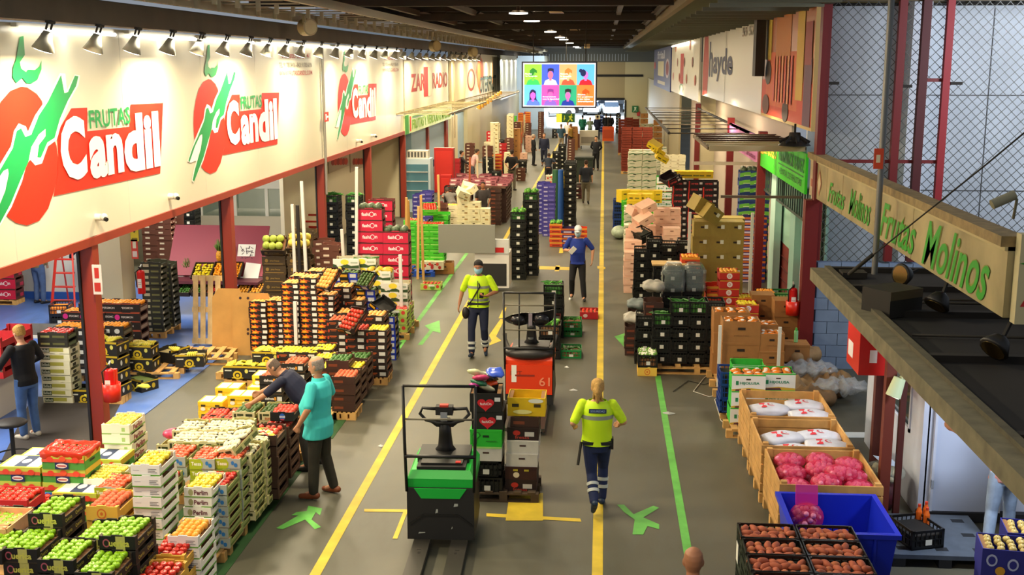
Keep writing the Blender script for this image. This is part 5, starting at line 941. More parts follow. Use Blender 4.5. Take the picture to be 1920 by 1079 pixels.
SY('blueyellow', 607, 505, 22.6, q+'furthest column', ('melon', 2, 2, 'brown fruit on the furthest blue column', .5), show=5)
q = 'pale green carton with yellow spot, '
SY('palegreen', 713, 524, 22.6, q+'front column', None)
SY('palegreen', 683, 504, 22.9, q+'second column', ('mango', 3, 2, 'long yellow green mango on the pale carton', 1))
SY('palegreen', 656, 481, 23.3, q+'third column', ('cucumber', 5, 2, 'green vegetable on the third pale column', 1))
SY('palegreen', 625, 492, 23.2, q+'fourth column', None, show=3)
q = 'magenta fronted watermelon carton, '
SY('fashion', 669, 400, 24.4, q+'inner tall column', ('watermelon', 3, 2, 'striped watermelon on the inner magenta column', .9))
SY('fashion', 717, 438, 24.4, q+'aisle column', ('watermelon', 3, 2, 'striped watermelon on the aisle magenta column', .9))
for i, x in enumerate((668, 760)): pass
SY('fashion', 690, 380, 26.0, q+'rear column', None, show=3)
q = 'printed strawberry carton on the low pallet, '
for i, (x, y) in enumerate(((-4.95, 22.6), (-4.4, 22.6), (-4.95, 23.1), (-4.4, 23.1))):
    stack('radish', 0, 0, .14, 3, q+('near inner', 'near outer', 'far inner', 'far outer')[i], ('strawberry_punnet', 3, 3, 'punnet of red strawberries on the low pallet, '+('near inner', 'near outer', 'far inner', 'far outer')[i], .95), pos=(x, y-.35))
FN['strawberry_punnet'] = 'strawberry_punnet'; PAL(-5.0, -3.85, 22.2, 23.5, 'low wooden pallet under the strawberry cartons')
stack('radish', 788, 533, 0, 1, 'open carton of radishes alone on the floor behind the magenta stack', ('red_apple', 5, 4, 'red radish bunch in the lone floor carton', .8)); 
# green plastic crates
q = 'bright green plastic crate, '
SY('greenplastic', 778, 421, 29.6, q+'inner column', ('tomato', 5, 6, 'tomato on the inner green column', 1))
SY('greenplastic', 803, 416, 29.6, q+'outer column', ('tomato', 5, 6, 'tomato on the outer green column', 1))
SY('greenplastic', 757, 408, 30.3, q+'rear column', ('tomato', 5, 6, 'tomato on the rear green column', 1))
SY('greenplastic', 812, 402, 30.4, q+'rear outer column', None, show=4)
tilted('greenplastic', 806, 398, 1, (.3, 0, .2), 'tipped green plastic crate on the green stack', ('tomato', 5, 5, 'tomato in the tipped green crate', 1), Y=30.2)
pallet(-4.85, 29.6, 1.0, .9, 0, 'blue plastic pallet under the fruit crate behind the grey board', '1A4AB0')
SY('pomelo', 789, 487, 29.4, 'pale punnet carton on the blue pallet', ('yellow_plum', 6, 5, 'golden fruit in the pale carton on the blue pallet', .9)); SY('pomelo', 803, 487, 29.4, 'second pale punnet carton on the blue pallet', ('lemon', 6, 5, 'yellow fruit in the second pale carton', .9), jit=0)
crate('brown', at(832, 515, 0)+Vector((0, .2, 0)), 'plain brown box of white vegetables beside the blue pallet', None, .1, 'C8C8A0')
# inside the shop
ORG = ('orange', 6, 5)
SY('darktopapple', 70, 626, 17.4, 'dark green apple tray capping the tall striped stack', ('red_apple', 6, 5, 'red apple capping the tall striped stack', 1), z0=.96)
c, _ = stack('whiteapple', 0, 0, 0, 8, 'cream and green apple tray of the tall striped stack', None, pos=(atY(70, 626, 17.4).x, 17.4))
SY('blacklabel', 139, 623, 18.6, 'black fruit crate with white labels behind the striped stack', ORG+('orange in the black crate behind the striped stack', .9))
SY('blacklabel', 100, 617, 18.7, 'black fruit crate next to the striped stack', ORG+('orange in the black crate next to the striped stack', .9), show=4)
SY('blacklabel', 180, 620, 18.8, 'black fruit crate crossed by the red post', ORG+('orange in the black crate crossed by the red post', .9))
for i, (px, t) in enumerate(((115, 'first'), (147, 'second'), (179, 'third'), (211, 'fourth'))):
    SY('pinkdot', px, 577, 19.9, 'dark crate with a pink dot, '+t+' column from the frame edge', ORG+('orange in the '+t+' pink dotted column', .9))
q = 'black and yellow melon carton, '
MEL = ('pale_apple', 5, 3)
for i, (x, y, n, z0, t) in enumerate(((-8.05, 15.9, 4, .14, 'tall stack just behind the red post'), )):
    stack('melon', 0, 0, z0, n, q+t, ('banana_bunch', 2, 1, 'green yellow melons at the top of the stack behind the post', 1.3), pos=(-8.3, 17.45), rz=-.15)
FN['banana_bunch'] = 'banana_bunch'
stack('melon', 0, 0, .14, 2, q+'pair on the pallet behind the pillar', ('banana_bunch', 3, 2, 'banana bunch in the pair on the pallet', 1), pos=(-8.4, 19.0))
crate('melon', at(256, 740, 0)+Vector((-.05, .3, 0)), q+'alone on the blue floor by the red post', None, -.5, '5A6A2A')
crate('melon', at(158, 758, 0)+Vector((0, .2, 0)), q+'alone on the floor beside the striped stack', None, .0, '5A6A2A')
crate('melon', at(352, 690, .14)+Vector((0, .2, .0)), q+'on the low pallet before the leaning pallet', None, .15, 'B8A870')
crate('melon', at(318, 680, .14)+Vector((0, .2, 0)), q+'small one turned on the low pallet', None, 1.2, 'B8A870')
stack('melon', 418, 687, .16, 1, q+'on the small pallet near the peaches', ('banana_bunch', 3, 2, 'banana bunch on the small pallet near the peaches', 1))
stack('melon', 463, 688, .16, 1, q+'second on the small pallet', ('banana_bunch', 3, 2, 'banana bunch in the second small pallet carton', 1))
stack('melon', 472, 660, .14, 2, q+'in front of the loose cardboard', ('banana_bunch', 3, 2, 'banana bunch in front of the loose cardboard', 1))
for px, py in ((256, 740), (158, 758), (352, 690), (318, 680)):
    p = at(px, py, .2); fruit('banana_bunch', (p.x, p.y+.25, .2 if py > 700 else .33), 'banana bunch in a single carton on the shop floor', 'bananas', 'banana bunches in the floor cartons', (0, 0, px), 1.1)
p = at(300, 700, 0); pallet(-8.1, 19.3, 1.3, .8, .1, 'long wooden pallet on the blue floor carrying melon cartons'); pallet(at(455, 715).x, at(455, 715).y+.4, 1.0, .7, 0, 'small wooden pallet on the blue floor beyond the yellow cartons')
pallet(at(375, 690).x-.05, at(375, 690).y+.6, 1.1, .9, .1, 'wooden pallet under the carton before the leaning pallet')
SY('longgreen', 263, 494, 21.9, 'olive fruit crate in the tall narrow tower beside the pillar', None)
SY('longgreen', 284, 495, 22.4, 'olive fruit crate in the second tower beside the pillar', None)
for i, (px, py, Y) in enumerate(((264, 405, 30), (290, 398, 30), (316, 388, 31))):
    SY('brownbox', px, py, Y, 'brown and white crate, '+('first', 'second', 'third')[i]+' tower at the back of the shop', None, parts=False)
for i, (px, py) in enumerate(((338, 400), (338, 400))):
    if i == 0: SY('blackplastic', px, py, 31, 'black plastic crate tower at the back by the white booth', None, parts=False)
for i, (px, py, Y) in enumerate(((-71, 470, 24.8), (-22, 470, 24.8))): SY('fashion', px, py, Y, 'magenta carton column at the frame edge, '+('outer', 'inner')[i], None)
crate('blackplastic', at(105, 612, .0)+Vector((0, .3, .22)), 'tall black crate of oranges standing alone on the blue floor, upper', None, .2, 'D87818'); crate('blackplastic', at(105, 612, 0)+Vector((0, .3, 0)), 'tall black crate standing alone on the blue floor, lower', None, .2)
for i, (x, y) in enumerate(((-9.75, 16.2), (-9.75, 16.7))): stack('redtray', 0, 0, .75, 4, 'red plastic tray on the counter behind the boyish figure, '+('near', 'far')[i], None, pos=(x+.25, y), show=4)
q = 'dark olive pineapple crate, '
PM = ('melon', 3, 3)
SY('pineapple', 491, 481, 23.4, q+'inner column under the melons', None)
SY('pineapple', 538, 483, 23.4, q+'second column', None)
SY('pineapple', 545, 432, 24.6, q+'tall rear column', None, show=4)
tilted('pineapple', 516, 466, 2.3, (.8, 0, .05), 'tilted open crate of yellow melons on the pineapple crates', ('green_melon', 3, 2, 'yellow green melon in the tilted crate', 1, ), Y=23.55)
tilted('pineapple', 563, 462, 2.3, (.8, 0, .05), 'second tilted open crate of melons behind the white posts', ('melon', 3, 2, 'yellow melon in the second tilted crate', 1), Y=23.6)
for i in range(2): SY('brownbox', 585+i*14, 447+i*7, 24.6-.6*i, 'brown flecked crate column beside the red trolley, '+('tall', 'lower')[i], None, show=8)
for i, (px, py, Y) in enumerate(((606, 368, 31), (647, 368, 31))): SY('blackgreens', px, py, Y, 'tall black crate of leafy greens, '+('inner', 'outer')[i]+' column behind the red trolley', ('greens_bunch', 2, 1, 'leafy greens on the '+('inner', 'outer')[i]+' tall column', 1.2))
FN['greens_bunch'] = 'greens_bunch'
# display stand with fruit
d = root('display_stand', (-9.3, 24.6, 0), 'sloping maroon display board with fruit trays inside the shop', 'display stand')
mD = C('8E3848', .6); b = MB(); T = Matrix.Translation((0, .55, 1.6)) @ Matrix.Rotation(-.95, 4, 'X')
b.box(-.45, 1.75, -.02, .02, -.9, .36, mD, Matrix.Translation((0, .5, 1.55)) @ Matrix.Rotation(-.6, 4, 'X')); b.build('sloped_board', d)
MB().box(-.5, 1.8, -.55, .2, .72, .78, C('5A2430')).build('shelf', d)
for x in (-.45, 1.7): MB().box(x, x+.06, -.5, -.44, 0, .74, C('5A2430')).build('leg', d)
def disp(px, py, Y, w, dd, kind, nx, ny, lab, s=1, rx=.6, col='3A2A1C'):
    p = atY(px, py, Y); o = root('display_tray', p, 'sloping tray of '+lab+' on the maroon display', 'tray'); o.rotation_euler = (rx, 0, 0)
    m = C(col, .7); b = MB(); b.box(-w/2, w/2, -dd/2, dd/2, -.03, 0, m)
    for s_ in (-1, 1): b.box(*sorted((s_*w/2, s_*(w/2-.015))), -dd/2, dd/2, 0, .07, m); b.box(-w/2, w/2, *sorted((s_*dd/2, s_*(dd/2-.015))), 0, .07, m)
    b.build('tray', o); fill(Matrix.Translation(p) @ Matrix.Rotation(rx, 4, 'X'), w, dd, 0, kind, nx, ny, 'piece of fruit among the '+lab+' on the display', lab, s, int(px))
disp(381, 511, 24.55, .45, .5, 'lemon', 6, 6, 'bright yellow lemons', .85); disp(414, 510, 24.55, .36, .5, 'orange', 5, 7, 'oranges', .8); disp(441, 510, 24.55, .3, .5, 'orange', 4, 7, 'oranges beside the red post', .8)
for i, (px, k, lab) in enumerate(((323, 'lime', 'green avocados, inner tray'), (349, 'lime', 'green avocados, middle tray'), (376, 'lime', 'green avocados, outer tray'), (402, 'red_apple', 'red apples, inner tray'), (427, 'red_apple', 'red apples, outer tray'), (458, 'yellow_plum', 'yellow fruit beyond the post, inner tray'), (482, 'yellow_plum', 'yellow fruit beyond the post, outer tray'))):
    disp(px, 545, 24.1, .3, .45, k, 4, 5, lab, .8, .35)
for i, (px, py) in enumerate(((412, 492), (423, 492), (352, 527))): pineapple(atY(px, py, 24.75), 'ripe pineapple standing '+('upright, inner of the pair', 'upright, outer of the pair', 'lower down beside the lemons')[i]+' on the display', None, i, 1.25)
p = atY(462, 475, 24.9); b = MB(); b.box(-.2, .2, -.01, .01, -.2, .2, WHT); 
r = random.Random(3)
for i in range(26): a = r.random()*6.28; q0 = Vector((r.uniform(-.13, .13), -.014, r.uniform(-.13, .13))); b.bar(q0, q0+Vector((.07*_c(a), 0, .07*_s(a))), .004, .012, C('3A1A2A'))
o = b.build('poster', None, p); o.rotation_euler = (-.5, 0, .0); tag(o, 'white framed picture of dark branching pattern on the maroon display', 'picture')
p = atY(472, 512, 24.6); b = MB(); b.box(-.17, .17, -.01, .02, -.22, .22, WHT); o = b.build('white_bag', None, p); o.rotation_euler = (-.5, .1, 0); tag(o, 'pile of white paper bags leaning on the maroon display', 'bag')
# leaning pallet, cardboard
pallet(at(375, 665).x, 21.6, .75, 1.35, 0, 'tall pale wooden pallet standing on its end before the fruit display', 'E0BE84', .7, (1.42, 0, .0))
for i, (px, Y, w, h, lab) in enumerate(((425, 20.9, .62, 1.25, 'tall folded cardboard sheet leaning beside the standing pallet'), (478, 20.75, .8, 1.2, 'punched cardboard sheet with round cut corners leaning by the red post'))):
    p = at(px, 665); p = Vector((p.x, Y, 0)); cb = C('C4924C', .8, var=.1, scale=3)
    pts = [(-w/2, 0), (w/2, 0), (w/2, h*.72), (w*.36, h), (-w*.3, h), (-w/2, h*.86)]
    b = MB(); b.poly([Vector((a, 0, c)) for a, c in pts], cb, (0, -1, 0), .012)
    for a, c in ((-.1, .5), (.0, .5), (-.1, .42), (0, .42), (w*.36, .45), (w*.36, .6), (-.25, h-.1), (-.1, h-.1)) if i else (): b.cyl((a, -.0135, c), (a, -.0125, c), .028, None, C('3A1A12'), 8)
    o = b.build('cardboard_sheet', None, p); o.rotation_euler = (-.14, 0, 0); tag(o, lab, 'cardboard')
# booth and back of shop
b = MB(); A = atY(372, 355, 34); B = atY(575, 470, 34)
bo = root('white_booth', ((A.x+B.x)/2, 34, 0), 'white office booth with windows at the back of the shop', 'booth'); hw = (B.x-A.x)/2
MB().box(-hw, hw, -.05, 1.8, 1.75, 2.9, WHT).build('upper_panel', bo); MB().box(-hw, hw, 0, 1.8, 0, .9, C('C8C0AC')).build('lower_panel', bo)
for x in (-hw, -hw*.35, hw*.25, hw-.1): MB().box(x, x+.1, -.02, .06, .9, 1.75, WHT).build('window_post', bo)
for x0, x1 in ((-hw+.1, -hw*.35), (-hw*.35+.1, hw*.25), (hw*.25+.1, hw-.1)): MB().box(x0, x1, .02, .03, .9, 1.75, mat('booth_glass', srgb('8A9A8A'), .1, alpha=.5)).build('window_pane', bo)
b = MB(); heart_pts = [Vector((-1.6+(a-.5)*.5, -.04, 1.35+(c-.5)*.4)) for a, c in HEART]; b.poly(heart_pts, C('C81C2C')); o = b.build('heart_sticker', bo)
# red columns inside, trolley, extinguishers
t = root('red_trolley', (at(606, 475).x, 32.0, 0), 'bright red roll cage trolley frame standing before the dark green stack', 'trolley')
rc = C('D02A14', .4)
MB().box(-.28, .28, -.04, .04, .3, .9, rc).build('side_panel', t)
b = MB()
for x in (-.28, .28): b.bar((x, 0, .1), (x, 0, 1.25), .05, .05, rc); b.bar((x, -.5, .35), (x, -.5, 1.1), .05, .05, rc); b.bar((x, 0, 1.2), (x, -.5, 1.1), .05, .05, rc); b.bar((x, 0, .35), (x, -.5, .35), .05, .05, rc)
b.bar((-.28, 0, 1.22), (.28, 0, 1.22), .05, .05, rc); b.bar((-.28, -.5, 1.1), (.28, -.5, 1.1), .05, .05, rc); b.build('frame', t)
MB().box(-.26, .26, -.5, 0, .1, .16, rc).build('deck', t)
for x in (-.24, .24): MB().cyl((x-.02, -.4, .05), (x+.02, -.4, .05), .05, None, DKS).build('wheel', t)
def extinguisher(x, y, z, label, bucket=True, s=1):
    o = root('fire_extinguisher', (x, y, z), label, 'fire extinguisher'); r_ = C('C81414', .3)
    b = MB(); b.cyl((0, 0, 0), (0, 0, .42), .075, None, r_, 16); b.sph((0, 0, .42), (.075, .075, .05), r_, 14, 6); b.build('cylinder', o)
    b = MB(); b.cyl((0, 0, .46), (0, 0, .5), .022, None, DKS); b.bar((0, 0, .5), (.0, -.09, .53), .025, .02, DKS); b.bar((0, 0, .52), (0, .06, .56), .025, .02, C('A8A8A0')); b.build('valve', o)
    MB().tube([(0, -.03, .5), (-.09, -.05, .42), (-.085, -.02, .2), (-.085, -.01, .12)], .011, DKS).build('hose', o)
    b = MB(); deco(b, (-.04, -.077, .12), (.08, 0, 0), (0, 0, .18), (0, -1, 0), [('r', 0, 1, 0, 1, 'E8E0D8'), ('r', .1, .9, .6, .64, '8A2A2A'), ('r', .1, .9, .4, .44, '5A5A5A')]); b.build('paper_label', o)
    o.scale = (s, s, s); return o
def bucket(x, y, z, label, s=1):
    o = root('extinguisher_holder', (x, y, z), label, 'holder'); b = MB(); m = C('DC2A14', .35)
    n = 20; ro = [[Vector((r_*_c(t), r_*_s(t), zz)) for t in [i*2*math.pi/n for i in range(n)]] for r_, zz in ((.14, 0), (.15, .3), (.14, .3), (.13, .02))]
    b.loft(ro, m); b.build('bucket', o); MB().box(-.03, .03, .12, .2, .1, .5, m).build('back_bracket', o); o.scale = (s, s, s); return o
for px, py, Y, lab in ((211, 752, 15.05, 'red post on the left'),):
    p = atY(px, py, Y); bucket(p.x, Y, p.z, 'open red metal bucket fixed to the red post beside the apples', .85); extinguisher(p.x-.02, Y, p.z+.03, 'red fire extinguisher standing in the bucket on the red post', s=.95)
p = atY(266, 552, 21.1); extinguisher(p.x-.02, 21.15, p.z, 'red fire extinguisher hung on the cream pillar')
for px, py, Y, w, h, c_, lab in ((183, 525, 15.15, .13, .42, 'D8D0C8', 'white and red fire sign strip on the nearest red post'), (252, 433, 21.25, .16, .42, 'E0C81C', 'yellow warning sign high on the cream pillar'), (253, 468, 21.25, .13, .38, 'D8402C', 'red fire hose sign on the cream pillar')):
    p = atY(px, py, Y); b = MB(); b.box(p.x-w/2, p.x+w/2, Y-.015, Y, p.z-h/2, p.z+h/2, C(c_, .4)); deco(b, (p.x-w/2, Y-.016, p.z-h/2), (w, 0, 0), (0, 0, h), (0, -1, 0), [('r', .15, .85, .1, .4, 'B82A1C' if c_ != 'D8402C' else 'E8D8D0'), ('r', .25, .75, .55, .9, 'B82A1C' if c_ == 'D8D0C8' else 'E8E0C0')] if c_ != 'E0C81C' else [('r', .15, .85, .08, .16, '8A7A10'), ('c', .5, .5, .15, .1, '3A3008')]); tag(b.build('fire_sign'), lab, 'sign')
# tomato posters on the shop wall
for i, px in enumerate((635, 673)):
    p = atX(px, 298, -8.38); b = MB(); b.box(-8.39, -8.37, p.y-1.4, p.y+1.4, p.z-.35, p.z+.35, C('B8A890')); deco(b, (-8.368, p.y-1.4, p.z-.35), (0, 2.8, 0), (0, 0, .7), (1, 0, 0), [('c', .2+.13*k, .45-.04*k, .09, .16, 'C0341C' if k % 2 else '9A2414') for k in range(6)]); tag(b.build('tomato_picture'), 'picture of red tomatoes on the shop wall, '+('near', 'far')[i]+' one', 'picture')
# counter with red trays, stool, white table
b = MB(); ct = root('counter', (-9.7, 15.6, 0), 'pale counter beside the person in the black jumper', 'counter'); MB().box(-.6, .35, -1.2, 1.8, .7, .76, C('C8C4B8')).build('worktop', ct); MB().box(.25, .3, -1.2, 1.8, 0, .7, C('D0C8BC')).build('front_panel', ct)
st = root('swivel_stool', at(28, 880), 'black padded swivel stool on a star base by the counter', 'stool'); MB().sph((0, 0, .66), (.22, .22, .05), C('1A1412', .6), 18, 6).build('seat', st); MB().cyl((0, 0, .06), (0, 0, .62), .03, None, DKS).build('column', st)
b = MB(); b.tube([(.26*_c(i*.3), .26*_s(i*.3), .2) for i in range(22)], .012, DKS, 6); b.build('foot_ring', st)
for i in range(5): a = i*1.257; MB().bar((0, 0, .08), (.28*_c(a), .28*_s(a), .03), .04, .03, DKS).build('foot', st)
tb = root('white_table', (-9.75, 19.6, 0), 'low white framed glass table at the frame edge on the blue floor', 'table'); MB().box(-.9, .35, -.5, .5, .68, .71, C('4A4A4C', .2)).build('table_top', tb)
b = MB(); b.bar((-.9, -.5, .7), (.35, -.5, .7), .04, .05, WHT); b.bar((.35, -.5, .7), (.35, .5, .7), .04, .05, WHT); b.build('rim', tb)
for x, y in ((.33, -.48), (.33, .48), (-.88, -.48)): MB().box(x-.02, x+.02, y-.02, y+.02, 0, .68, WHT).build('leg', tb)
# step ladder
ld = root('step_ladder', (-11.9, 23.9, 0), 'red step ladder standing open behind the first red post', 'ladder'); rc2 = C('B82A1C', .4)
for x in (-.2, .2): MB().bar((x*1.4, 0, 0), (x*.8, .35, 1.75), .035, .05, rc2).build('rail', ld)
for x in (-.2, .2): MB().bar((x*1.4, .9, 0), (x*.8, .4, 1.7), .03, .03, rc2).build('rear_leg', ld)
for i in range(5): MB().box(-.26+.02*i, .26-.02*i, .05+.06*i, .14+.06*i, .3*(i+1), .3*(i+1)+.03, rc2).build('tread', ld)
# wall cameras under the sign
for px, py in ((330, 369), (195, 408), (676, 265), (703, 255)):
    p = atX(px, py, LX+.12); b = MB(); b.cyl((p.x-.12, p.y, p.z), (p.x-.04, p.y, p.z), .05, None, C('D8D4C8')); b.sph((p.x, p.y, p.z), .055, C('C8C4B8'), 12, 8); b.cyl((p.x+.03, p.y-.03, p.z-.02), (p.x+.06, p.y-.05, p.z-.03), .03, None, DKS)
    tag(b.build('security_camera'), 'small round white camera on the sign sill '+{330: 'below the second red logo', 195: 'below the first red logo', 676: 'below the third logo', 703: 'past the third logo'}[px], 'camera')
# loose timber battens standing among the mid boxes
for i, (px, py, Y, h, c_) in enumerate(((760, 430, 29.0, 2.1, 'C89A50'), (769, 420, 29.2, 2.0, 'C89A50'), (782, 445, 28.8, 1.9, 'D8AE68'), (793, 450, 28.7, 2.2, 'C89A50'), (825, 400, 32, 2.4, 'D8AE68'), (823, 430, 31, 1.6, 'C08A48'), (879, 350, 37, 2.5, 'A8502C'), (896, 330, 41, 2.1, 'E0D0A8'), (914, 310, 45, 2.4, 'E0D8C0'), (927, 310, 46, 2.6, 'D8CCA8'), (556, 660, 20.15, 1.2, 'E8E4DC'), (553, 500, 23.3, 2.6, 'E0DCD0'), (562, 500, 23.2, 2.6, '1E1812'), (575, 500, 23.2, 3.1, 'E4E0D4'), (647, 500, 23.9, 2.0, 'D8D4C8'), (665, 470, 24.3, 3.3, 'E0DCD4'), (753, 560, 22.5, 1.7, 'E8E4DC'))):
    x = atY(px, py, Y).x; b = MB(); b.box(-.03, .03, -.03, .03, 0, h, C(c_, .7)); o = b.build('corner_batten', None, (x, Y, 0)); o.rotation_euler = (0, random.Random(i).uniform(-.03, .03), 0)
    tag(o, ('pale', 'brown', 'upright', 'slim', 'thin')[i % 5]+' corner batten standing '+('by the green plastic crates, first', 'by the green plastic crates, second', 'by the green plastic crates, third', 'by the green plastic crates, tallest', 'behind the lemon trays', 'just behind the grey board', 'reddish one by the magenta trays', 'near the people leaning over trays', 'in the far stalls, leaning', 'in the far stalls, tallest', 'white one against the flame columns', 'white one before the melons', 'black one before the melons', 'tall white one before the melons', 'white one beside the pale cartons', 'white one at the corner of the magenta cartons', 'white one on the pale green cartons')[i], 'batten')
# radish bag
p = at(322, 812, .9); b = MB(); r = random.Random(2)
b.sph((0, 0, 0), (.16, .12, .07), C('D8486A', .3, var=.3, scale=20), 14, 8); tag(b.build('pink_bag', None, (p.x, p.y+.1, .85)), 'crumpled pink bag lying behind the endive row', 'bag')
crate('garlic', (p.x, p.y+.1, .66), 'pale crate carrying the crumpled pink bag', None)
# ------------------------------------------------------------------ stalls further back on the left
q = 'violet fruit crate, '
SY('purple', 773, 362, 37, q+'inner column by the battens', None); SY('purple', 787, 364, 36.6, q+'outer column by the battens', None)
for i, px in enumerate((830, 843)): SY('whitebox', px, 388, 36, 'cream lemon tray, '+('inner', 'outer')[i]+' column', ('lemon', 5, 4, 'lemon on the '+('inner', 'outer')[i]+' cream tray column', 1), parts=False, z0=.0)
for i, (px, py) in enumerate(((857, 374), (877, 378), (895, 388))): SY('mushroom', px, py, 35.5, 'cream mushroom carton, '+('first', 'second', 'third')[i]+' column before the magenta heap', None, parts=False, z0=0)
for i, (px, py, Y, a) in enumerate(((866, 368, 35.6, .4), (884, 364, 35.8, -.4), (876, 357, 36.2, .3))): tilted('mushroom', px, py, 1, (.3, a, a), 'tipped cream mushroom carton on the cream columns, '+('first', 'second', 'third')[i], None, Y=Y)
r = random.Random(11)
for i in range(7):
    for j in range(5):
        x = -5.35+.0*i+j*.42; y = 39.5+i*.36
        stack('magenta', 0, 0, 1.3-.0*i, 1+r.choice([0, 0, 1]), 'purple pink tray in the big heap, row '+('one', 'two', 'three', 'four', 'five', 'six', 'seven')[i]+', place '+('one', 'two', 'three', 'four', 'five')[j], None, pos=(x+r.uniform(-.03, .03), y), rz=r.uniform(-.15, .15), parts=False)
for i in range(4): stack('brownfruit', 0, 0, .0, 9, 'dark crate with white labels under the purple heap, '+('first', 'second', 'third', 'fourth')[i]+' column', None, pos=(-5.35+i*.5, 38.95), parts=False)
for j in range(4): stack('brownfruit', 0, 0, .0, 9, 'dark crate under the purple heap, aisle side, '+('first', 'second', 'third', 'fourth')[j], None, pos=(-3.7, 39.6+j*.52), parts=False)
b = MB(); b.box(-5.3, -3.35, 39.45, 41.9, 1.22, 1.3, C('6A4A3A')); tag(b.build('board'), 'flat board carrying the heap of purple pink trays', 'board')
# generic far stalls: (key, px, py, Y, words)
FAR = [('blackplastic', 800, 415, 33.5, 'black crate column behind the green crates'), ('brownbox', 812, 385, 35, 'brown crate column near the hat'), ('magenta', 806, 378, 38, 'low tray column near the straw hat'),
 ('blackplastic', 832, 352, 39, 'black crate column beside the leaning people'), ('whitebox', 905, 300, 50, 'cream carton column past the leaning people'), ('blackgreens', 905, 300, 46, 'black crate of greens column beyond the heap'), ('blackgreens', 920, 322, 45, 'black crate of greens column, second beyond the heap'), ('blackplastic', 935, 335, 44, 'black crate column at the aisle past the heap'),
 ('brownbox', 948, 262, 62, 'brown crate tower near the black shirted man'), ('brown', 960, 240, 66, 'tan carton tower near the pink vest'), ('blackplastic', 930, 262, 60, 'black crate tower beyond the battens'), ('whitebox', 925, 232, 66, 'cream carton tower under the awning lamps'), ('purple', 950, 226, 70, 'violet crate tower under the awning'), ('blackplastic', 940, 300, 55, 'black crate tower beside the black shirt'), ('greenplastic', 957, 218, 80, 'green crate tower near the far wall'), ('brown', 966, 228, 80, 'tan carton tower near the far wall'), ('pink', 985, 258, 72, 'pinkish carton tower beside the suited man'), ('pink', 975, 290, 66, 'pinkish low stack in front of the suited man'), ('brownbox', 985, 232, 84, 'brown crate tower near the far door'), ('blackplastic', 972, 305, 58, 'black crate stack behind the black shirt'), ('brownbox', 968, 318, 54, 'dark brown stack at the aisle corner')]
for k, px, py, Y, t in FAR: SY(k, px, py, Y, t, None, parts=False, z0=0)
for i in range(5): SY('blackplastic', 938-i*2, 342+i*4, 43-i*.6, 'black crate at the aisle edge, '+('first', 'second', 'third', 'fourth', 'fifth')[i]+' past the purple heap', None, parts=False, z0=0, show=3)
# clutter: bags and heaps on the far stalls
r = random.Random(21)
for i in range(26):
    x = r.uniform(-6.8, -3.9-(i % 3)*.5); y = r.uniform(46, 90)
    k = r.choice(['whitebox', 'brownbox', 'brownbox', 'blackplastic', 'orangered', 'mushroom', 'redtray'])
    stack(k, 0, 0, 0, r.randint(7, 14), {'whitebox': 'cream', 'brownbox': 'brown', 'greenplastic': 'green', 'blackplastic': 'black', 'orangered': 'orange', 'mushroom': 'pale', 'redtray': 'red'}[k]+' box tower '+chr(97+i)+' in the far stalls before the end wall', None, pos=(x, y), parts=False)
# fridge, white unit, green bags
fr = root('glass_fridge', (atX(790, 400, -6.9).x, 42.2, 0), 'white glass fronted refrigerator in the pale blue shop', 'refrigerator'); MB().box(-.5, .5, 0, .7, 0, 2.0, C('C8DCE4')).build('body', fr); MB().box(-.42, .42, -.01, 0, .5, 1.8, mat('fridge_glass', srgb('5A8A9A'), .1)).build('door', fr)
for z in (.8, 1.15, 1.5): MB().box(-.4, .4, -.03, -.01, z, z+.03, WHT).build('shelf', fr)
b = MB(); b.box(-.4, .4, 0, .5, 0, .3, C('D8D4C4')); 
for i in range(6): b.box(-.35+i*.12, -.28+i*.12, -.01, 0, .05, .25, C('5A5A54'))
tag(b.build('white_machine', None, (-6.9, 42.3, 2.0)), 'small white machine on top of the glass fronted refrigerator', 'machine')
for px, py, Y, w, h, t in ((833, 300, 41, .35, 1.6, 'red cabinet standing behind the people leaning over trays'), (836, 350, 40.2, .2, .7, 'small red cabinet below the taller one')):
    p = atY(px, py+20, Y); b = MB(); b.box(-w, w, -.1, .3, 0, h, C('B01C14', .4)); b.box(-w+.05, w-.05, -.12, -.1, .1, h-.1, C('C8281C', .4)); tag(b.build('red_cabinet', None, (p.x, Y, .9)), t, 'cabinet')
# ------------------------------------------------------------------ the middle of the aisle
q = 'black crate of greens, '
stack('blackgreens', 0, 0, 0, 8, q+'nearer tower in mid aisle', ('lettuce', 2, 3, 'leafy head on the nearer mid aisle tower', 1.2), pos=(atY(957, 500, 29).x, 28.9)); FN['lettuce'] = 'lettuce'
stack('blackgreens', 0, 0, 0, 10, q+'taller tower in mid aisle', ('lettuce', 2, 3, 'leafy head on the taller mid aisle tower', 1.2), pos=(atY(980, 500, 29.5).x, 29.5))
stack('purple', 0, 0, 0, 12, 'violet crate, outer mid aisle tower', None, pos=(atY(1006, 400, 37).x, 37)); stack('purple', 0, 0, 0, 12, 'violet crate, inner mid aisle tower', None, pos=(atY(1017, 400, 36.5).x, 36.5))
p = at(1058, 415, 0)
for i in range(2): stack('blackplastic', 0, 0, 0, 10, 'black crate of the slim mid aisle tower, '+('near', 'far')[i], None, pos=(atY(1058, 380, 39).x, 38.6+i*.6), parts=False)
for i, (px, c_, t) in enumerate(((1041, '2A5A3A', 'dark green upright folded parasol in mid aisle'), (1049, '2A5AA8', 'blue upright board in mid aisle'))):
    p = atY(px, 400, 38.9); b = MB(); b.cyl((0, 0, 0), (0, 0, 1.9), .17, .12, C(c_)); tag(b.build('upright_bundle', None, (p.x, 39.3, 0)), t, 'bundle')
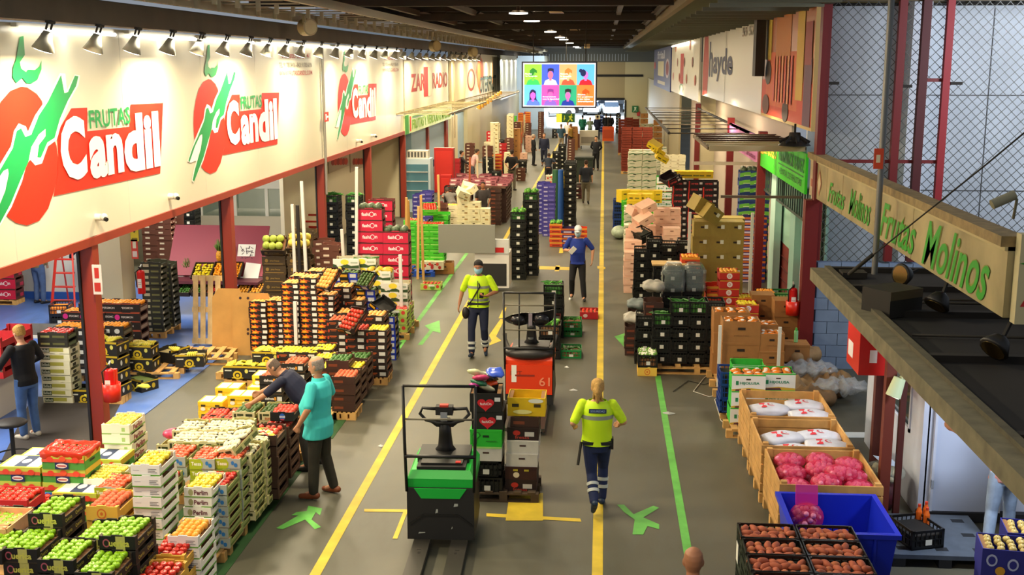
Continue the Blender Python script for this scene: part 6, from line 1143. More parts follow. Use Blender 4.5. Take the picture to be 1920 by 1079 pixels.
FAR2 = [('pomelo', 1023, 327, 50, 'fruit printed carton in mid aisle'), ('pomelo', 1033, 327, 50.3, 'second fruit printed carton column in mid aisle'), ('yellowbox', 1046, 322, 50, 'yellow banana carton in mid aisle'), ('blackplastic', 1036, 288, 58, 'black crate double tower, inner, in mid aisle'), ('blackplastic', 1047, 272, 60, 'black crate double tower, outer, in mid aisle'), ('brownbox', 1064, 262, 66, 'brown crate tower in mid aisle'), ('brown', 1069, 240, 74, 'tan carton tower in mid aisle'), ('maroonplastic', 1073, 345, 47, 'maroon crate beside the walking guard'), ('brownbox', 1076, 250, 76, 'second brown tower in mid aisle'), ('blackplastic', 1035, 240, 86, 'dark crate stack near the far door'), ('blackplastic', 1155, 212, 92, 'dark crate stack beside the far orange machine'), ('bluebin', 1123, 215, 94, 'blue crate tower before the far doorway'), ('whitebox', 1116, 218, 92, 'pale crate tower before the far doorway')]
for k, px, py, Y, t in FAR2: SY(k, px, py, Y, t, None, parts=False, z0=0)
# low group with plants in front of the blue shirted man
stack('orangered', 0, 0, 0, 5, 'red and orange crate under the potted greens', ('lettuce', 2, 2, 'bushy green plant on the red crate in mid aisle', 1.3), pos=(atY(1032, 440, 35).x, 34.4)); stack('purpleorange', 0, 0, 0, 4, 'purple and orange crate beside the potted greens', None, pos=(atY(1053, 440, 35).x, 34.4)); stack('orangered', 0, 0, 0, 4, 'orange crate furthest right beside the potted greens', None, pos=(atY(1063, 440, 35).x+.24, 34.5))
# crates beside the orange truck
stack('blackgreens', 0, 0, 0, 5, 'black crate of green leaves behind the orange truck', ('greens_bunch', 2, 1, 'long leaf bunch behind the orange truck', 1.2), pos=(-1.15, 22.6)); stack('maroonplastic', 0, 0, 0, 3, 'maroon crate beside the black leaf crates', None, pos=(-1.2, 22.0), show=3)
stack('blackplastic', 0, 0, 0, 3, 'black crate of lettuces seen through the load guard', ('lettuce', 2, 2, 'pale lettuce seen through the load guard', 1), pos=(-1.15, 20.9))
stack('greencrate', 0, 0, 0, 2, 'green plastic crate of herbs on the floor', ('greens_bunch', 2, 1, 'bunch of herbs in the rear green crate', 1.2), pos=(-.78, 22.75)); stack('greencrate', 0, 0, 0, 1, 'green plastic crate of cucumbers on the floor nearer the camera', ('cucumber', 5, 2, 'cucumber in the near green crate', 1), pos=(-.75, 21.0))
stack('redtray', 0, 0, 0, 1, 'low red crate of mixed greens behind the blue shirted man', ('tomato', 4, 4, 'small red vegetable in the low red crate', .8), pos=(-.45, 24.4))
# load on the truck: two columns
c, z = stack('blackplastic', 0, 0, .1, 2, 'black slotted crate at the foot of the loaded column', None, pos=(-1.62, 13.72)); crate('whiteshoe', (-1.42, 13.97, .54), 'dark box with a white tag in the loaded column', None)
crate('greencarton', (-1.42, 13.97, .71), 'bright green printed carton in the loaded column', None); crate('heartbox', (-1.4, 13.99, .95), 'lower black carton with a red heart in the loaded column'); crate('heartbox', (-1.43, 13.97, 1.19), 'upper black carton with a red heart in the loaded column', None, .04, '5A3A2A')
crate('redprint', (-.98, 14.05, .1), 'dark carton with red print at the foot of the second loaded column'); crate('maroonbox', (-.98, 14.05, .27), 'maroon carton in the second loaded column'); crate('whiteshoe', (-.97, 14.06, .44), 'pale grey carton, lower of two, in the second loaded column'); crate('whiteshoe', (-.96, 14.07, .61), 'pale grey carton, upper of two, in the second loaded column')
crate('redprint', (-.96, 14.1, .78), 'dark carton with red marks above the pale ones'); crate('brownfruit', (-.94, 14.1, .95), 'open tan crate of green fruit in the second loaded column', None, 0, '6A7A2A'); crate('bananayellow', (-.92, 14.1, 1.09), 'open yellow banana carton on top of the second loaded column', None, 0, 'C8BFA0')
pallet(-1.2, 14.05, .9, .7, 0, 'low dark pallet under the loaded black and green boxes', '4A3A28', z=0)
r = random.Random(9)
for i in range(9):
    c_ = ['C8C4A0', 'E8501C', 'B02A8A', '2A6A4A', '1E1A18', 'D8D4B0', 'C83A6A', '3A5AC8', 'C8C89A'][i]
    b = MB(); b.sph((0, 0, 0), (.13, .1, .04), C(c_, .25), 10, 6, f=lambda v: Vector((v.x*(1+.2*_s(50*v.y)), v.y+.02*_s(40*v.x), v.z))); b.sph((.02, .0, .02), (.05, .04, .02), C('E8E4DC' if i % 2 else '2A2A2A', .3), 8, 5)
    o = b.build('salad_bag', None, (-1.43+r.uniform(-.13, .13), 13.95+r.uniform(-.14, .14), 1.46+.022*i)); o.rotation_euler = (r.uniform(-.5, .5), r.uniform(-.5, .5), r.random()*6)
    tag(o, ['cream', 'orange', 'magenta', 'dark green', 'black', 'pale', 'pink', 'blue', 'light green'][i]+' plastic food bag heaped on the heart printed cartons', 'bag')
# ------------------------------------------------------------------ the right hand side
def resize(k, w, d, h):
    v = K[k]; src = v[5]; s = (w/v[2], d/v[3], h/v[4])
    def mk(f, src=src, s=s):
        ps = src(f)
        for n, p in ps: p.v = [(a*s[0], b_*s[1], c_*s[2]) for a, b_, c_ in p.v]
        return ps
    K[k] = (v[0], v[1], w, d, h, mk)
resize('olive', .37, .48, .33); resize('brown', .62, .46, .37); resize('bananawhite', .5, .4, .24)
K['brownsmall'] = K['brown']; resize('brownsmall', .42, .4, .3); K['blackfront'] = K['blackplastic']; resize('blackfront', .35, .5, .23); K['greenfront'] = K['blackgreens']; resize('greenfront', .35, .5, .23)
q = 'black plastic crate, front pallet, '
for i, (px, py, k, t) in enumerate(((1224, 590, 'greenfront', 'aisle column with greens on top'), (1259, 566, 'greenfront', 'middle column with greens on top'), (1292, 566, 'greenfront', 'third column with greens on top'), (1324, 572, 'blackfront', 'fourth column by the brown cartons'))):
    SY(k, px, py, 20.25, q+t, ('cucumber', 4, 2, 'green courgette, '+t, 1) if k == 'greenfront' else None, z0=.14)
SY('blackfront', 1193, 582, 20.7, q+'lowest column beside the aisle', None, z0=0)
b = crate('peachbox', (1.02-.17, 20.1, 0), 'small yellow wooden crate on the floor under the cauliflowers'); 
stack('blackfront', 0, 0, .16, 1, 'black crate of pale cauliflowers on the yellow crate at the aisle', ('cauliflower', 2, 3, 'pale cauliflower in the aisle side crate', 1), pos=(.68, 19.85)); FN['cauliflower'] = 'cauliflower'
pallet(1.75, 20.5, 1.7, .95, 0, 'wooden pallet under the black crates on the right')
q = 'black crate column, second row, '
for px, py, Y, k, t in ((1189, 463, 25.6, 'blackfront', 'lower one beside the aisle'), (1213, 442, 25.6, 'blackfront', 'tallest one next to pink cartons'), (1238, 460, 25.4, 'blackgreens', 'one behind the paper sheet'), (1272, 455, 25.4, 'blackfront', 'one beside the olive cartons')):
    SY(k, px, py, Y, q+t, None, z0=.0)
c, z = SY('blackfront', 1226, 505, 23.4, 'black crate column carrying a wooden tray and paper, first', None, z0=0, jit=0); SY('blackfront', 1257, 505, 23.4, 'black crate column carrying a wooden tray and paper, second', None, z0=0, jit=0)
b = MB(); b.box(-.38, .38, -.25, .25, 0, .03, C('C8A468')); tag(b.build('wooden_tray', None, (c.x+.17, 23.65, z+.005)), 'thin wooden board on the black crates', 'tray'); b = MB(); b.box(-.15, .15, -.1, .1, 0, .012, WHT); tag(b.build('paper_sheet', None, (c.x+.25, 23.6, z+.04)), 'white paper lying on the wooden board', 'paper')
def film(px, py, Y, w, h, d, z0, label, col='8A9490', al=.45):
    x = atY(px, py, Y).x; r = random.Random(px); rg = []
    for k in range(6):
        zz = z0+h*k/5; e = .0 if k < 5 else -.08
        rg.append([Vector(((w/2+e)*max(-1, min(1, 1.3*_c(t)))+r.uniform(-.02, .02), (d/2+e)*max(-1, min(1, 1.3*_s(t)))+r.uniform(-.02, .02), zz)) for t in [i*2*math.pi/24 for i in range(24)]])
    b = MB(); b.loft(rg, C(col, .2, alpha=al)); return tag(b.build('plastic_film', None, (x+w/2, Y+d/2, 0)), label, 'film')
for px, Y, t in ((1243, 21.6, 'wrapped black crate column behind the second green topped one'), (1283, 21.7, 'wrapped black crate column behind the third green topped one')):
    x = atY(px, 530, Y).x; stack('blackfront', 0, 0, 0, 7, t, None, pos=(x, Y), show=4); film(px, 530, Y-.03, .42, .5, .56, 1.2, 'clear crumpled film over the '+t.replace('wrapped ', ''))
for i, (px, Y, z, t) in enumerate(((1170, 21.3, .55, 'white cloth bag draped over low crates at the aisle'), (1205, 20.95, 1.25, 'pale bag bulging between the black columns'), (1176, 22.6, .55, 'grey plastic wrap on the low black crate'))):
    x = atY(px, 600, Y).x; b = MB(); b.sph((0, 0, 0), (.2, .26, .1), C('A8A498' if i < 2 else '6A7474', .6, var=.2, bump=.6), 24, 14, f=lambda v: Vector((max(-.19, min(.19, v.x*1.3))*(1+.1*_s(30*v.y)), v.y*(1+.1*_s(26*v.x)), v.z*(1+.35*_s(24*v.x+3)*_c(19*v.y)))))
    tag(b.build('cloth_bag', None, (x+.2, Y+.2, z+.15)), t, 'bag'); stack('brownfruit', 0, 0, 0, 4 if i != 1 else 8, 'dark brown crate beneath '+t.split(' over ')[0], None, pos=(x+.02, Y), show=4)
q = 'orange and red fruit crate, '
SY('orangered', 1278, 487, 23.6, q+'column behind the wrapped crates', ('orange', 5, 5, 'orange on the red crate column', .9), z0=0); SY('orangered', 1325, 536, 21.9, q+'low column beside the red boxes', None, z0=0)
q = 'bright red fruit carton, '
SY('redfruit', 1349, 514, 21.6, q+'tall column with yellow fruit', ('yellow_plum', 5, 5, 'golden fruit on the tall red column', 1), z0=0); SY('redfruit', 1383, 555, 21.5, q+'lower column nearer the wall', ('lemon', 5, 4, 'yellow fruit on the lower red column', 1), z0=0); SY('redfruit', 1384, 572, 20.9, q+'lowest column with yellow fruit', ('lemon', 5, 4, 'yellow fruit on the lowest red column', 1), z0=0)
q = 'olive brown closed carton, '
for i, px in enumerate((1300, 1332, 1364)): SY('olive', px, 421, 24.8, q+'front '+('first', 'second', 'third')[i]+' column', None, z0=.14)
for i, px in enumerate((1305, 1335, 1365)): SY('olive', px, 399, 25.4, q+'rear '+('first', 'second', 'third')[i]+' column', None, z0=.14, show=2)
for i, (px, py, a) in enumerate(((1306, 398, .5), (1322, 412, .62))): tilted('olive', px, py, 1, (.1, a, .35), 'tipped olive carton leaning on the stack, '+('rear', 'front')[i], None, Y=25.2-.25*i)
for i, x in enumerate((1.95, 3.12)):
    b = MB(); b.box(-.03, .03, -.03, .03, .14, 2.35, WHT); tag(b.build('corner_batten', None, (x+(.1 if i else -.06), 24.65, 0)), 'white corner post of the olive carton stack, '+('aisle', 'wall')[i]+' side', 'batten')
pallet(2.55, 25.1, 1.2, 1.0, 0, 'wooden pallet under the olive cartons')
q = 'pink cardboard carton, '
for i, (px, py, Y) in enumerate(((1226, 391, 30), (1247, 391, 30.0), (1179, 420, 29.6), (1200, 420, 29.6), (1183, 455, 28.6), (1244, 430, 28.8), (1186, 398, 31.4))):
    SY('pink', px, py, Y, q+('tall first', 'tall second', 'stepped first', 'stepped second', 'near aisle', 'near black crates', 'rear aisle')[i]+' column', None, z0=.0 if i > 3 else .14)
for i, (px, py, a, g_) in enumerate(((1190, 405, .3, .5), (1213, 395, -.4, .4), (1210, 418, -.5, .3), (1193, 440, .35, -.3), (1205, 448, -.35, .5))):
    tilted('pink' if i != 4 else 'blackfront', px, py, 1, (.2, a, g_), ('tipped pink carton tumbled on the pile, ' if i != 4 else 'tipped black crate by the pink pile, ')+('first', 'second', 'third', 'fourth', 'fifth')[i]+' from the rear', None, Y=29.4-.25*i)
for i in range(3): SY('pink', 1170+i*2, 470-i*16, 27.4+i*.5, q+'slender aisle stack '+('near', 'middle', 'far')[i], None, z0=0, parts=False)
q = 'black and red fruit crate, '
for i, px in enumerate((1262, 1291, 1319)): SY('blackred', px, 339, 33, q+('first', 'second', 'third')[i]+' column from the aisle', None, z0=.14)
for i, (px, py, g_) in enumerate(((1256, 338, .6), (1262, 342, .3))): tilted('blackred', px, py, 1, (.3, -.4, g_), 'tipped black fruit crate on the black and red stack, '+('rear', 'front')[i], None, Y=32.6)
for i, (px, py) in enumerate(((1266, 330), (1286, 328), (1308, 330), (1272, 321), (1296, 320))): SY('yellowbox', px, py, 33.6, 'yellow carton lying on the black and red stack, '+('first', 'second', 'third', 'fourth', 'fifth')[i], None, z0=2.2, parts=False)
q = 'yellow banana carton in the tumbled heap, '
for i, (px, py, Y, g_) in enumerate(((1166, 362, 37, .5), (1182, 354, 37, 0), (1200, 355, 37, -.1), (1216, 357, 37, .1), (1176, 366, 36, -.2), (1196, 366, 36, 0))):
    SY('yellowbox', px, py, Y, q+('one', 'two', 'three', 'four', 'five', 'six')[i], None, z0=1.05, parts=False, rz=g_)
for i, px in enumerate((1166, 1186, 1206)): SY('greenplastic', px, 378, 36.6, 'pale green crate below the yellow heap, '+('first', 'second', 'third')[i], None, z0=0, parts=False)
for i in range(4): SY('bananawhite', 1171, 390+i*14, 34.8-i*1.2, 'pale carton column along the aisle, '+('far', 'third', 'second', 'near')[i], None, z0=0, parts=False)
q = 'white and green banana carton, '
for i, (px, py, Y) in enumerate(((1178, 286, 42), (1205, 286, 42), (1180, 282, 43.2), (1206, 282, 43.2))): SY('bananawhite', px, py, Y, q+('front first', 'front second', 'rear first', 'rear second')[i]+' column', None, z0=.14, parts=i < 2)
for i, (px, py, g_) in enumerate(((1230, 288, .5), (1238, 300, .2), (1226, 278, -.4))): tilted('yellowbox', px, py, 1, (.3, .5, g_), 'tipped banana carton between the stacks, '+('first', 'second', 'third')[i], None, Y=40.5)
for i, px in enumerate((1232, 1246)): SY('huolusa', px, 325, 38, 'green and white carton column, '+('first', 'second')[i]+' between banana cartons and black stack', None, z0=0, parts=False)
for i, px in enumerate((1240, 1254, 1268)): SY('whitebox', px, 290, 47, 'cream fruit carton column behind the banana cartons, '+('first', 'second', 'third')[i], None, z0=0, parts=False)
q = 'brick red slatted crate tower, '
for i, (px, py, Y) in enumerate(((1166, 240, 58), (1186, 240, 58), (1205, 240, 58), (1160, 222, 70), (1172, 220, 72), (1184, 224, 74))): SY('bigbrownred', px, py, Y, q+('first front', 'second front', 'third front', 'first rear', 'second rear', 'third rear')[i], None, z0=.14, parts=False)
for i, (px, py) in enumerate(((1150, 372), )): SY('bluebin', px, py, 37.5, 'blue crate column at the aisle edge before the yellow heap', None, z0=0, parts=False)
b = MB(); b.sph((0, 0, .2), (.25, .5, .2), C('9AA890', .5, var=.3, bump=.5), 14, 8); tag(b.build('green_sack', None, (.55, 36.3, 0)), 'limp pale green netted sack on the aisle floor', 'sack')
r = random.Random(33)
for i in range(16):
    x = r.uniform(1.6, 3.0); y = r.uniform(46, 90); k = r.choice(['whitebox', 'brownbox', 'bananawhite', 'brown', 'redtray'])
    stack(k, 0, 0, 0, r.randint(4, 9), {'whitebox': 'cream', 'brownbox': 'brown', 'bananawhite': 'white', 'brown': 'tan', 'redtray': 'red'}[k]+' box tower '+chr(97+i)+' along the far right stalls', None, pos=(x, y), parts=False)
for i, (px, py, k) in enumerate(((1388, 322, 'greenstripe'), (1408, 322, 'greenstripe'), (1388, 404, 'purpleorange'), (1409, 404, 'purpleorange'))):
    SY(k, px, py, 29.5 if i < 2 else 29, ('blue melon crate with green stripe, ' if i < 2 else 'violet and orange crate, ')+('first', 'second')[i % 2]+' column inside the pink signed stall', ('watermelon', 3, 2, 'dark watermelon on the blue crates, '+('first', 'second')[i % 2]+' column', .9) if i < 2 else None, z0=0)
# brown cartons at the corner
SN = ('snack_bag', 3, 2); FN['snack_bag'] = 'snack_bag'
q = 'large brown open carton of packaged goods, '
SY('brown', 1339, 577, 19.6, q+'rear stack at the aisle', SN+('orange snack packet in the rear aisle carton', 1), z0=.14); SY('brown', 1356, 615, 18.9, q+'front stack at the aisle', SN+('orange snack packet in the front aisle carton', 1), z0=.14)
SY('brownsmall', 1424, 640, 18.9, q+'front stack nearer the wall', SN+('orange snack packet in the front wall carton', .9), z0=.14); SY('brownsmall', 1414, 603, 19.6, q+'rear stack nearer the wall', SN+('orange snack packet in the rear wall carton', .9), z0=.14)
SY('brownsmall', 1411, 565, 21.4, q+'stack behind by the stall door', None, z0=0); SY('brownsmall', 1453, 575, 20.9, q+'stack by the corner post', None, z0=0, show=3); SY('brownsmall', 1440, 560, 22.2, 'brown closed carton stack against the red brick door', None, z0=0, show=3)
SY('darklabel', 1423, 548, 22.8, 'dark tray of orange fruit by the corner extinguisher', ORG+('orange in the tray by the corner extinguisher', .9), z0=0, show=2); SY('greencrate', 1450, 550, 22.8, 'dark green crate behind the corner extinguisher', None, z0=0, show=2)
pallet(2.65, 19.3, 1.5, 1.3, 0, 'wooden pallet under the large brown cartons')
for i, (px, py, Y) in enumerate(((1345, 680, 18.85), (1457, 665, 18.8))):
    x = atY(px, py, Y).x; b = MB(); b.box(-.025, .025, -.025, .025, .14, 1.2, WHT); tag(b.build('corner_batten', None, (x+.02, Y-.06, 0)), 'white corner strip of the large brown cartons, '+('aisle', 'wall')[i]+' side', 'batten')
q = 'green carton with white front panel, '
SY('huolusa', 1373, 703, 16.75, q+'stack by the aisle', SN+('snack packet in the green carton by the aisle', .95), z0=.14); SY('huolusa', 1429, 697, 16.85, q+'stack nearer the wall', SN+('snack packet in the green carton nearer the wall', .95), z0=.14)
SY('bluebin', 1352, 690, 17.3, 'dark blue crate column beside the green cartons', None, z0=.14, show=4); SY('huolusa', 1373, 690, 17.3, 'green carton in the hidden rear pair', None, z0=.14, show=1)
pallet(2.55, 17.0, 1.3, 1.0, 0, 'wooden pallet under the green cartons')
b = MB(); b.cyl((0, 0, 0), (0, 0, .2), .035, None, C('8ACB8A', .2), 12); b.cyl((0, 0, .2), (0, 0, .25), .02, None, C('4AA84A', .3), 8); tag(b.build('water_bottle', None, atY(1492, 642, 19.6)-Vector((0, 0, 0))), 'pale green bottle standing on the brown cartons by the wall', 'bottle'); crate('brownsmall', Vector((atY(1492, 642, 19.6).x, 19.6, atY(1492, 642, 19.6).z-.31)), 'brown carton under the pale green bottle')
# wooden bins
def bin_(x0, x1, y0, y1, z0, z1, label, w=C('C09252', .75, var=.25, scale=4)):
    o = root('wooden_bin', ((x0+x1)/2, (y0+y1)/2, z0), label, 'bin'); hx = (x1-x0)/2; hy = (y1-y0)/2; h = z1-z0; t = .022; n = 5
    MB().box(-hx, hx, -hy, hy, 0, t, w).build('bottom', o)
    for s in (-1, 1):
        b = MB()
        for i in range(n): b.box(*sorted((s*hx, s*(hx-t))), -hy, hy, h*i/n+.012, h*(i+1)/n-.008, w)
        b.build('side_wall', o); b = MB()
        for i in range(n): b.box(-hx+t, hx-t, *sorted((s*hy, s*(hy-t))), h*i/n+.012, h*(i+1)/n-.008, w)
        b.build('end_wall', o)
        for q in (-1, 1): MB().box(*sorted((s*(hx-t), s*(hx-.09))), *sorted((q*(hy-t), q*(hy-.09))), 0, h+.02, w).build('corner_post', o)
    return o
bins = ((2.05, 3.2, 15.1, 16.35, 'furthest wooden bin holding white sacks'), (2.05, 3.2, 13.92, 15.05, 'middle wooden bin holding white sacks'), (2.08, 3.25, 12.62, 13.87, 'nearest wooden bin holding pink net bags of garlic'))
for i, (x0, x1, y0, y1, t) in enumerate(bins):
    pallet((x0+x1)/2, (y0+y1)/2, x1-x0, y1-y0-.04, 0, 'wooden pallet beneath the '+t.split(' holding')[0]); bin_(x0, x1, y0, y1, .145, .8-(.02*i), t+', slatted')
SKW = C('C9CCD8', .5, var=.1, bump=.3); SKR = C('D4283C', .5)
def sack(x, y, z, rz, label, s=1):
    o = root('white_sack', (x, y, z), label, 'sack', None, rz); r = random.Random(int(x*99)); b = MB()
    b.sph((0, 0, .07), (.27, .18, .075), SKW, 22, 12, f=lambda v: Vector((.27*max(-1, min(1, 1.25*v.x/.27)), .18*max(-1, min(1, 1.25*v.y/.18)), v.z*(1+.12*_s(19*v.x+7*v.y)))))
    b.build('sack_body', o); p = MB(); V2 = lambda a, c: Vector((a, c, .15-.06*((a/.27)**2+(c/.18)**2)*.6))
    for a0, a1 in ((-.13, -.05),): p.add([V2(a0, -.1), V2(a1, -.1), V2(a1, .1), V2(a0, .1)], [(0, 1, 2, 3)], SKR)
    ring = [(.1*_c(t*.314), .07*_s(t*.314)) for t in range(20)]; p.add([V2(.07+a, c) for a, c in ring]+[V2(.07+a*.8, c*.8) for a, c in ring], [(i, (i+1) % 20, 20+(i+1) % 20, 20+i) for i in range(20)], SKR)
    for k in range(3): p.add([V2(.03, -.02+.025*k), V2(.11, -.02+.025*k), V2(.11, -.01+.025*k), V2(.03, -.01+.025*k)], [(0, 1, 2, 3)], C('5A4A4A'))
    p.build('printed_label', o); return o
for i, (x, y, z, g_, t) in enumerate(((2.4, 15.75, .62, .1, 'furthest bin, upper inner'), (2.92, 15.95, .62, -.1, 'furthest bin, rear'), (2.9, 15.42, .64, .05, 'furthest bin, near wall side'), (2.38, 15.4, .5, 0, 'furthest bin, lower inner'), (2.42, 14.6, .58, .3, 'middle bin, inner'), (2.9, 14.7, .58, .05, 'middle bin, rear'), (2.92, 14.25, .6, -.1, 'middle bin, near wall side'), (2.5, 14.2, .54, 0, 'middle bin, front'))): sack(x, y, z, g_, 'white plastic sack with red print, '+t)
NETM = C('E0285A', .4, alpha=.45)
gm = {}
def netbag(x, y, z, label, n=26, s=1, seed=0, rot=0):
    o = root('garlic_net_bag', (x, y, z), label, 'net bag', None, rot); r = random.Random(seed); b = MB(); gc = C('DC7E9C', .5, var=.2, scale=30)
    for i in range(n):
        a = i*2.4; q_ = .13*math.sqrt((i % 13+.5)/13); zz = .035+.06*(i//13)
        b.sph((q_*_c(a)*1.15+r.uniform(-.01, .01), q_*_s(a)+r.uniform(-.01, .01), zz+r.uniform(-.01, .01)), .034, gc, 9, 6)
    b.build('garlic_bulbs', o)['kind'] = 'stuff'
    b = MB(); b.sph((0, 0, .07), (.195, .175, .095), NETM, 16, 10); b.build('net', o); o.scale = (s, s, s); return o
for i, (x, y, z, t) in enumerate(((2.35, 13.62, .62, 'rear inner'), (2.72, 13.64, .62, 'rear middle'), (3.05, 13.56, .6, 'rear by the wall side'), (2.32, 13.3, .58, 'second row inner'), (2.66, 13.3, .64, 'second row middle'), (3.02, 13.18, .6, 'second row wall side'), (2.3, 12.9, .56, 'front inner'), (2.66, 12.9, .62, 'front middle'), (3.03, 12.84, .58, 'front wall side'), (2.86, 13.06, .68, 'resting on top'))): netbag(x, y, z, 'pink net bag of garlic in the nearest bin, '+t, seed=i, rot=i)
for i, (x, y) in enumerate(((2.35, 13.6), (2.72, 13.6), (3.05, 13.55), (2.3, 13.25), (2.66, 13.25), (3.02, 13.2), (2.3, 12.9), (2.66, 12.9), (3.03, 12.85))): netbag(x, y, .4, 'pink net bag of garlic in the lower layer, '+('rear inner', 'rear middle', 'rear wall side', 'second inner', 'second middle', 'second wall side', 'front inner', 'front middle', 'front wall side')[i], seed=30+i)
# blue tub
o = root('blue_tub', (2.57, 11.9, .1), 'large empty blue plastic tub in front of the garlic bin', 'tub'); BT = C('142AC0', .35); hx, hy, h = .53, .55, .62; n = 4
def ringr(w, d, z): return [Vector((sx*w, sy*d, z)) for sx, sy in ((-1, -1), (1, -1), (1, 1), (-1, 1))]
b = MB(); b.loft([ringr(hx-.06, hy-.06, 0), ringr(hx, hy, h), ringr(hx+.03, hy+.03, h), ringr(hx+.03, hy+.03, h-.05), ringr(hx+.015, hy+.015, h-.05), ringr(hx+.015, hy+.015, h)], BT, smooth=False, cap=False); b.loft([ringr(hx-.025, hy-.025, h), ringr(hx-.085, hy-.085, .03)], BT, smooth=False, cap=False); b.add(ringr(hx-.085, hy-.085, .03), [(0, 1, 2, 3)], BT); b.add(ringr(hx-.06, hy-.06, 0), [(3, 2, 1, 0)], BT)
b.add(ringr(hx, hy, h+.001)+ringr(hx-.025, hy-.025, h+.001), [(i, (i+1) % 4, 4+(i+1) % 4, 4+i) for i in range(4)], BT); b.build('tub_shell', o)
b = MB()
for x in (-.3, 0, .3): b.box(x-.012, x+.012, -hy-.02, -hy+.03, .1, h-.05, BT)
b.build('rib', o); b = MB(); b.box(-.5, .5, -.5, .5, -.1, -.005, C('1A1C20')); b.build('base_skid', o)
hb_ = netbag(2.33, 12.32, .5, 'pink net bag of garlic hanging over the rear edge of the blue tub', 30, 1, 77); hb_.rotation_euler = (1.35, 0, 0)
b = MB(); b.box(-.12, .12, .14, .36, .06, .1, C('E0289A', .4, alpha=.6)); b.build('net_neck', hb_)
for i, (x, y) in enumerate(((2.3, 11.75), (2.85, 11.8))): netbag(x, y, .14, 'pink net bag of garlic on the bottom of the blue tub, '+('aisle', 'wall')[i]+' side', 13, .8, 90+i)
# sweet potatoes
for i in range(2):
    for j in range(4):
        x = 1.72+i*.585; y = 11.02-j*.385; key = 'spc'
        if key not in K: K[key] = ('plastic_crate', 'crate', .57, .37, .2, lambda f: plastic(.57, .37, .2, '0C0B0B', False, f, 9))
        t = ('aisle', 'wall')[i]+' column, '+('rear', 'second', 'third', 'front')[j]+' crate'
        c, z = stack('spc', 0, 0, .06, 4, 'black crate of sweet potatoes, '+t, None, pos=(x-.285, y-.185), jit=0, show=4 if (i == 0 or j == 3) else 1)
        fill(Matrix.Translation((x, y, z-.2)), .57, .37, .115, 'sweet_potato', 6, 3, 'reddish brown sweet potato, '+t, 'sweet potatoes, '+t, 1.05, i*7+j, heap=True, mix='potato_round', cat='sweet potato', mess=.3)
b = MB(); b.box(1.4, 2.62, 9.6, 11.25, 0, .055, C('2A2622')); tag(b.build('plastic_pallet'), 'dark pallet under the sweet potato crates', 'pallet')
b = MB(); b.box(-.002, .002, -.07, .07, -.1, .1, WHT); tag(b.build('paper_label', None, (1.428, 11.05, .6)), 'white paper slip on the side of the sweet potato crates', 'label')
# grey pallets, black crate with bottles
for i, (x, y, t) in enumerate(((3.85, 12.75, 'dark grey plastic pallet on the floor before the white door'), )):
    o = root('plastic_pallet', (x, y, 0), t, 'pallet', None, .0); m = C('4E5866', .5, var=.15); b = MB()
    b.box(-.6, .6, -.6, .6, .1, .15, m)
    for u in (-.42, .0, .42):
        for v in (-.42, 0, .42): b.box(u-.07, u+.07, v-.05, v+.05, .15, .151, C('14181E'))
    b.build('deck', o)
    for u in (-.5, 0, .5): MB().box(u-.07, u+.07, -.6, .6, 0, .1, C('1A1C20')).build('runner', o)
crate('blackplastic', (3.62, 12.55, .155), 'empty black latticed crate on the grey plastic pallet', None, .3, '101010')
for i, (x, y) in enumerate(((3.72, 12.82), (3.82, 12.9), (3.78, 12.72))):
    o = root('juice_bottle', (x, y, .155), 'small orange juice bottle behind the black crate, '+('near the crate', 'beside the door', 'middle one')[i], 'bottle'); oc = C('D8641C', .25); MB().cyl((0, 0, 0), (0, 0, .2), .035, None, oc).build('bottle_body', o); b = MB(); b.cyl((0, 0, .2), (0, 0, .25), .035, .016, oc); b.cyl((0, 0, .25), (0, 0, .275), .018, None, C('C83A1C')); b.build('cap', o); o.scale = (1, 1, 1.2)
# net bag of garlic on red sacks
o = root('mesh_sack', (3.55, 13.9, 0), 'dark red mesh sack of onions by the maroon post', 'sack'); b = MB(); b.sph((0, 0, .2), (.24, .22, .22), C('4A1420', .6, var=.4, scale=25, bump=.6), 16, 10); b.build('sack_body', o)
o = root('clear_bag', (3.55, 13.85, .4), 'clear bag of pale garlic on the dark red sack with a blue white paper', 'bag'); r = random.Random(5); b = MB()
for i in range(34): a = i*2.4; q_ = .2*math.sqrt((i % 17+.5)/17); b.sph((q_*_c(a), q_*_s(a), .05+.07*(i//17)), .042, C('C8BC98', .5), 8, 6)
b.build('garlic_bulbs', o)['kind'] = 'stuff'; b = MB(); b.sph((0, 0, .09), (.27, .25, .13), C('C8D8D0', .1, alpha=.25), 16, 10); b.build('bag_film', o); b = MB(); b.box(-.15, .15, -.1, .1, 0, .004, C('B8CCE8')); c2 = b.build('paper_sheet', o, (.03, -.02, .235)); c2.rotation_euler = (.2, .3, .4)
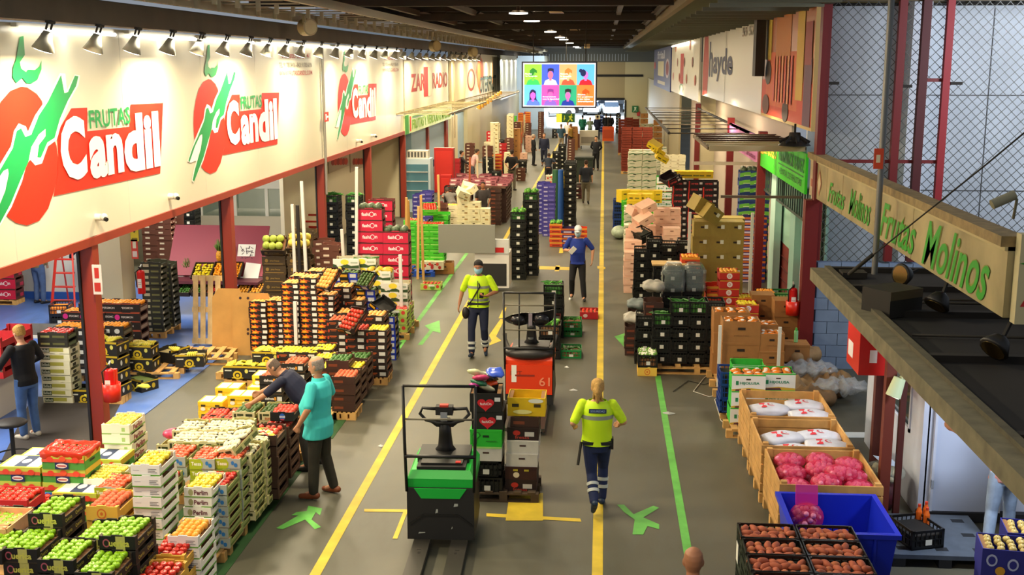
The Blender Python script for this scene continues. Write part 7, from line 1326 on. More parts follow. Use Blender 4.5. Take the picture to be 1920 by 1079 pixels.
# crumpled paper and film heap
r = random.Random(12)
for i in range(9):
    x = 3.4+r.uniform(-.35, .6); y = 20.0-i*.22+r.uniform(-.2, .2); b = MB()
    s1_, s2_ = r.uniform(.22, .42), r.uniform(.2, .35)
    b.sph((0, 0, 0), (s1_, s2_, .12+.1*r.random()), C(['8A6A42', '9A7A50', '7A5C38'][i % 3], .8, var=.2), 22, 12, f=lambda v, k=i: Vector((v.x*(1+.25*_s(17*v.y+k)), v.y*(1+.25*_s(15*v.x+2*k)), v.z*(1+.6*_s(21*v.x+k)*_c(19*v.y)))))
    tag(b.build('paper_sack', None, (x, y, .15+(.35 if i == 1 else 0))), 'crumpled brown paper sack in the heap by the block wall, '+('one against the wall', 'one on top', 'one behind', 'one beside the bottle', 'one in the middle', 'one under the film', 'one spreading out', 'one at the edge', 'one nearest the bins')[i], 'paper sack')
for i, (x, y, w) in enumerate(((3.55, 19.2, .3), (3.95, 18.5, .26), (3.3, 19.9, .2))):
    b = MB(); b.sph((0, 0, 0), (w*1.6, w, .1), C('C8CCD0', .15, alpha=.35), 22, 12, f=lambda v: Vector((v.x*(1+.2*_s(30*v.y)), v.y*(1+.3*_s(25*v.x)), v.z*(1+.8*_s(40*v.x))))); tag(b.build('plastic_film', None, (x, y, .38-.1*i)), 'clear crumpled plastic film on the paper heap, '+('largest', 'one at the edge', 'one near the bottle')[i], 'film')
b = MB(); b.box(-.22, .22, -.13, .13, 0, .004, C('C8D0D4')); tag(b.build('paper_sheet', None, at(1612, 817, .003), .05), 'white rectangular paper lying on the floor by the bins', 'paper')
for i, pts in enumerate(([(1335, 655), (1345, 690), (1320, 710), (1300, 735), (1330, 745), (1350, 740)], [(1262, 735), (1290, 715), (1320, 722), (1345, 715), (1365, 700)], [(1345, 700), (1362, 735), (1340, 750), (1352, 790), (1370, 800)])):
    b = MB(); b.tube([at(x, y, .012) for x, y in pts], .007, C('C8C4B4' if i != 1 else '2A2A24', .7), 6); tag(b.build('loose_cord', None), ('white', 'dark', 'second white')[i]+' loose strap curling on the floor by the brown cartons', 'cord')
# corner extinguisher, hose box, posts, lamp
bucket(3.5, 20.75, .98, 'red metal bucket holding an extinguisher at the maroon corner post', .85); extinguisher(3.5, 20.75, 1.02, 'red fire extinguisher at the maroon corner post')
hb = root('hose_cabinet', (3.42, 14.25, 1.72), 'red fire hose box on the maroon post under the canopy edge', 'cabinet'); MB().box(-.24, .12, -.35, .35, 0, .8, C('C8201C', .35)).build('cabinet_body', hb); b = MB(); deco(b, (-.24, -.35, 0), (.36, 0, 0), (0, 0, .8), (0, -1, 0), [('r', .35, .6, .2, .4, 'E8E0E0'), ('c', .25, .68, .12, .07, '2A3AA8')]); deco(b, (-.24, .35, 0), (0, -.7, 0), (0, 0, .8), (-1, 0, 0), [('r', .1, .5, .15, .4, 'E0D8D8')]); b.build('printed_label', hb)
for i, (x, y, w, c_) in enumerate(((3.47, 13.5, .12, '6A2A1C'), (3.62, 13.45, .07, '4A1A14'), (3.62, 14.6, .12, '54201A'))): b = MB(); b.box(x-w/2, x+w/2, y-w/2, y+w/2, 0, 2.7, C(c_)); struct('pillar_canopy_%d' % (i+1), b)
p = atY(1683, 725, 13.3); fl_ = root('flood_lamp', p, 'pale green cylindrical flood lamp on a bracket under the canopy edge', 'lamp'); b = MB(); b.cyl((.02, 0, .1), (-.05, -.02, -.12), .07, .09, C('C8D8B0', .4), 16); b.build('lamp_body', fl_); MB().bar((.03, 0, .1), (.2, .05, .2), .04, .03, C('B8B890')).build('bracket', fl_); MB().cyl((-.05, -.02, -.121), (-.052, -.021, -.125), .075, None, mat('lens', (.9, 1, .8), .3, emit=1.5)).build('lens', fl_)
# white cabin
WC = C('C4CCE0', .5, var=.04)
b = MB(); b.box(3.98, 8, 13.6, 13.68, 0, 2.6, WC); b.box(3.92, 4.0, 13.6, 16.5, 0, .95, WC); b.box(3.92, 4.0, 13.6, 16.5, 1.85, 2.6, WC); b.box(3.92, 4.0, 13.6, 14.15, .95, 1.85, WC); b.box(3.92, 4, 15.3, 16.5, .95, 1.85, WC); b.box(3.9, 8, 13.5, 13.6, 0, .12, C('1E1E22')); struct('wall_cabin', b)
w_ = MB(); w_.box(3.95, 3.96, 14.15, 15.3, .95, 1.85, mat('cabin_glass', srgb('3A4A50'), .08)); 
for y in (14.13, 15.27): w_.box(3.9, 3.93, y, y+.05, .92, 1.88, WC)
for z in (.92, 1.84): w_.box(3.9, 3.93, 14.13, 15.32, z, z+.05, WC)
struct('window_1', w_)
A = atY(1745, 970, 13.55); B = atY(1868, 970, 13.55); d = root('cabin_door', (A.x, 13.58, .12), None, None); d['kind'] = 'structure'; d.name = 'door_1'; w = B.x-A.x; hh = 2.1
dp_ = MB().box(0, w, -.03, .02, 0, hh, C('B8C4DE', .45)).build('door_panel', d); b = MB()
for a, c, e, f_ in ((-.03, 0, 0, hh+.03), (w, w+.03, 0, hh+.03), (-.03, w+.03, hh, hh+.03)): b.box(a, c, -.05, .02, e, f_, WC)
b.box(.08, w-.08, -.04, -.03, 1.1, 1.13, WC); b.build('door_frame', d)
MB().box(.14, w-.1, -.036, -.03, 1.18, 1.95, mat('cabin_glass', srgb('3A4A50'), .08)).build('door_glass', d); b = MB(); b.bar((w-.12, -.08, 1.02), (w-.28, -.08, 1.02), .02, .02, C('8A8A90', .3, metal=.8)); b.bar((w-.12, -.08, 1.02), (w-.12, -.03, 1.02), .03, .03, C('8A8A90', .3, metal=.8)); b.build('door_handle', dp_)
for z in (.3, 1.8): MB().box(-.03, .0, -.06, -.03, z, z+.1, C('9AA4B4')).build('hinge', dp_)
# canopy with dark top
cn = root('dark_canopy', (2.95, 10.5, 2.6), 'dark dusty canopy roof with a pale concrete edge beam over the white cabin', 'canopy')
CT = mat('canopy_top', srgb('140F0A'), .95, var=.4, scale=1.5); EB = C('6E674E', .85, var=.25, scale=6)
MB().box(.1, 5.5, -5.8, 5.3, .02, .08, CT).build('roof_panel', cn)
b = MB(); b.box(-.06, .12, -5.8, 5.35, -.05, .12, EB); b.box(.12, .2, -5.8, 5.3, .04, .16, C('544E3A', .85, var=.2)); b.build('edge_beam', cn); 
for y in (5.2, 3.9, 2.4, .4, -2): MB().box(.2, 5.5, y, y+.1, .08, .15, C('1A1510', .9)).build('cross_rail', cn)
for y, x0, x1 in ((3.1, .5, 5), (1.4, .3, 5.2), (3.3, .6, 5)): MB().tube([(x0, y, .11), ((x0+x1)/2, y-.15, .13), (x1, y+.1, .12)], .016, DKS, 6).build('cable', cn)
for i, (px, py, s_, t) in enumerate(((1672, 570, .26, 'largest, tilted'), (1600, 505, .16, 'flat one at the far corner'), (1862, 516, .14, 'small twin one by the rear rail'))):
    p = at(px, py, 2.8); b = MB(); b.box(-s_, s_, -s_*.8, s_*.8, 0, .3 if i == 0 else .08, C('17120D', .6)); 
    if i == 0: b.box(-s_, s_, -s_*.81, -s_*.8, .2, .3, C('4A3C24'))
    o = b.build('junction_box', None, (p.x, p.y, 2.69), .6 if i == 0 else 0); tag(o, 'dark metal box lying on the canopy roof, '+t, 'box')
for i, (px, py, a) in enumerate(((1690, 516, .3), (1756, 572, -.6), (1864, 655, -.4))):
    p = at(px, py, 2.85); o = root('flood_lamp', (p.x, p.y, 2.85), 'black hooded flood lamp on the canopy roof, '+('by the rear rail', 'beside the large box', 'nearest the camera')[i], 'lamp'); o.rotation_euler = (0, a+1.3, .6)
    n_ = 14; b = MB(); b.loft([[Vector((r_*_c(t), r_*_s(t), z)) for t in [k*2*math.pi/n_ for k in range(n_)]] for r_, z in ((.03, .16), (.09, .12), (.15, 0), (.14, -.02))], C('120E0A', .5)); b.build('lamp_hood', o); MB().cyl((0, 0, -.021), (0, 0, -.025), .12, None, C('C8A868', .2, metal=1)).build('reflector', o); MB().bar((0, 0, .14), (-.05, 0, .3), .03, .03, DKS).build('bracket', o)
p = atX(1507, 262, 3.7); o = root('hanging_lamp', (3.55, 21.7, p.z-.02), 'black round industrial lamp hanging at the corner below the maroon awning', 'lamp'); b = MB(); b.cyl((0, 0, -.1), (0, 0, -.02), .3, .22, C('1A1814', .5), 20); b.build('lamp_ring', o); b = MB()
for i in range(8): a = i*.785; b.bar((.1*_c(a), .1*_s(a), .06), (.28*_c(a), .28*_s(a), -.04), .015, .05, DKS)
b.cyl((0, 0, -.02), (0, 0, .14), .13, .1, DKS); b.build('heat_sink', o); MB().cyl((0, 0, .14), (0, 0, .3), .02, None, DKS).build('hanging_rod', o)
p = atY(1885, 372, 10.6); o = root('cctv_camera', p, 'grey tube camera on an arm above the light box', 'camera'); b = MB(); b.cyl((-.12, -.02, -.06), (.08, .0, .03), .045, None, C('8A8468', .5), 14); b.build('camera_body', o); MB().tube([(.06, 0, .02), (.12, .05, -.02), (.12, .1, -.2)], .014, C('8A8468')).build('arm', o)
pi = atX(1440, 30, 3.5); b = MB(); b.box(3.5, 3.72, 27.4, 27.9, 5.2, 7.2, C('241A14')); tag(b.build('hanging_duct'), 'dark vertical duct hanging at the joint of the white and orange signs', 'duct')
b = MB(); b.bar((2.3, 22.4, 2.95), (3.85, 22.4, 2.95), .05, .05, C('6A5A4A')); tag(b.build('horizontal_bar'), 'dark horizontal bar reaching out from the green stall', 'bar'); b = MB(); b.bar((2.2, 28.2, 3.1), (3.85, 28.2, 3.1), .05, .08, C('9A8A7A')); tag(b.build('horizontal_bar'), 'paler horizontal bar reaching out above the black and red stack', 'bar')
# fruit boxes at the right bottom
for i, (px, py) in enumerate(((1838, 1022), (1890, 1000))):
    p = at(px, py, .62)
    stack('bananapurple', 0, 0, 0.02, 2, 'violet fruit carton at the corner of the frame, '+('nearer', 'further')[i]+' stack', ('onion', 5, 4, 'pale yellow onion in the violet carton, '+('nearer', 'further')[i]+' stack', .9), pos=(p.x, p.y-.1+.1*i), rz=-.15)
FN['onion'] = 'onion'
# ------------------------------------------------------------------ people
def remesh(mb, vox, name, smooth=3, paint=None, mats=None):
    me = mb.mesh('tmp'); o = bpy.data.objects.new('tmp', me); TMP.collection.objects.link(o)
    m = o.modifiers.new('r', 'REMESH'); m.mode = 'VOXEL'; m.voxel_size = vox; m.use_smooth_shade = True
    if smooth: sm = o.modifiers.new('s', 'SMOOTH'); sm.iterations = smooth; sm.factor = .5
    dg = dgraph(); r = bpy.data.meshes.new_from_object(o.evaluated_get(dg)); r.name = name
    bpy.data.objects.remove(o); bpy.data.meshes.remove(me); r.materials.clear()
    for mm in mats: r.materials.append(mm)
    if paint:
        vs = r.vertices; idx = [paint(sum((vs[i].co for i in p.vertices), Vector())/len(p.vertices)) for p in r.polygons]
        r.polygons.foreach_set('material_index', idx)
    else: r.polygons.foreach_set('material_index', [0]*len(r.polygons))
    r.polygons.foreach_set('use_smooth', [True]*len(r.polygons)); r.update(); return r
def caps(mb, a, b, r0, r1, m, n=12):
    a = Vector(a); b = Vector(b); d = b-a; L = d.length; d.normalize(); x = d.orthogonal().normalized(); y = d.cross(x); rg = []
    for t in (-80, -50, -20): rg.append((a+d*(r0*_s(math.radians(t))), r0*_c(math.radians(t))))
    for k in range(1, 4): rg.append((a+d*(L*k/4), r0+(r1-r0)*k/4))
    for t in (20, 50, 80): rg.append((b+d*(r1*_s(math.radians(t))), r1*_c(math.radians(t))))
    mb.loft([[p+x*(r*_c(q))+y*(r*_s(q)) for q in [i*2*math.pi/n for i in range(n)]] for p, r in rg], m)
def rings(mb, data, m, T=lambda v: v, n=18):
    mb.loft([[T(Vector((cx+rx*_c(q), cy+ry*_s(q), z))) for q in [i*2*math.pi/n for i in range(n)]] for z, cx, cy, rx, ry in data], m)
SKIN = [C('C08A68', .55), C('A8704E', .55), C('8A5A3E', .55)]
def person(loc, rz, label, P):
    """one figure: P holds height, clothes and the pose (joint places in the figure's own frame, facing +Y)"""
    near = P.get('near', False); s = P.get('h', 1.75)/1.75; vx = .0085 if near else .024
    o = root('person', loc, label, 'person', None, rz); o.scale = (s, s, s); fat = P.get('fat', 1.0); sk = P.get('skin', SKIN[0])
    lean = P.get('lean', 0); turn = P.get('turn', 0)
    hipz = .93-P.get('drop', 0); H = Vector((0, P.get('hipy', 0), hipz))
    RL = Matrix.Rotation(-lean, 3, 'X') @ Matrix.Rotation(turn, 3, 'Z')
    def up(v): return H+RL @ (Vector(v)-Vector((0, 0, .93)))
    J = dict(hl=H+Vector((-.09, 0, -.02)), hr=H+Vector((.09, 0, -.02)), kl=Vector((-.1, .03, .49)), kr=Vector((.1, .03, .49)), al=Vector((-.11, 0, .09)), ar=Vector((.11, 0, .09)),
             sl=up((-.19, 0, 1.43)), sr=up((.19, 0, 1.43)), hd=up((0, .015, 1.63)))
    J['el'] = J['sl']+Vector((-.05, -.02, -.28)); J['er'] = J['sr']+Vector((.05, -.02, -.28)); J['wl'] = J['el']+Vector((-.01, .06, -.25)); J['wr'] = J['er']+Vector((.01, .06, -.25))
    for k, v in P.get('J', {}).items(): J[k] = Vector(v)
    for a, b_, c in (('sl', 'el', 'wl'), ('sr', 'er', 'wr')):
        J[b_] = J[a]+(J[b_]-J[a]).normalized()*.28; J[c] = J[b_]+(J[c]-J[b_]).normalized()*.25
    fb = fat-1; TR = [(.84, 0, -.01, .13, .10), (.92, 0, -.01+.03*fb, .155*(1+.55*fb), .115*(1+.5*fb)), (1.02, 0, .01+.07*fb, .145*(1+.65*fb), .105*(1+fb)), (1.14, 0, .015+.08*fb, .145*(1+.65*fb), .115*(1+fb)), (1.28, 0, .03*fb, .165*(1+.3*fb), .115*(1+.5*fb)), (1.40, 0, -.01, .165*(1+.15*fb), .095*(1+.2*fb)), (1.455, 0, -.015, .10, .07), (1.49, 0, -.005, .055, .055)]
    b = MB(); rings(b, TR, sk, up); nk = up((0, -.01, 1.46)); hd = J['hd']
    caps(b, nk, hd-Vector((0, 0, .06)), .055, .052, sk)
    ht = P.get('headtilt', lean*.5); hy = P.get('headturn', 0); HR = Matrix.Rotation(hy, 3, 'Z') @ Matrix.Rotation(-ht, 3, 'X')
    def hp(v): return hd+HR @ Vector(v)
    rg = [(-.115, .05, .03, .035), (-.1, .035, .045, .055), (-.06, .015, .062, .08), (-.01, .0, .072, .093), (.04, -.005, .076, .098), (.08, -.01, .068, .085), (.108, -.012, .04, .052), (.118, -.012, .012, .02)]
    b.loft([[hp((rx*_c(q), cy+ry*_s(q), z)) for q in [i*2*math.pi/20 for i in range(20)]] for z, cy, rx, ry in rg], sk)
    if near or True:
        caps(b, hp((0, .092, .012)), hp((0, .112, -.028)), .009, .015, sk, 8)
        for sx in (-1, 1): b.sph(hp((sx*.075, -.005, -.005)), (.012, .02, .032), sk, 8, 6)
    for a, e, c, t in (('sl', 'el', 'wl', -1), ('sr', 'er', 'wr', 1)):
        caps(b, J[a], J[e], .052, .042, sk); caps(b, J[e], J[c], .043, .028, sk)
        d = (J[c]-J[e]).normalized(); g = P.get('hand'+('l' if t < 0 else 'r'), {}); gd = Vector(g.get('dir', d)).normalized(); side = gd.cross(Vector(g.get('palm', (t, 0, 0)))).normalized(); nrm = side.cross(gd)*1
        q0 = J[c]; pm = q0+gd*.085; vr = .0095
        for k in (-1, 0, 1): caps(b, q0+side*(k*.014), pm+side*(k*.024), .016, .015, sk, 8)
        curl = g.get('curl', .5)
        for k, L in enumerate((.062, .074, .07, .055)):
            r0 = pm+side*((k-1.5)*.021); d1 = (gd*_c(curl*.6)-nrm*_s(curl*.6)); d2 = (gd*_c(curl*1.6)-nrm*_s(curl*1.6)); r1 = r0+d1*(L*.55)
            caps(b, r0, r1, vr, .009, sk, 8); caps(b, r1, r1+d2*(L*.45), .009, .008, sk, 8)
        th = q0+gd*.03+side*.02*(-1); caps(b, q0+gd*.02-side*.015, q0+gd*.06-side*.045-nrm*.01, .014, .011, sk, 8); caps(b, q0+gd*.06-side*.045-nrm*.01, q0+gd*.095-side*.045-nrm*.02, .011, .009, sk, 8)
    for a, k, c in (('hl', 'kl', 'al'), ('hr', 'kr', 'ar')): caps(b, J[a], J[k], .08, .052, sk); caps(b, J[k], J[c], .05, .036, sk); caps(b, J[c], J[c]+Vector((0, .1, -.04)), .035, .028, sk)
    link('body', remesh(b, vx, 'body', 2, None, [sk]), o)
    # clothes
    sc = P['shirt']; shm = C(sc, .85, var=.12, scale=16, bump=.25) if isinstance(sc, str) else sc; b = MB(); hem = P.get('hem', .86); e = .018
    TS = [(hem, 0, .01+.04*fb, .158*(1+.6*fb)+e, .12*(1+.65*fb)+e)]+[(z, cx, cy, rx+e, ry+e) for z, cx, cy, rx, ry in TR if z > max(hem+.03, .9) and z < 1.46]+[(1.465, 0, -.01, .085, .065)]
    rings(b, TS, shm, up)
    for a, e_, c in (('sl', 'el', 'wl'), ('sr', 'er', 'wr')):
        L = P.get('sleeve', 'short'); caps(b, J[a]+Vector((0, 0, -.01)), J[a].lerp(J[e_], .85 if L == 'short' else 1), .07, .062 if L == 'short' else .054, shm)
        if L == 'long': caps(b, J[e_], J[e_].lerp(J[c], .93), .053, .042, shm)
    sp = P.get('shirtpaint'); link(P.get('shirtname', 'shirt'), remesh(b, .011 if near else .024, 'shirt', 4, sp[0] if sp else None, [shm]+(sp[1] if sp else [])), o)
    tm = C(P['trousers'], .85, var=.15, scale=10, bump=.25); b = MB()
    b.loft([[H+Vector((rx*_c(q), cy+ry*_s(q), z-.93)) for q in [i*2*math.pi/18 for i in range(18)]] for z, cy, rx, ry in ((.8, 0, .14, .12), (.88, 0, .168*min(fat, 1.1), .128), (.95, 0, .158*min(fat, 1.1), .118), (.97, 0, .15*min(fat, 1.1), .11))], tm)
    for a, k, c in (('hl', 'kl', 'al'), ('hr', 'kr', 'ar')):
        if P.get('legs', 'long') == 'long': caps(b, J[a], J[k], .103, .074, tm); caps(b, J[k], J[c].lerp(J[k], .04), .073, .062, tm)
    tp = P.get('bands')
    link('trousers', remesh(b, .012 if near else .026, 'trousers', 4, None, [tm]), o)
    if tp:
        for k, c in (('kl', 'al'), ('kr', 'ar')):
            for u0, u1 in tp: bb = MB(); bb.cyl(J[k].lerp(J[c], u0), J[k].lerp(J[c], u1), .078-.0*u0, .074, C('C4C8C0', .3), 20); link('reflective_band', bb.mesh('reflective_band'), o)
    for k, c, t in (('kl', 'al', -1), ('kr', 'ar', 1)):
        dsh = (J[c]-J[k]).normalized(); fwd = Vector((t*.12, 1, 0)); fwd = (fwd-dsh*fwd.dot(dsh)).normalized() if J[c].z > .13 or P.get('walk') else fwd.normalized()
        sm = C(P.get('shoes', '1A1816'), .5); b = MB(); base = J[c]+dsh*.04
        caps(b, base-fwd*.04, base+fwd*.04, .045, .043, sm); caps(b, base+fwd*.03+dsh*.01, base+fwd*.16+dsh*.02, .044, .033, sm)
        if P.get('sole'): pass
        link('shoe', remesh(b, .01 if near else .02, 'shoe', 2, (lambda v, z=(base+dsh*.03).z: 1 if v.z < z-.012 else 0), [sm, C(P.get('sole', P.get('shoes', '1A1816')), .6)]), o)
    hc = P.get('hair'); b = MB()
    if hc:
        hm = C(hc, .85, var=.3, scale=60, bump=.5); cut = P.get('cut', 'short')
        if cut in ('short', 'long', 'tail'):
            b.loft([[hp((rx*_c(q), cy+ry*_s(q), z)) for q in [i*2*math.pi/20 for i in range(20)]] for z, cy, rx, ry in ((-.05, -.035, .062, .07), (0, -.03, .08, .08), (.04, -.02, .086, .094), (.085, -.016, .08, .098), (.118, -.02, .05, .065), (.13, -.02, .015, .02))], hm)
        if cut == 'tail': caps(b, hp((0, -.1, .06)), hp((0, -.13, -.02)), .04, .042, hm); caps(b, hp((0, -.13, -.02)), hp((.0, -.125, -.15)), .042, .022, hm); caps(b, hp((.02, -.1, 0)), hp((.05, -.06, -.14)), .03, .018, hm); caps(b, hp((-.03, -.1, 0)), hp((-.05, -.06, -.12)), .03, .018, hm)
        if cut == 'long':
            for x in (-.06, 0, .06): caps(b, hp((x, -.06, .02)), hp((x*1.1, -.08, -.2)), .05, .035, hm)
        if cut == 'sides':
            b.loft([[hp((rx*_c(q), cy+ry*_s(q), z)) for q in [math.pi*.93+i*math.pi*1.14/15 for i in range(16)]]+[hp((rx*.86*_c(q), cy+ry*.86*_s(q), z)) for q in [math.pi*.93+(15-i)*math.pi*1.14/15 for i in range(16)]] for z, cy, rx, ry in ((-.05, -.005, .07, .088), (0, 0, .08, .1), (.05, -.005, .081, .101), (.075, -.01, .074, .092))], hm)
        link('hair', remesh(b, .008 if near else .02, 'hair', 2, None, [hm]), o)
    if P.get('cap'):
        b = MB(); cm = C(P['cap'], .7); b.loft([[hp((rx*_c(q), cy+ry*_s(q), z)) for q in [i*2*math.pi/18 for i in range(18)]] for z, cy, rx, ry in ((.035, -.01, .088, .106), (.08, -.012, .086, .1), (.12, -.012, .06, .07), (.138, -.012, .02, .02))], cm); b.sph(hp((0, .12, .04)), (.075, .07, .012), cm, 12, 6); b.build('cap', o)
    if P.get('mask'):
        b = MB(); b.loft([[hp((rx*_c(q), .0+ry*_s(q), z)) for q in [math.pi*.05+i*math.pi*.9/10 for i in range(11)]]+[hp((rx*.9*_c(q), ry*.88*_s(q), z)) for q in [math.pi*.05+(10-i)*math.pi*.9/10 for i in range(11)]] for z, rx, ry in ((-.11, .045, .1), (-.085, .066, .115), (-.04, .079, .13), (-.008, .078, .118), (.0, .075, .11))], C(P['mask'], .7)); b.build('face_mask', o)
    if near:
        for sx in (-1, 1):
            b = MB(); b.sph(hp((sx*.03, .087, .018)), (.014, .008, .008), C('E8E0D8', .3), 8, 6); b.sph(hp((sx*.03, .0935, .018)), (.006, .004, .006), C('1E1410', .2), 8, 6); b.build('eye', o)
            b = MB(); b.tube([hp((sx*.014, .094, .036)), hp((sx*.03, .096, .041)), hp((sx*.048, .084, .037))], .004, C(P.get('brow', hc or '4A3A2A'), .9), 6); b.build('eyebrow', o)
        if not P.get('mask'): b = MB(); b.tube([hp((-.024, .09, -.062)), hp((0, .1, -.06)), hp((.024, .09, -.062))], .005, C('9A4A40', .5), 6); b.build('mouth', o)
        if P.get('beard'): b = MB(); b.loft([[hp((rx*_c(q), cy+ry*_s(q), z)) for q in [i*2*math.pi/16 for i in range(16)]] for z, cy, rx, ry in ((-.122, .052, .025, .028), (-.105, .038, .04, .054), (-.08, .028, .055, .066))], C(P['beard'], .9, bump=.6)); b.build('beard', o)
    o['_J'] = 0; del o['_J']
    return o, J, up, hp, H
VY = C('C8EE0A', .55, emit=.0); RF = C('8E9488', .35); NB = C('1C2E58', .6)
def vest_paint(v): return 1 if 1.10 < v.z < 1.155 else 0
# guard walking towards the camera
gp = Vector((-2.32, 21.2, 0))
def vp(v):
    if 1.24 < v.z < 1.275: return 1
    return 0
o, J, up, hp, H = person(gp, math.pi, 'security guard in yellow vest and face mask walking and reading a phone', dict(near=True, h=1.83, skin=SKIN[1], shirt='C4E812', shirtname='polo_shirt', trousers='121A34', hair='14100E', mask='8AB8CC', walk=True, shoes='10243A', hem=.93, headtilt=.25, bands=((.55, .66), (.78, .88)),
  J=dict(kl=(-.11, .1, .5), al=(-.12, -.02, .13), kr=(.12, .12, .5), ar=(.11, .2, .09), el=(-.32, .02, 1.2), wl=(-.12, .26, 1.12), er=(.3, -.03, 1.18), wr=(.36, .03, .9)), handl=dict(dir=(.7, .5, .1), palm=(0, .2, -1), curl=.9)))
def vest(o, up, H, fat=1, front=True, back_patch=False):
    b = MB(); e = .034; n = 28
    dat = [(.90, .165*fat+e, .12*fat+e), (1.02, .15*fat+e, .112*fat+e), (1.14, .15*fat+e, .118*fat+e), (1.28, .17+e, .118+e), (1.36, .168+e, .11+e), (1.43, .14+e, .085+e), (1.475, .08+e, .055+e)]
    b.loft([[up((rx*_c(q), ry*_s(q), z)) for q in [i*2*math.pi/n for i in range(n)]] for z, rx, ry in dat], VY, cap=False); o = b.build('hi_vis_vest', o)
    for z0, z1, m in ((1.25, 1.30, RF), (1.02, 1.065, RF)):
        k = lambda z: next((a+(c-a)*(z-z0_)/(z1_-z0_) for (z0_, a, _), (z1_, c, _) in zip(dat, dat[1:]) if z0_ <= z <= z1_))
        ky = lambda z: next((a+(c-a)*(z-z0_)/(z1_-z0_) for (z0_, _, a), (z1_, _, c) in zip(dat, dat[1:]) if z0_ <= z <= z1_))
        if z0 > 1.2 or front:
            b = MB(); b.loft([[up(((k(z)+.004)*_c(q), (ky(z)+.004)*_s(q), z)) for q in [i*2*math.pi/n for i in range(n)]] for z in (z0, z1)], m, cap=False); b.build('reflective_band', o)
    if front: b = MB(); b.bar(up((0, .158, .92)), up((0, .155, 1.4)), .012, .006, C('2A3A10')); b.build('zip', o)
    if back_patch: b = MB(); b.box(-.11, .11, -.162, -.155, 1.345, 1.4, NB, Matrix.Translation((0, 0, 0))); deco(b, (-.1, -.163, 1.35), (.2, 0, 0), (0, 0, .045), (0, -1, 0), [('b', 'SEGURIDAD', .04, .96, .2, .85, '8AA4C8')], .001); b.build('back_patch', o)
vest(o, up, H)
b = MB(); b.tube([up((.02, .06, 1.47)), up((-.04, .17, 1.3)), up((.1, .175, 1.05)), up((.2, .12, .92))], .013, DKS, 6); b.build('bag_strap', o)
bg = MB(); bg.sph((.24, .1, .83), (.07, .07, .12), C('16120F', .6), 14, 10); tag(bg.build('shoulder_bag', None, gp), 'black shoulder bag at the hip of the security guard', 'bag').rotation_euler = (0, 0, math.pi)
ph = MB(); ph.box(-.04, .04, -.07, .07, -.006, .006, C('14161A', .2)); w_ = Matrix.Rotation(math.pi, 3, 'Z') @ (J['wl']*1.046+Vector((.09, .06, .02))); oo = ph.build('phone', None, gp+w_); oo.rotation_euler = (.6, 0, 0); tag(oo, 'black phone held by the walking security guard', 'phone')
b = MB(); b.box(-.19, .19, -.14, .15, .955, .995, C('14161E'), Matrix.Identity(4)); b.build('belt', o)
# woman walking away
wp = Vector((-.02, 13.55, 0))
o, J, up, hp, H = person(wp, .03, 'woman security guard in yellow vest walking away with blond ponytail', dict(near=True, h=1.70, skin=SKIN[0], shirt='C8EC1A', shirtname='polo_shirt', trousers='14224A', hair='B08A4A', cut='tail', brow='B08A4A', walk=True, shoes='0E2A44', hem=.95, bands=((.35, .45), (.58, .68)),
  J=dict(kr=(.09, .2, .53), ar=(.08, .12, .12), kl=(-.06, -.02, .5), al=(-.03, -.28, .22), el=(-.3, -.1, 1.2), wl=(-.3, .12, 1.1), er=(.33, .0, 1.2), wr=(.3, .2, 1.1)), handl=dict(curl=.9), handr=dict(curl=.9)))
vest(o, up, H, 1.03, False, True)
b = MB(); b.box(-.185, .185, -.15, .14, .92, .96, C('0E1018')); b.box(.17, .21, -.06, .05, .84, .98, DKS); b.bar((-.2, -.1, .95), (-.24, -.16, .66), .025, .025, DKS); b.build('duty_belt', o)
# man in turquoise polo
tp_ = Vector((-3.56, 13.75, 0)); TQ = C('3FC4C4', .8, var=.08, scale=4, bump=.3)
o, J, up, hp, H = person(tp_, 1.35, 'heavy man in a turquoise polo shirt and brown shoes looking at the crates', dict(near=True, h=1.86, fat=1.5, skin=SKIN[0], shirt=TQ, shirtname='polo_shirt', trousers='2E2A22', hair='8A8078', cut='sides', brow='6A5A50', beard='B8B0A8', shoes='7A3E1E', sole='E0DCD0', hem=.76, headtilt=.3,
  J=dict(kl=(-.12, .03, .49), al=(-.14, .04, .09), kr=(.12, .0, .49), ar=(.13, -.1, .09), el=(-.33, -.02, 1.17), wl=(-.31, .1, 1.0), er=(.36, -.0, 1.17), wr=(.33, .14, 1.05)), handl=dict(curl=1.2), handr=dict(curl=1.0)))
b = MB(); b.loft([[up((rx*_c(q), -.005+ry*_s(q), z)) for q in [i*2*math.pi/16 for i in range(16)]] for z, rx, ry in ((1.45, .1, .085), (1.49, .082, .075), (1.5, .078, .07))], TQ, cap=False); b.build('collar', o)
# man bending over the crates
np_ = Vector((-3.95, 14.75, 0)); NV = C('151A34', .8, bump=.3)
o, J, up, hp, H = person(np_, 1.5, 'man in a navy polo shirt bending over to grip a black fruit crate', dict(near=True, h=1.78, fat=1.2, skin=SKIN[0], shirt=NV, shirtname='polo_shirt', trousers='34322E', hair='5A4A40', cut='sides', brow='4A3A30', shoes='14120F', hem=.84, lean=.82, headtilt=.95,
  J=dict(kl=(-.12, .06, .49), kr=(.12, .02, .49), al=(-.13, 0, .09), ar=(.13, -.05, .09), el=(-.28, .52, 1.08), wl=(-.25, .68, .98), er=(.22, .55, 1.08), wr=(.2, .72, 1.0)), handl=dict(curl=1.0), handr=dict(curl=1.1), hipy=-.05))
b = MB(); b.loft([[up((rx*_c(q), -.005+ry*_s(q), z)) for q in [i*2*math.pi/16 for i in range(16)]] for z, rx, ry in ((1.45, .1, .085), (1.49, .082, .075), (1.5, .078, .07))], NV, cap=False); b.build('collar', o)
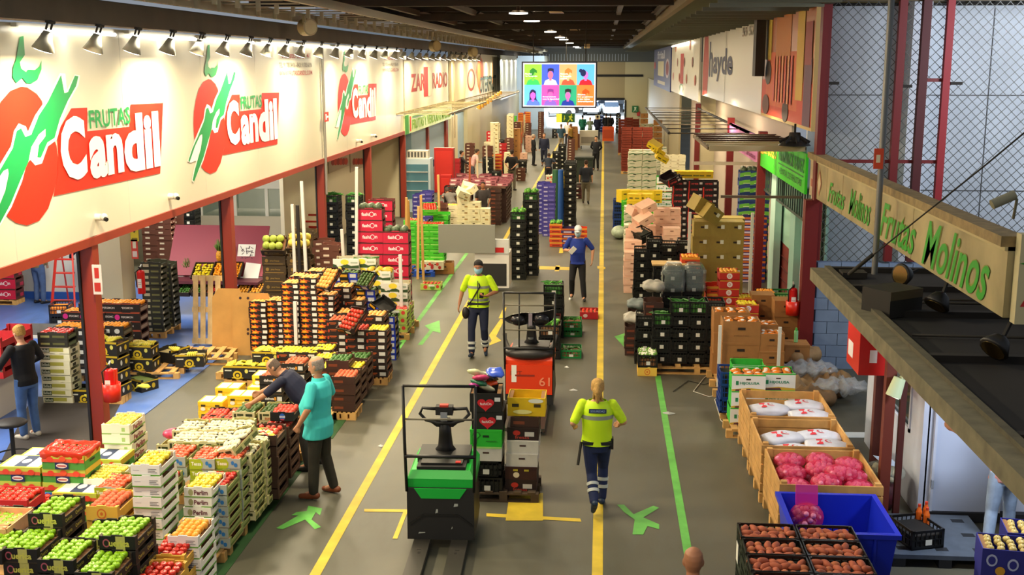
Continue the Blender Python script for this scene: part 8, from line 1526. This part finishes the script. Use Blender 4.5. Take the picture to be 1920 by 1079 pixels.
# man in blue T-shirt
bp = Vector((-.55, 26.5, 0))
o, J, up, hp, H = person(bp, math.pi-.1, 'man in a blue T-shirt, white cap and mask walking with papers', dict(near=True, h=1.76, fat=1.12, skin=SKIN[0], shirt='142E86', shirtname='t_shirt', trousers='0C0B10', hair='2A2018', cap='D8DCE0', mask='A8C4D0', walk=True, shoes='1A1A1E', sole='D8D8D0', hem=.86, headtilt=.3,
  J=dict(kl=(-.13, .08, .5), al=(-.17, .1, .09), kr=(.12, .1, .5), ar=(.14, -.06, .13), el=(-.36, -.04, 1.19), wl=(-.34, .05, .94), er=(.32, .0, 1.18), wr=(.16, .22, 1.2)), handr=dict(curl=1.0)))
b = MB(); b.box(-.04, .07, -.01, .01, -.09, .09, WHT); b.box(-.05, .0, .01, .014, -.08, .0, C('B82A2A')); oo = b.build('folded_papers', None, bp+Matrix.Rotation(math.pi-.1, 3, 'Z') @ Vector((.1, .3, 1.24))); oo.rotation_euler = (.2, .7, .2); tag(oo, 'folded white papers held to the chest of the man in blue', 'papers')
# young person in a black jumper
o, J, up, hp, H = person(at(58, 822), 1.1, 'young person in black jumper and blue jeans standing at the counter', dict(near=True, h=1.72, skin=SKIN[0], shirt='100E0E', shirtname='jumper', sleeve='long', trousers='4A6A9C', hair='A8803E', shoes='C8C0B0', sole='E0DCD0', hem=.84, fat=1.1, lean=.08, headtilt=.4,
  J=dict(el=(-.34, .1, 1.2), wl=(-.2, .32, 1.08), er=(.34, .08, 1.2), wr=(.22, .3, 1.05))))
# person in pink by the cabin door, seen below the canopy
o, J, up, hp, H = person((4.62, 12.75, 0), .35, 'person in a pink shirt and pale jeans standing beside the cabin door', dict(near=True, h=1.74, skin=SKIN[0], shirt='C88E88', shirtname='t_shirt', trousers='8CA0BC', hair='3A2A20', shoes='16141A', hem=.84, fat=1.1,
  J=dict(kl=(-.12, .02, .49), al=(-.2, -.05, .09), kr=(.12, .02, .49), ar=(.16, .05, .09), el=(-.3, .2, 1.25), wl=(-.42, .4, 1.35))))
# bald man at the bottom edge
hbp = atY(1300, 1052, 9.0); o, J, up, hp, H = person((hbp.x, 9.0, hbp.z-1.745*1.0), 0, 'bald person whose head shows at the bottom edge of the aisle', dict(near=True, h=1.76, skin=SKIN[1], shirt='3A3A3E', trousers='22242A', brow='3A2A20'))
o.location = (at(1300, 1060, 1.62).x, at(1300, 1060, 1.62).y, 0)
# people further away
PD = dict(el=(-.26, .0, 1.16), wl=(-.2, .1, .92), er=(.26, 0, 1.16), wr=(.2, .1, .92)); BKH = dict(el=(-.28, -.06, 1.17), wl=(-.1, -.2, .98), er=(.28, -.06, 1.17), wr=(.1, -.2, .98)); WLK = dict(kl=(-.1, .12, .5), al=(-.1, .2, .1), kr=(.1, .02, .48), ar=(.1, -.2, .14)); REA = dict(el=(-.3, .2, 1.2), wl=(-.2, .42, 1.1), er=(.3, .2, 1.2), wr=(.2, .42, 1.1))
FARP = [ # px, py feet, rz, height, shirt, trousers, hair, pose, extra, label
 (960, 358, -.3, 1.78, '100C0E', '6A6250', '2A1A12', BKH, {}, 'man in black polo standing with hands clasped behind his back'),
 (1020, 313, 3.1, 1.80, '141A34', '10142C', '5A4A3E', WLK, dict(sleeve='long', shoes='0A0A0E'), 'man in a dark blue suit walking with papers under his arm'),
 (1000, 311, -1.3, 1.70, '16161C', '1A1A20', 'A89888', PD, dict(sleeve='long'), 'man in a dark jacket standing beside the suited man'),
 (1098, 383, 0, 1.74, '161A26', '5A5240', '3A2418', WLK, dict(walk=True), 'man in a dark gilet and khaki trousers walking away in mid aisle'),
 (1117, 320, 2.9, 1.78, '14161E', '0E1014', '14100E', BKH, dict(sleeve='long'), 'uniformed guard in black standing beside the yellow line'),
 (966, 300, 1.2, 1.70, 'C8A8A0', '3A3A44', 'B8A898', PD, {}, 'man in pale vest with pink shirt near the far crates'),
 (866, 356, -1.4, 1.72, '2A2224', '1C1A1E', '2A1E18', REA, dict(sleeve='long'), 'person in dark jacket leaning towards the purple trays'),
 (884, 352, -1.2, 1.78, 'D8A8A4', '5A5A64', '3A2A20', REA, dict(lean=.4), 'man in pink shirt reaching over the purple trays'),
 (835, 365, -2.6, 1.75, '1E6AB4', '2A2A34', '241A14', PD, {}, 'person in bright blue shirt by the red cabinet'),
 (822, 362, .6, 1.72, '22344E', '2A2A34', '1A1210', PD, {}, 'person in dark blue beside the one in bright blue'),
 (776, 392, -.6, 1.70, '3A4050', '33312E', '4A3A2A', REA, dict(cap='C8B890', lean=.3), 'person in a straw hat bending among the battens'),
 (849, 430, .5, 1.6, '6A645E', '3A3430', '4A3A32', REA, dict(lean=.9), 'person in grey bending low behind the cream cartons'),
 (1092, 262, 0, 1.76, '0E6A52', '0A5A48', '1A1210', PD, dict(sleeve='long'), 'person in green work clothes near the far doorway'),
 (1106, 262, .4, 1.60, '8AA088', '7A8A78', 'A88A5A', PD, {}, 'shorter person in pale green beside the green worker'),
 (1120, 262, 0, 1.74, '101A3A', '0C1430', '1A1210', PD, dict(sleeve='long'), 'person in navy blue before the far doorway'),
 (1136, 258, .3, 1.78, '12141C', '0C0E14', '14100E', PD, dict(sleeve='long'), 'person in black jacket at the edge of the far doorway'),
 (1144, 257, -.3, 1.72, '1A1820', '101014', '14100E', PD, dict(sleeve='long'), 'second person in black nearest the orange machine'),
 (1052, 285, .2, 1.74, '3A5A70', 'A89A80', '6A5A4A', PD, {}, 'man in grey blue shirt and beige trousers behind the tan towers'),
 (1064, 275, 2.8, 1.70, 'D8D4D0', '2A2A34', '2A1E18', PD, {}, 'person in a white top facing the camera near the exit sign'),
 (1070, 282, 1.0, 1.68, 'C8A050', '3A3428', '6A4A30', PD, {}, 'person in ochre top beside the tan towers'),
 (1028, 350, 0, 1.62, '1A2434', '1A1A22', '3A281C', REA, dict(lean=.7), 'person bending behind the fruit printed cartons'),
 (906, 432, 3.1, 1.62, '3A3434', '22222A', '2E1E16', PD, dict(skin=SKIN[1]), 'person whose head shows above the grey board'),
 (70, 566, -.4, 1.74, '8A7048', '4A6088', '3A2A20', PD, dict(sleeve='long', abs=(-13.0, 25.05)), 'person in olive brown jacket and blue jeans by the partition'),
 (150, 560, .9, 1.72, '1A1C30', '16161E', '14100C', REA, dict(sleeve='long', abs=(-11.75, 24.95)), 'person in dark work clothes behind the red step ladder'),
]
for px, py, rz, h, sc, tr, hr, ps, ex, lab in FARP:
    ex = dict(ex); ab = ex.pop('abs', None); l = Vector((ab[0], ab[1], 0)) if ab else at(px, py, 0)
    sh = min(1, 1)
    P = dict(h=h, shirt=sc, trousers=tr, hair=hr, J=ps); P.update(ex); person(l, rz, lab, P)
# ------------------------------------------------------------------ electric pallet trucks
def truck(x, y, rz, col, label, kind=0):
    o = root('pallet_truck', (x, y, 0), label, 'pallet truck', None, rz); B = C('12110F', .45, var=.2, scale=5); BD = C('1C1B1A', .6); G = C(col, .35); ST = C('4A4740', .45, metal=.6); hw = .385
    b = MB(); b.loft([[Vector(p) for p in ((-hw, 0, z), (hw, 0, z), (hw+bw, .55, z), (hw+bw-.08, .95, z), (-hw-bw+.08, .95, z), (-hw-bw, .55, z))] for z, bw in ((.12, .0), (.3, .02), (.72, .0))], B, smooth=False); b.build('chassis', o)
    b = MB(); b.box(-hw, hw, -.035, 0, .12, .74, BD)
    for s in (-1, 1): b.bar((s*.36, -.04, .3), (s*.2, -.04, .42), .015, .02, B)
    b.bar((-.2, -.04, .42), (.2, -.04, .42), .015, .02, B); b.build('rear_panel', o)
    b = MB(); b.loft([[Vector(p) for p in ((-hw+a, .0+a, z), (hw-a, .0+a, z), (hw-a, .86-a, z), (-hw+a, .86-a, z))] for z, a in ((.72, 0), (.84, .0), (.93, .05))], G, smooth=False)
    if kind == 0: b.poly([(-.3, -.037, .74), (.3, -.037, .74), (.22, -.037, .62), (-.22, -.037, .62)], G, (0, -1, 0), .006)
    b.build('coloured_cover', o)
    b = MB(); b.box(-.28, .28, .06, .55, .92, .965, BD); b.box(-.24, .24, .12, .4, .965, .99, B); b.box(-.3, .3, .3, .75, .93, 1.0, B)
    b.box(.16, .22, .12, .18, .99, 1.0, C('C81E14')); b.build('top_tray', o)
    b = MB(); b.loft([[Vector((a*_c(t), .55+a*.8*_s(t)+yo, z)) for t in [i*math.pi/6 for i in range(12)]] for z, a, yo in ((.95, .16, .05), (1.05, .09, .02), (1.2, .075, 0), (1.4, .07, -.03))], B); sc_ = b.build('steering_column', o)
    def wheel():
        b = MB(); pts = [(-.1, .5, 1.52), (-.26, .5, 1.53), (-.29, .5, 1.46), (-.22, .48, 1.39), (-.08, .46, 1.36), (.08, .46, 1.36), (.22, .48, 1.39), (.29, .5, 1.46), (.26, .5, 1.53), (.1, .5, 1.52)]
        b.tube(pts, .02, BD, 8); b.box(-.1, .1, .44, .56, 1.46, 1.56, BD); b.box(-.05, .05, .43, .5, 1.56, 1.585, C('C03A2A')); b.box(-.04, .04, .41, .43, 1.4, 1.5, C('8A8F98'))
        b.poly([(-.2, .47, 1.39), (.2, .47, 1.39), (.1, .5, 1.3), (-.1, .5, 1.3)], BD, (0, 1, 0), .03); b.build('steering_handle', sc_)
    if kind == 0: wheel()
    b = MB(); top = 1.95
    for s in (-1, 1): b.tube([(s*hw, -.03, .7), (s*hw*1.04, -.03, 1.3), (s*hw*1.06, -.03, top)], .018, B, 8)
    b.tube([(-hw*1.06, -.03, top), (hw*1.06, -.03, top)], .018, B, 8)
    for z in ((1.56, 1.12) if kind == 0 else (1.75, 1.35, 1.05)): b.tube([(-hw*1.05, -.03, z), (hw*1.05, -.03, z)], .013 if z > 1.2 else .022, C('6A6452', .5) if z > 1.2 else B, 8)
    if kind == 1: b.tube([(-.16, -.03, 1.05), (-.16, -.03, top)], .012, B, 6)
    b.build('load_backrest', o)
    for s in (-1, 1):
        b = MB(); b.box(*sorted((s*.12, s*.31)), -1.25, .0, .07, .12, ST); b.box(*sorted((s*.19, s*.22)), -.42, -.38, .12, .123, DKS); b.box(*sorted((s*.19, s*.24)), -.33, -.31, .12, .123, DKS); b.build('fork', o)
        MB().cyl((s*.215-.05, -1.1, .05), (s*.215+.05, -1.1, .05), .045, None, DKS).build('fork_roller', o); MB().cyl((s*.3-.04, .5, .1), (s*.3+.04, .5, .1), .1, None, DKS, 16).build('wheel', o)
    b = MB()
    for px_, pz, w, h_ in ((-.06, .44, .03, .05), (.15, .52, .05, .04), (-.26, .19, .08, .02), (.12, .25, .015, .03)): b.poly([(px_, -.037, pz), (px_+w, -.037, pz+.01), (px_+w, -.037, pz+h_), (px_+.01, -.037, pz+h_)], C('A8ACA4'), (0, -1, 0), .001)
    b.build('sticker_remains', o); return o
truck(-1.79, 12.25, .03, '14B03A', 'black stand-on pallet truck with bright green cover in the near aisle')
t2 = truck(-1.12, 17.6, math.pi*0, 'E0411A', 'orange electric pallet truck with a tall load guard behind the loaded boxes', 1)
OR = C('D83A14', .4); b = MB(); b.box(-.37, .37, -.06, -.03, .3, .78, OR); b.box(-.28, -.2, -.065, -.06, .5, .78, WHT); deco(b, (-.37, -.06, .3), (.74, 0, 0), (0, 0, .48), (0, -1, 0), [('t', 'EPT', .1, .35, .65, .8, '8A2410'), ('r', .2, .62, .62, .68, '8A2410'), ('t', '61', .72, .95, .3, .6, 'E88A64')], .004); b.build('front_panel', t2)
b = MB(); b.sph((0, .1, .95), (.42, .2, .12), C('2A2724', .4), 18, 8)
for s in (-1, 1): b.tube([(s*.16, .0, 1.0), (s*.32, .05, 1.0), (s*.4, .15, 1.15), (s*.41, .18, 1.24)], [.03, .035, .03, .04], C('5A5650', .4), 8)
b.build('control_console', t2); b = MB(); b.cyl((0, .4, 1.1), (0, .4, 1.32), .045, None, C('8A8A84', .4, metal=.5)); b.box(-.05, .05, .33, .43, 1.15, 1.3, DKS)
b.build('tiller_head', t2)
b = MB(); pts_ = [(-.46, .42, 1.42), (-.3, .3, 1.52), (-.12, .28, 1.56), (.1, .28, 1.56), (.38, .3, 1.62), (.36, .34, 1.44), (.16, .36, 1.3), (.0, .4, 1.36), (-.18, .38, 1.32), (-.36, .4, 1.36)]
b.poly(pts_, C('121114', .25), (0, 1, 0), .02); b.sph((-.2, .3, 1.43), (.13, .07, .09), C('151417', .25), 14, 8); b.sph((.17, .3, 1.45), (.14, .08, .1), C('151417', .25), 14, 8); b.box(-.03, .03, .24, .27, 1.36, 1.55, C('8A8088')); b.build('torn_plastic_cover', t2)
t3 = root('pallet_truck', (-2.66, 27.3, 0), 'white and red pallet truck carrying a wide grey board behind the guard', 'pallet truck'); b = MB(); b.box(-.42, .42, 0, .8, .1, .95, C('D8D4CC', .4)); b.box(-.36, .36, -.01, 0, .15, .7, C('1E1C1C')); b.build('chassis', t3)
b = MB(); b.box(-.42, .42, -.02, .1, .95, 1.3, C('C8C8C4', .4)); b.box(-.3, .3, -.03, -.02, .98, 1.1, C('B81C1C', .4)); b.cyl((-.3, -.035, 1.2), (-.3, -.02, 1.2), .07, None, C('3A2A78', .4)); b.build('mast_cover', t3); 
A = atY(822, 475, 27.2); B = atY(928, 423, 27.2); b = MB(); b.box(A.x+2.66, B.x+2.66, -.08, -.04, A.z, B.z, C('84847A', .5)); b.build('grey_board', t3)
# a dark hanging net of bins and the orange machine in the far aisle
b = MB(); b.box(-.4, .4, 0, .7, .1, 1.1, C('D8561A', .4)); b.box(-.35, .35, -.02, 0, .3, .9, C('B8441A')); b.cyl((0, .5, 1.1), (0, .6, 1.7), .05, None, DKS); tag(b.build('pallet_truck', None, at(1140, 268)), 'small orange pallet truck parked by the far right wall', 'pallet truck')
b = MB(); b.box(-.6, .6, -.3, .3, .25, 1.2, C('C8C4B4')); b.box(-.5, .5, -.32, -.3, .4, .8, C('8A8478'))
for x in (-.5, .5): b.cyl((x-.03, 0, .1), (x+.03, 0, .1), .1, None, DKS)
tag(b.build('hand_cart', None, at(1104, 280)), 'pale boxed hand cart standing in the far aisle', 'cart')
b = MB(); b.box(-.4, .4, -.4, .4, .1, 1.15, C('1E2A1C')); b.box(-.44, .44, -.44, .44, 1.15, 1.25, C('1A241A')); tag(b.build('waste_bin', None, at(1095, 345)), 'dark green wheeled bin behind the khaki trousered man', 'bin')
# cars outside
def car(x, y, rz, col, label):
    o = root('car', (x, y, 0), label, 'car', None, rz); c_ = C(col, .25); G = C('2A3440', .1); b = MB()
    b.loft([[Vector((X, sy*w, z)) for sy, z in ((-1, .35), (-1, h), (1, h), (1, .35))] for X, w, h in ((-2.1, .7, .7), (-1.9, .85, .9), (-.6, .88, .98), (.9, .88, .98), (1.9, .85, .85), (2.15, .7, .6))], c_, smooth=False); b.build('car_body', o)
    b = MB(); b.loft([[Vector((X, sy*w, z)) for sy, z in ((-1, .95), (-1, h), (1, h), (1, .95))] for X, w, h in ((-1.8, .78, .97), (-1.2, .7, 1.42), (.2, .7, 1.45), (1.0, .78, .99))], G, smooth=False); b.build('cabin_glass', o); MB().box(-1.15, .15, -.68, .68, 1.42, 1.48, c_).build('roof', o)
    for sx in (-1.3, 1.3):
        for sy in (-.8, .8): MB().cyl((sx, sy-.1, .33), (sx, sy+.1, .33), .33, None, DKS, 16).build('wheel', o)
for i, (x, y, rz, c_, t) in enumerate(((-5.2, 122, .5, 'D8DCE4', 'silver car slanting outside at the edge of the doorway'), (-4.6, 130, .5, 'E8ECF0', 'white car in the second slanting row outside'), (-3.6, 138, .5, '3A4450', 'dark car further out in the yard'), (-1.2, 126, 1.5, 'C8D0D8', 'pale car seen under the screen'), (.8, 125, 1.6, 'F0F4F8', 'white van like car in the bright doorway'), (3.4, 124, 1.5, 'E4E8EE', 'white car at the edge of the doorway opening'), (3.2, 134, 1.5, '8A98A8', 'grey blue car behind the white one'), (.6, 136, 1.4, 'D0D8E0', 'pale car in the rear of the yard'))): car(x, y, rz, c_, t)

for i, (px, py, s_, c_, t) in enumerate(((1075, 733, .07, 'D8D8D0', 'scrap of white paper on the yellow line beside the woman guard'), (714, 838, .05, 'D0D0C8', 'small torn white scrap on the floor left of the green truck'), (1253, 776, .1, 'A8ACA8', 'crumpled clear plastic scrap on the green floor line'), (738, 673, .09, 'C8342C', 'flat red scrap on the green line by the fruit stacks'), (1063, 690, .05, 'D8D8D0', 'thin white scrap behind the orange truck'), (1000, 735, .04, 'C8CCCC', 'tiny white scrap near the loaded boxes'))):
    b = MB(); r = random.Random(i); n_ = 9
    pts = [(s_*r.uniform(.6, 1.2)*_c(k*6.28/n_), s_*r.uniform(.4, .9)*_s(k*6.28/n_)) for k in range(n_)]
    b.add([(0, 0, .03)]+[(x, y, .004) for x, y in pts], [(0, 1+k, 1+(k+1) % n_) for k in range(n_)]+[tuple(range(n_, 0, -1))], C(c_, .7)); tag(b.build('paper_scrap', None, at(px, py, .002)), t, 'litter')

# ------------------------------------------------------------------ pallets under the columns that stand on one
left = [c for c in COLS if not any(abs(c[0]-p[0]) < p[2]/2+.1 and abs(c[1]-p[1]) < p[3]/2+.15 for p in PLS)]
while left:
    s0 = left[0]; g = [c for c in left if abs(c[0]-s0[0]) < .75 and abs(c[1]-s0[1]) < .6]; left = [c for c in left if c not in g]
    x0 = min(c[0]-c[2]/2 for c in g); x1 = max(c[0]+c[2]/2 for c in g); y0 = min(c[1]-c[3]/2 for c in g); y1 = max(c[1]+c[3]/2 for c in g)
    pallet((x0+x1)/2, (y0+y1)/2, x1-x0, y1-y0, 0, 'wooden pallet under the '+' '.join(s0[4].split()[:11]))
bpy.data.scenes.remove(TMP)
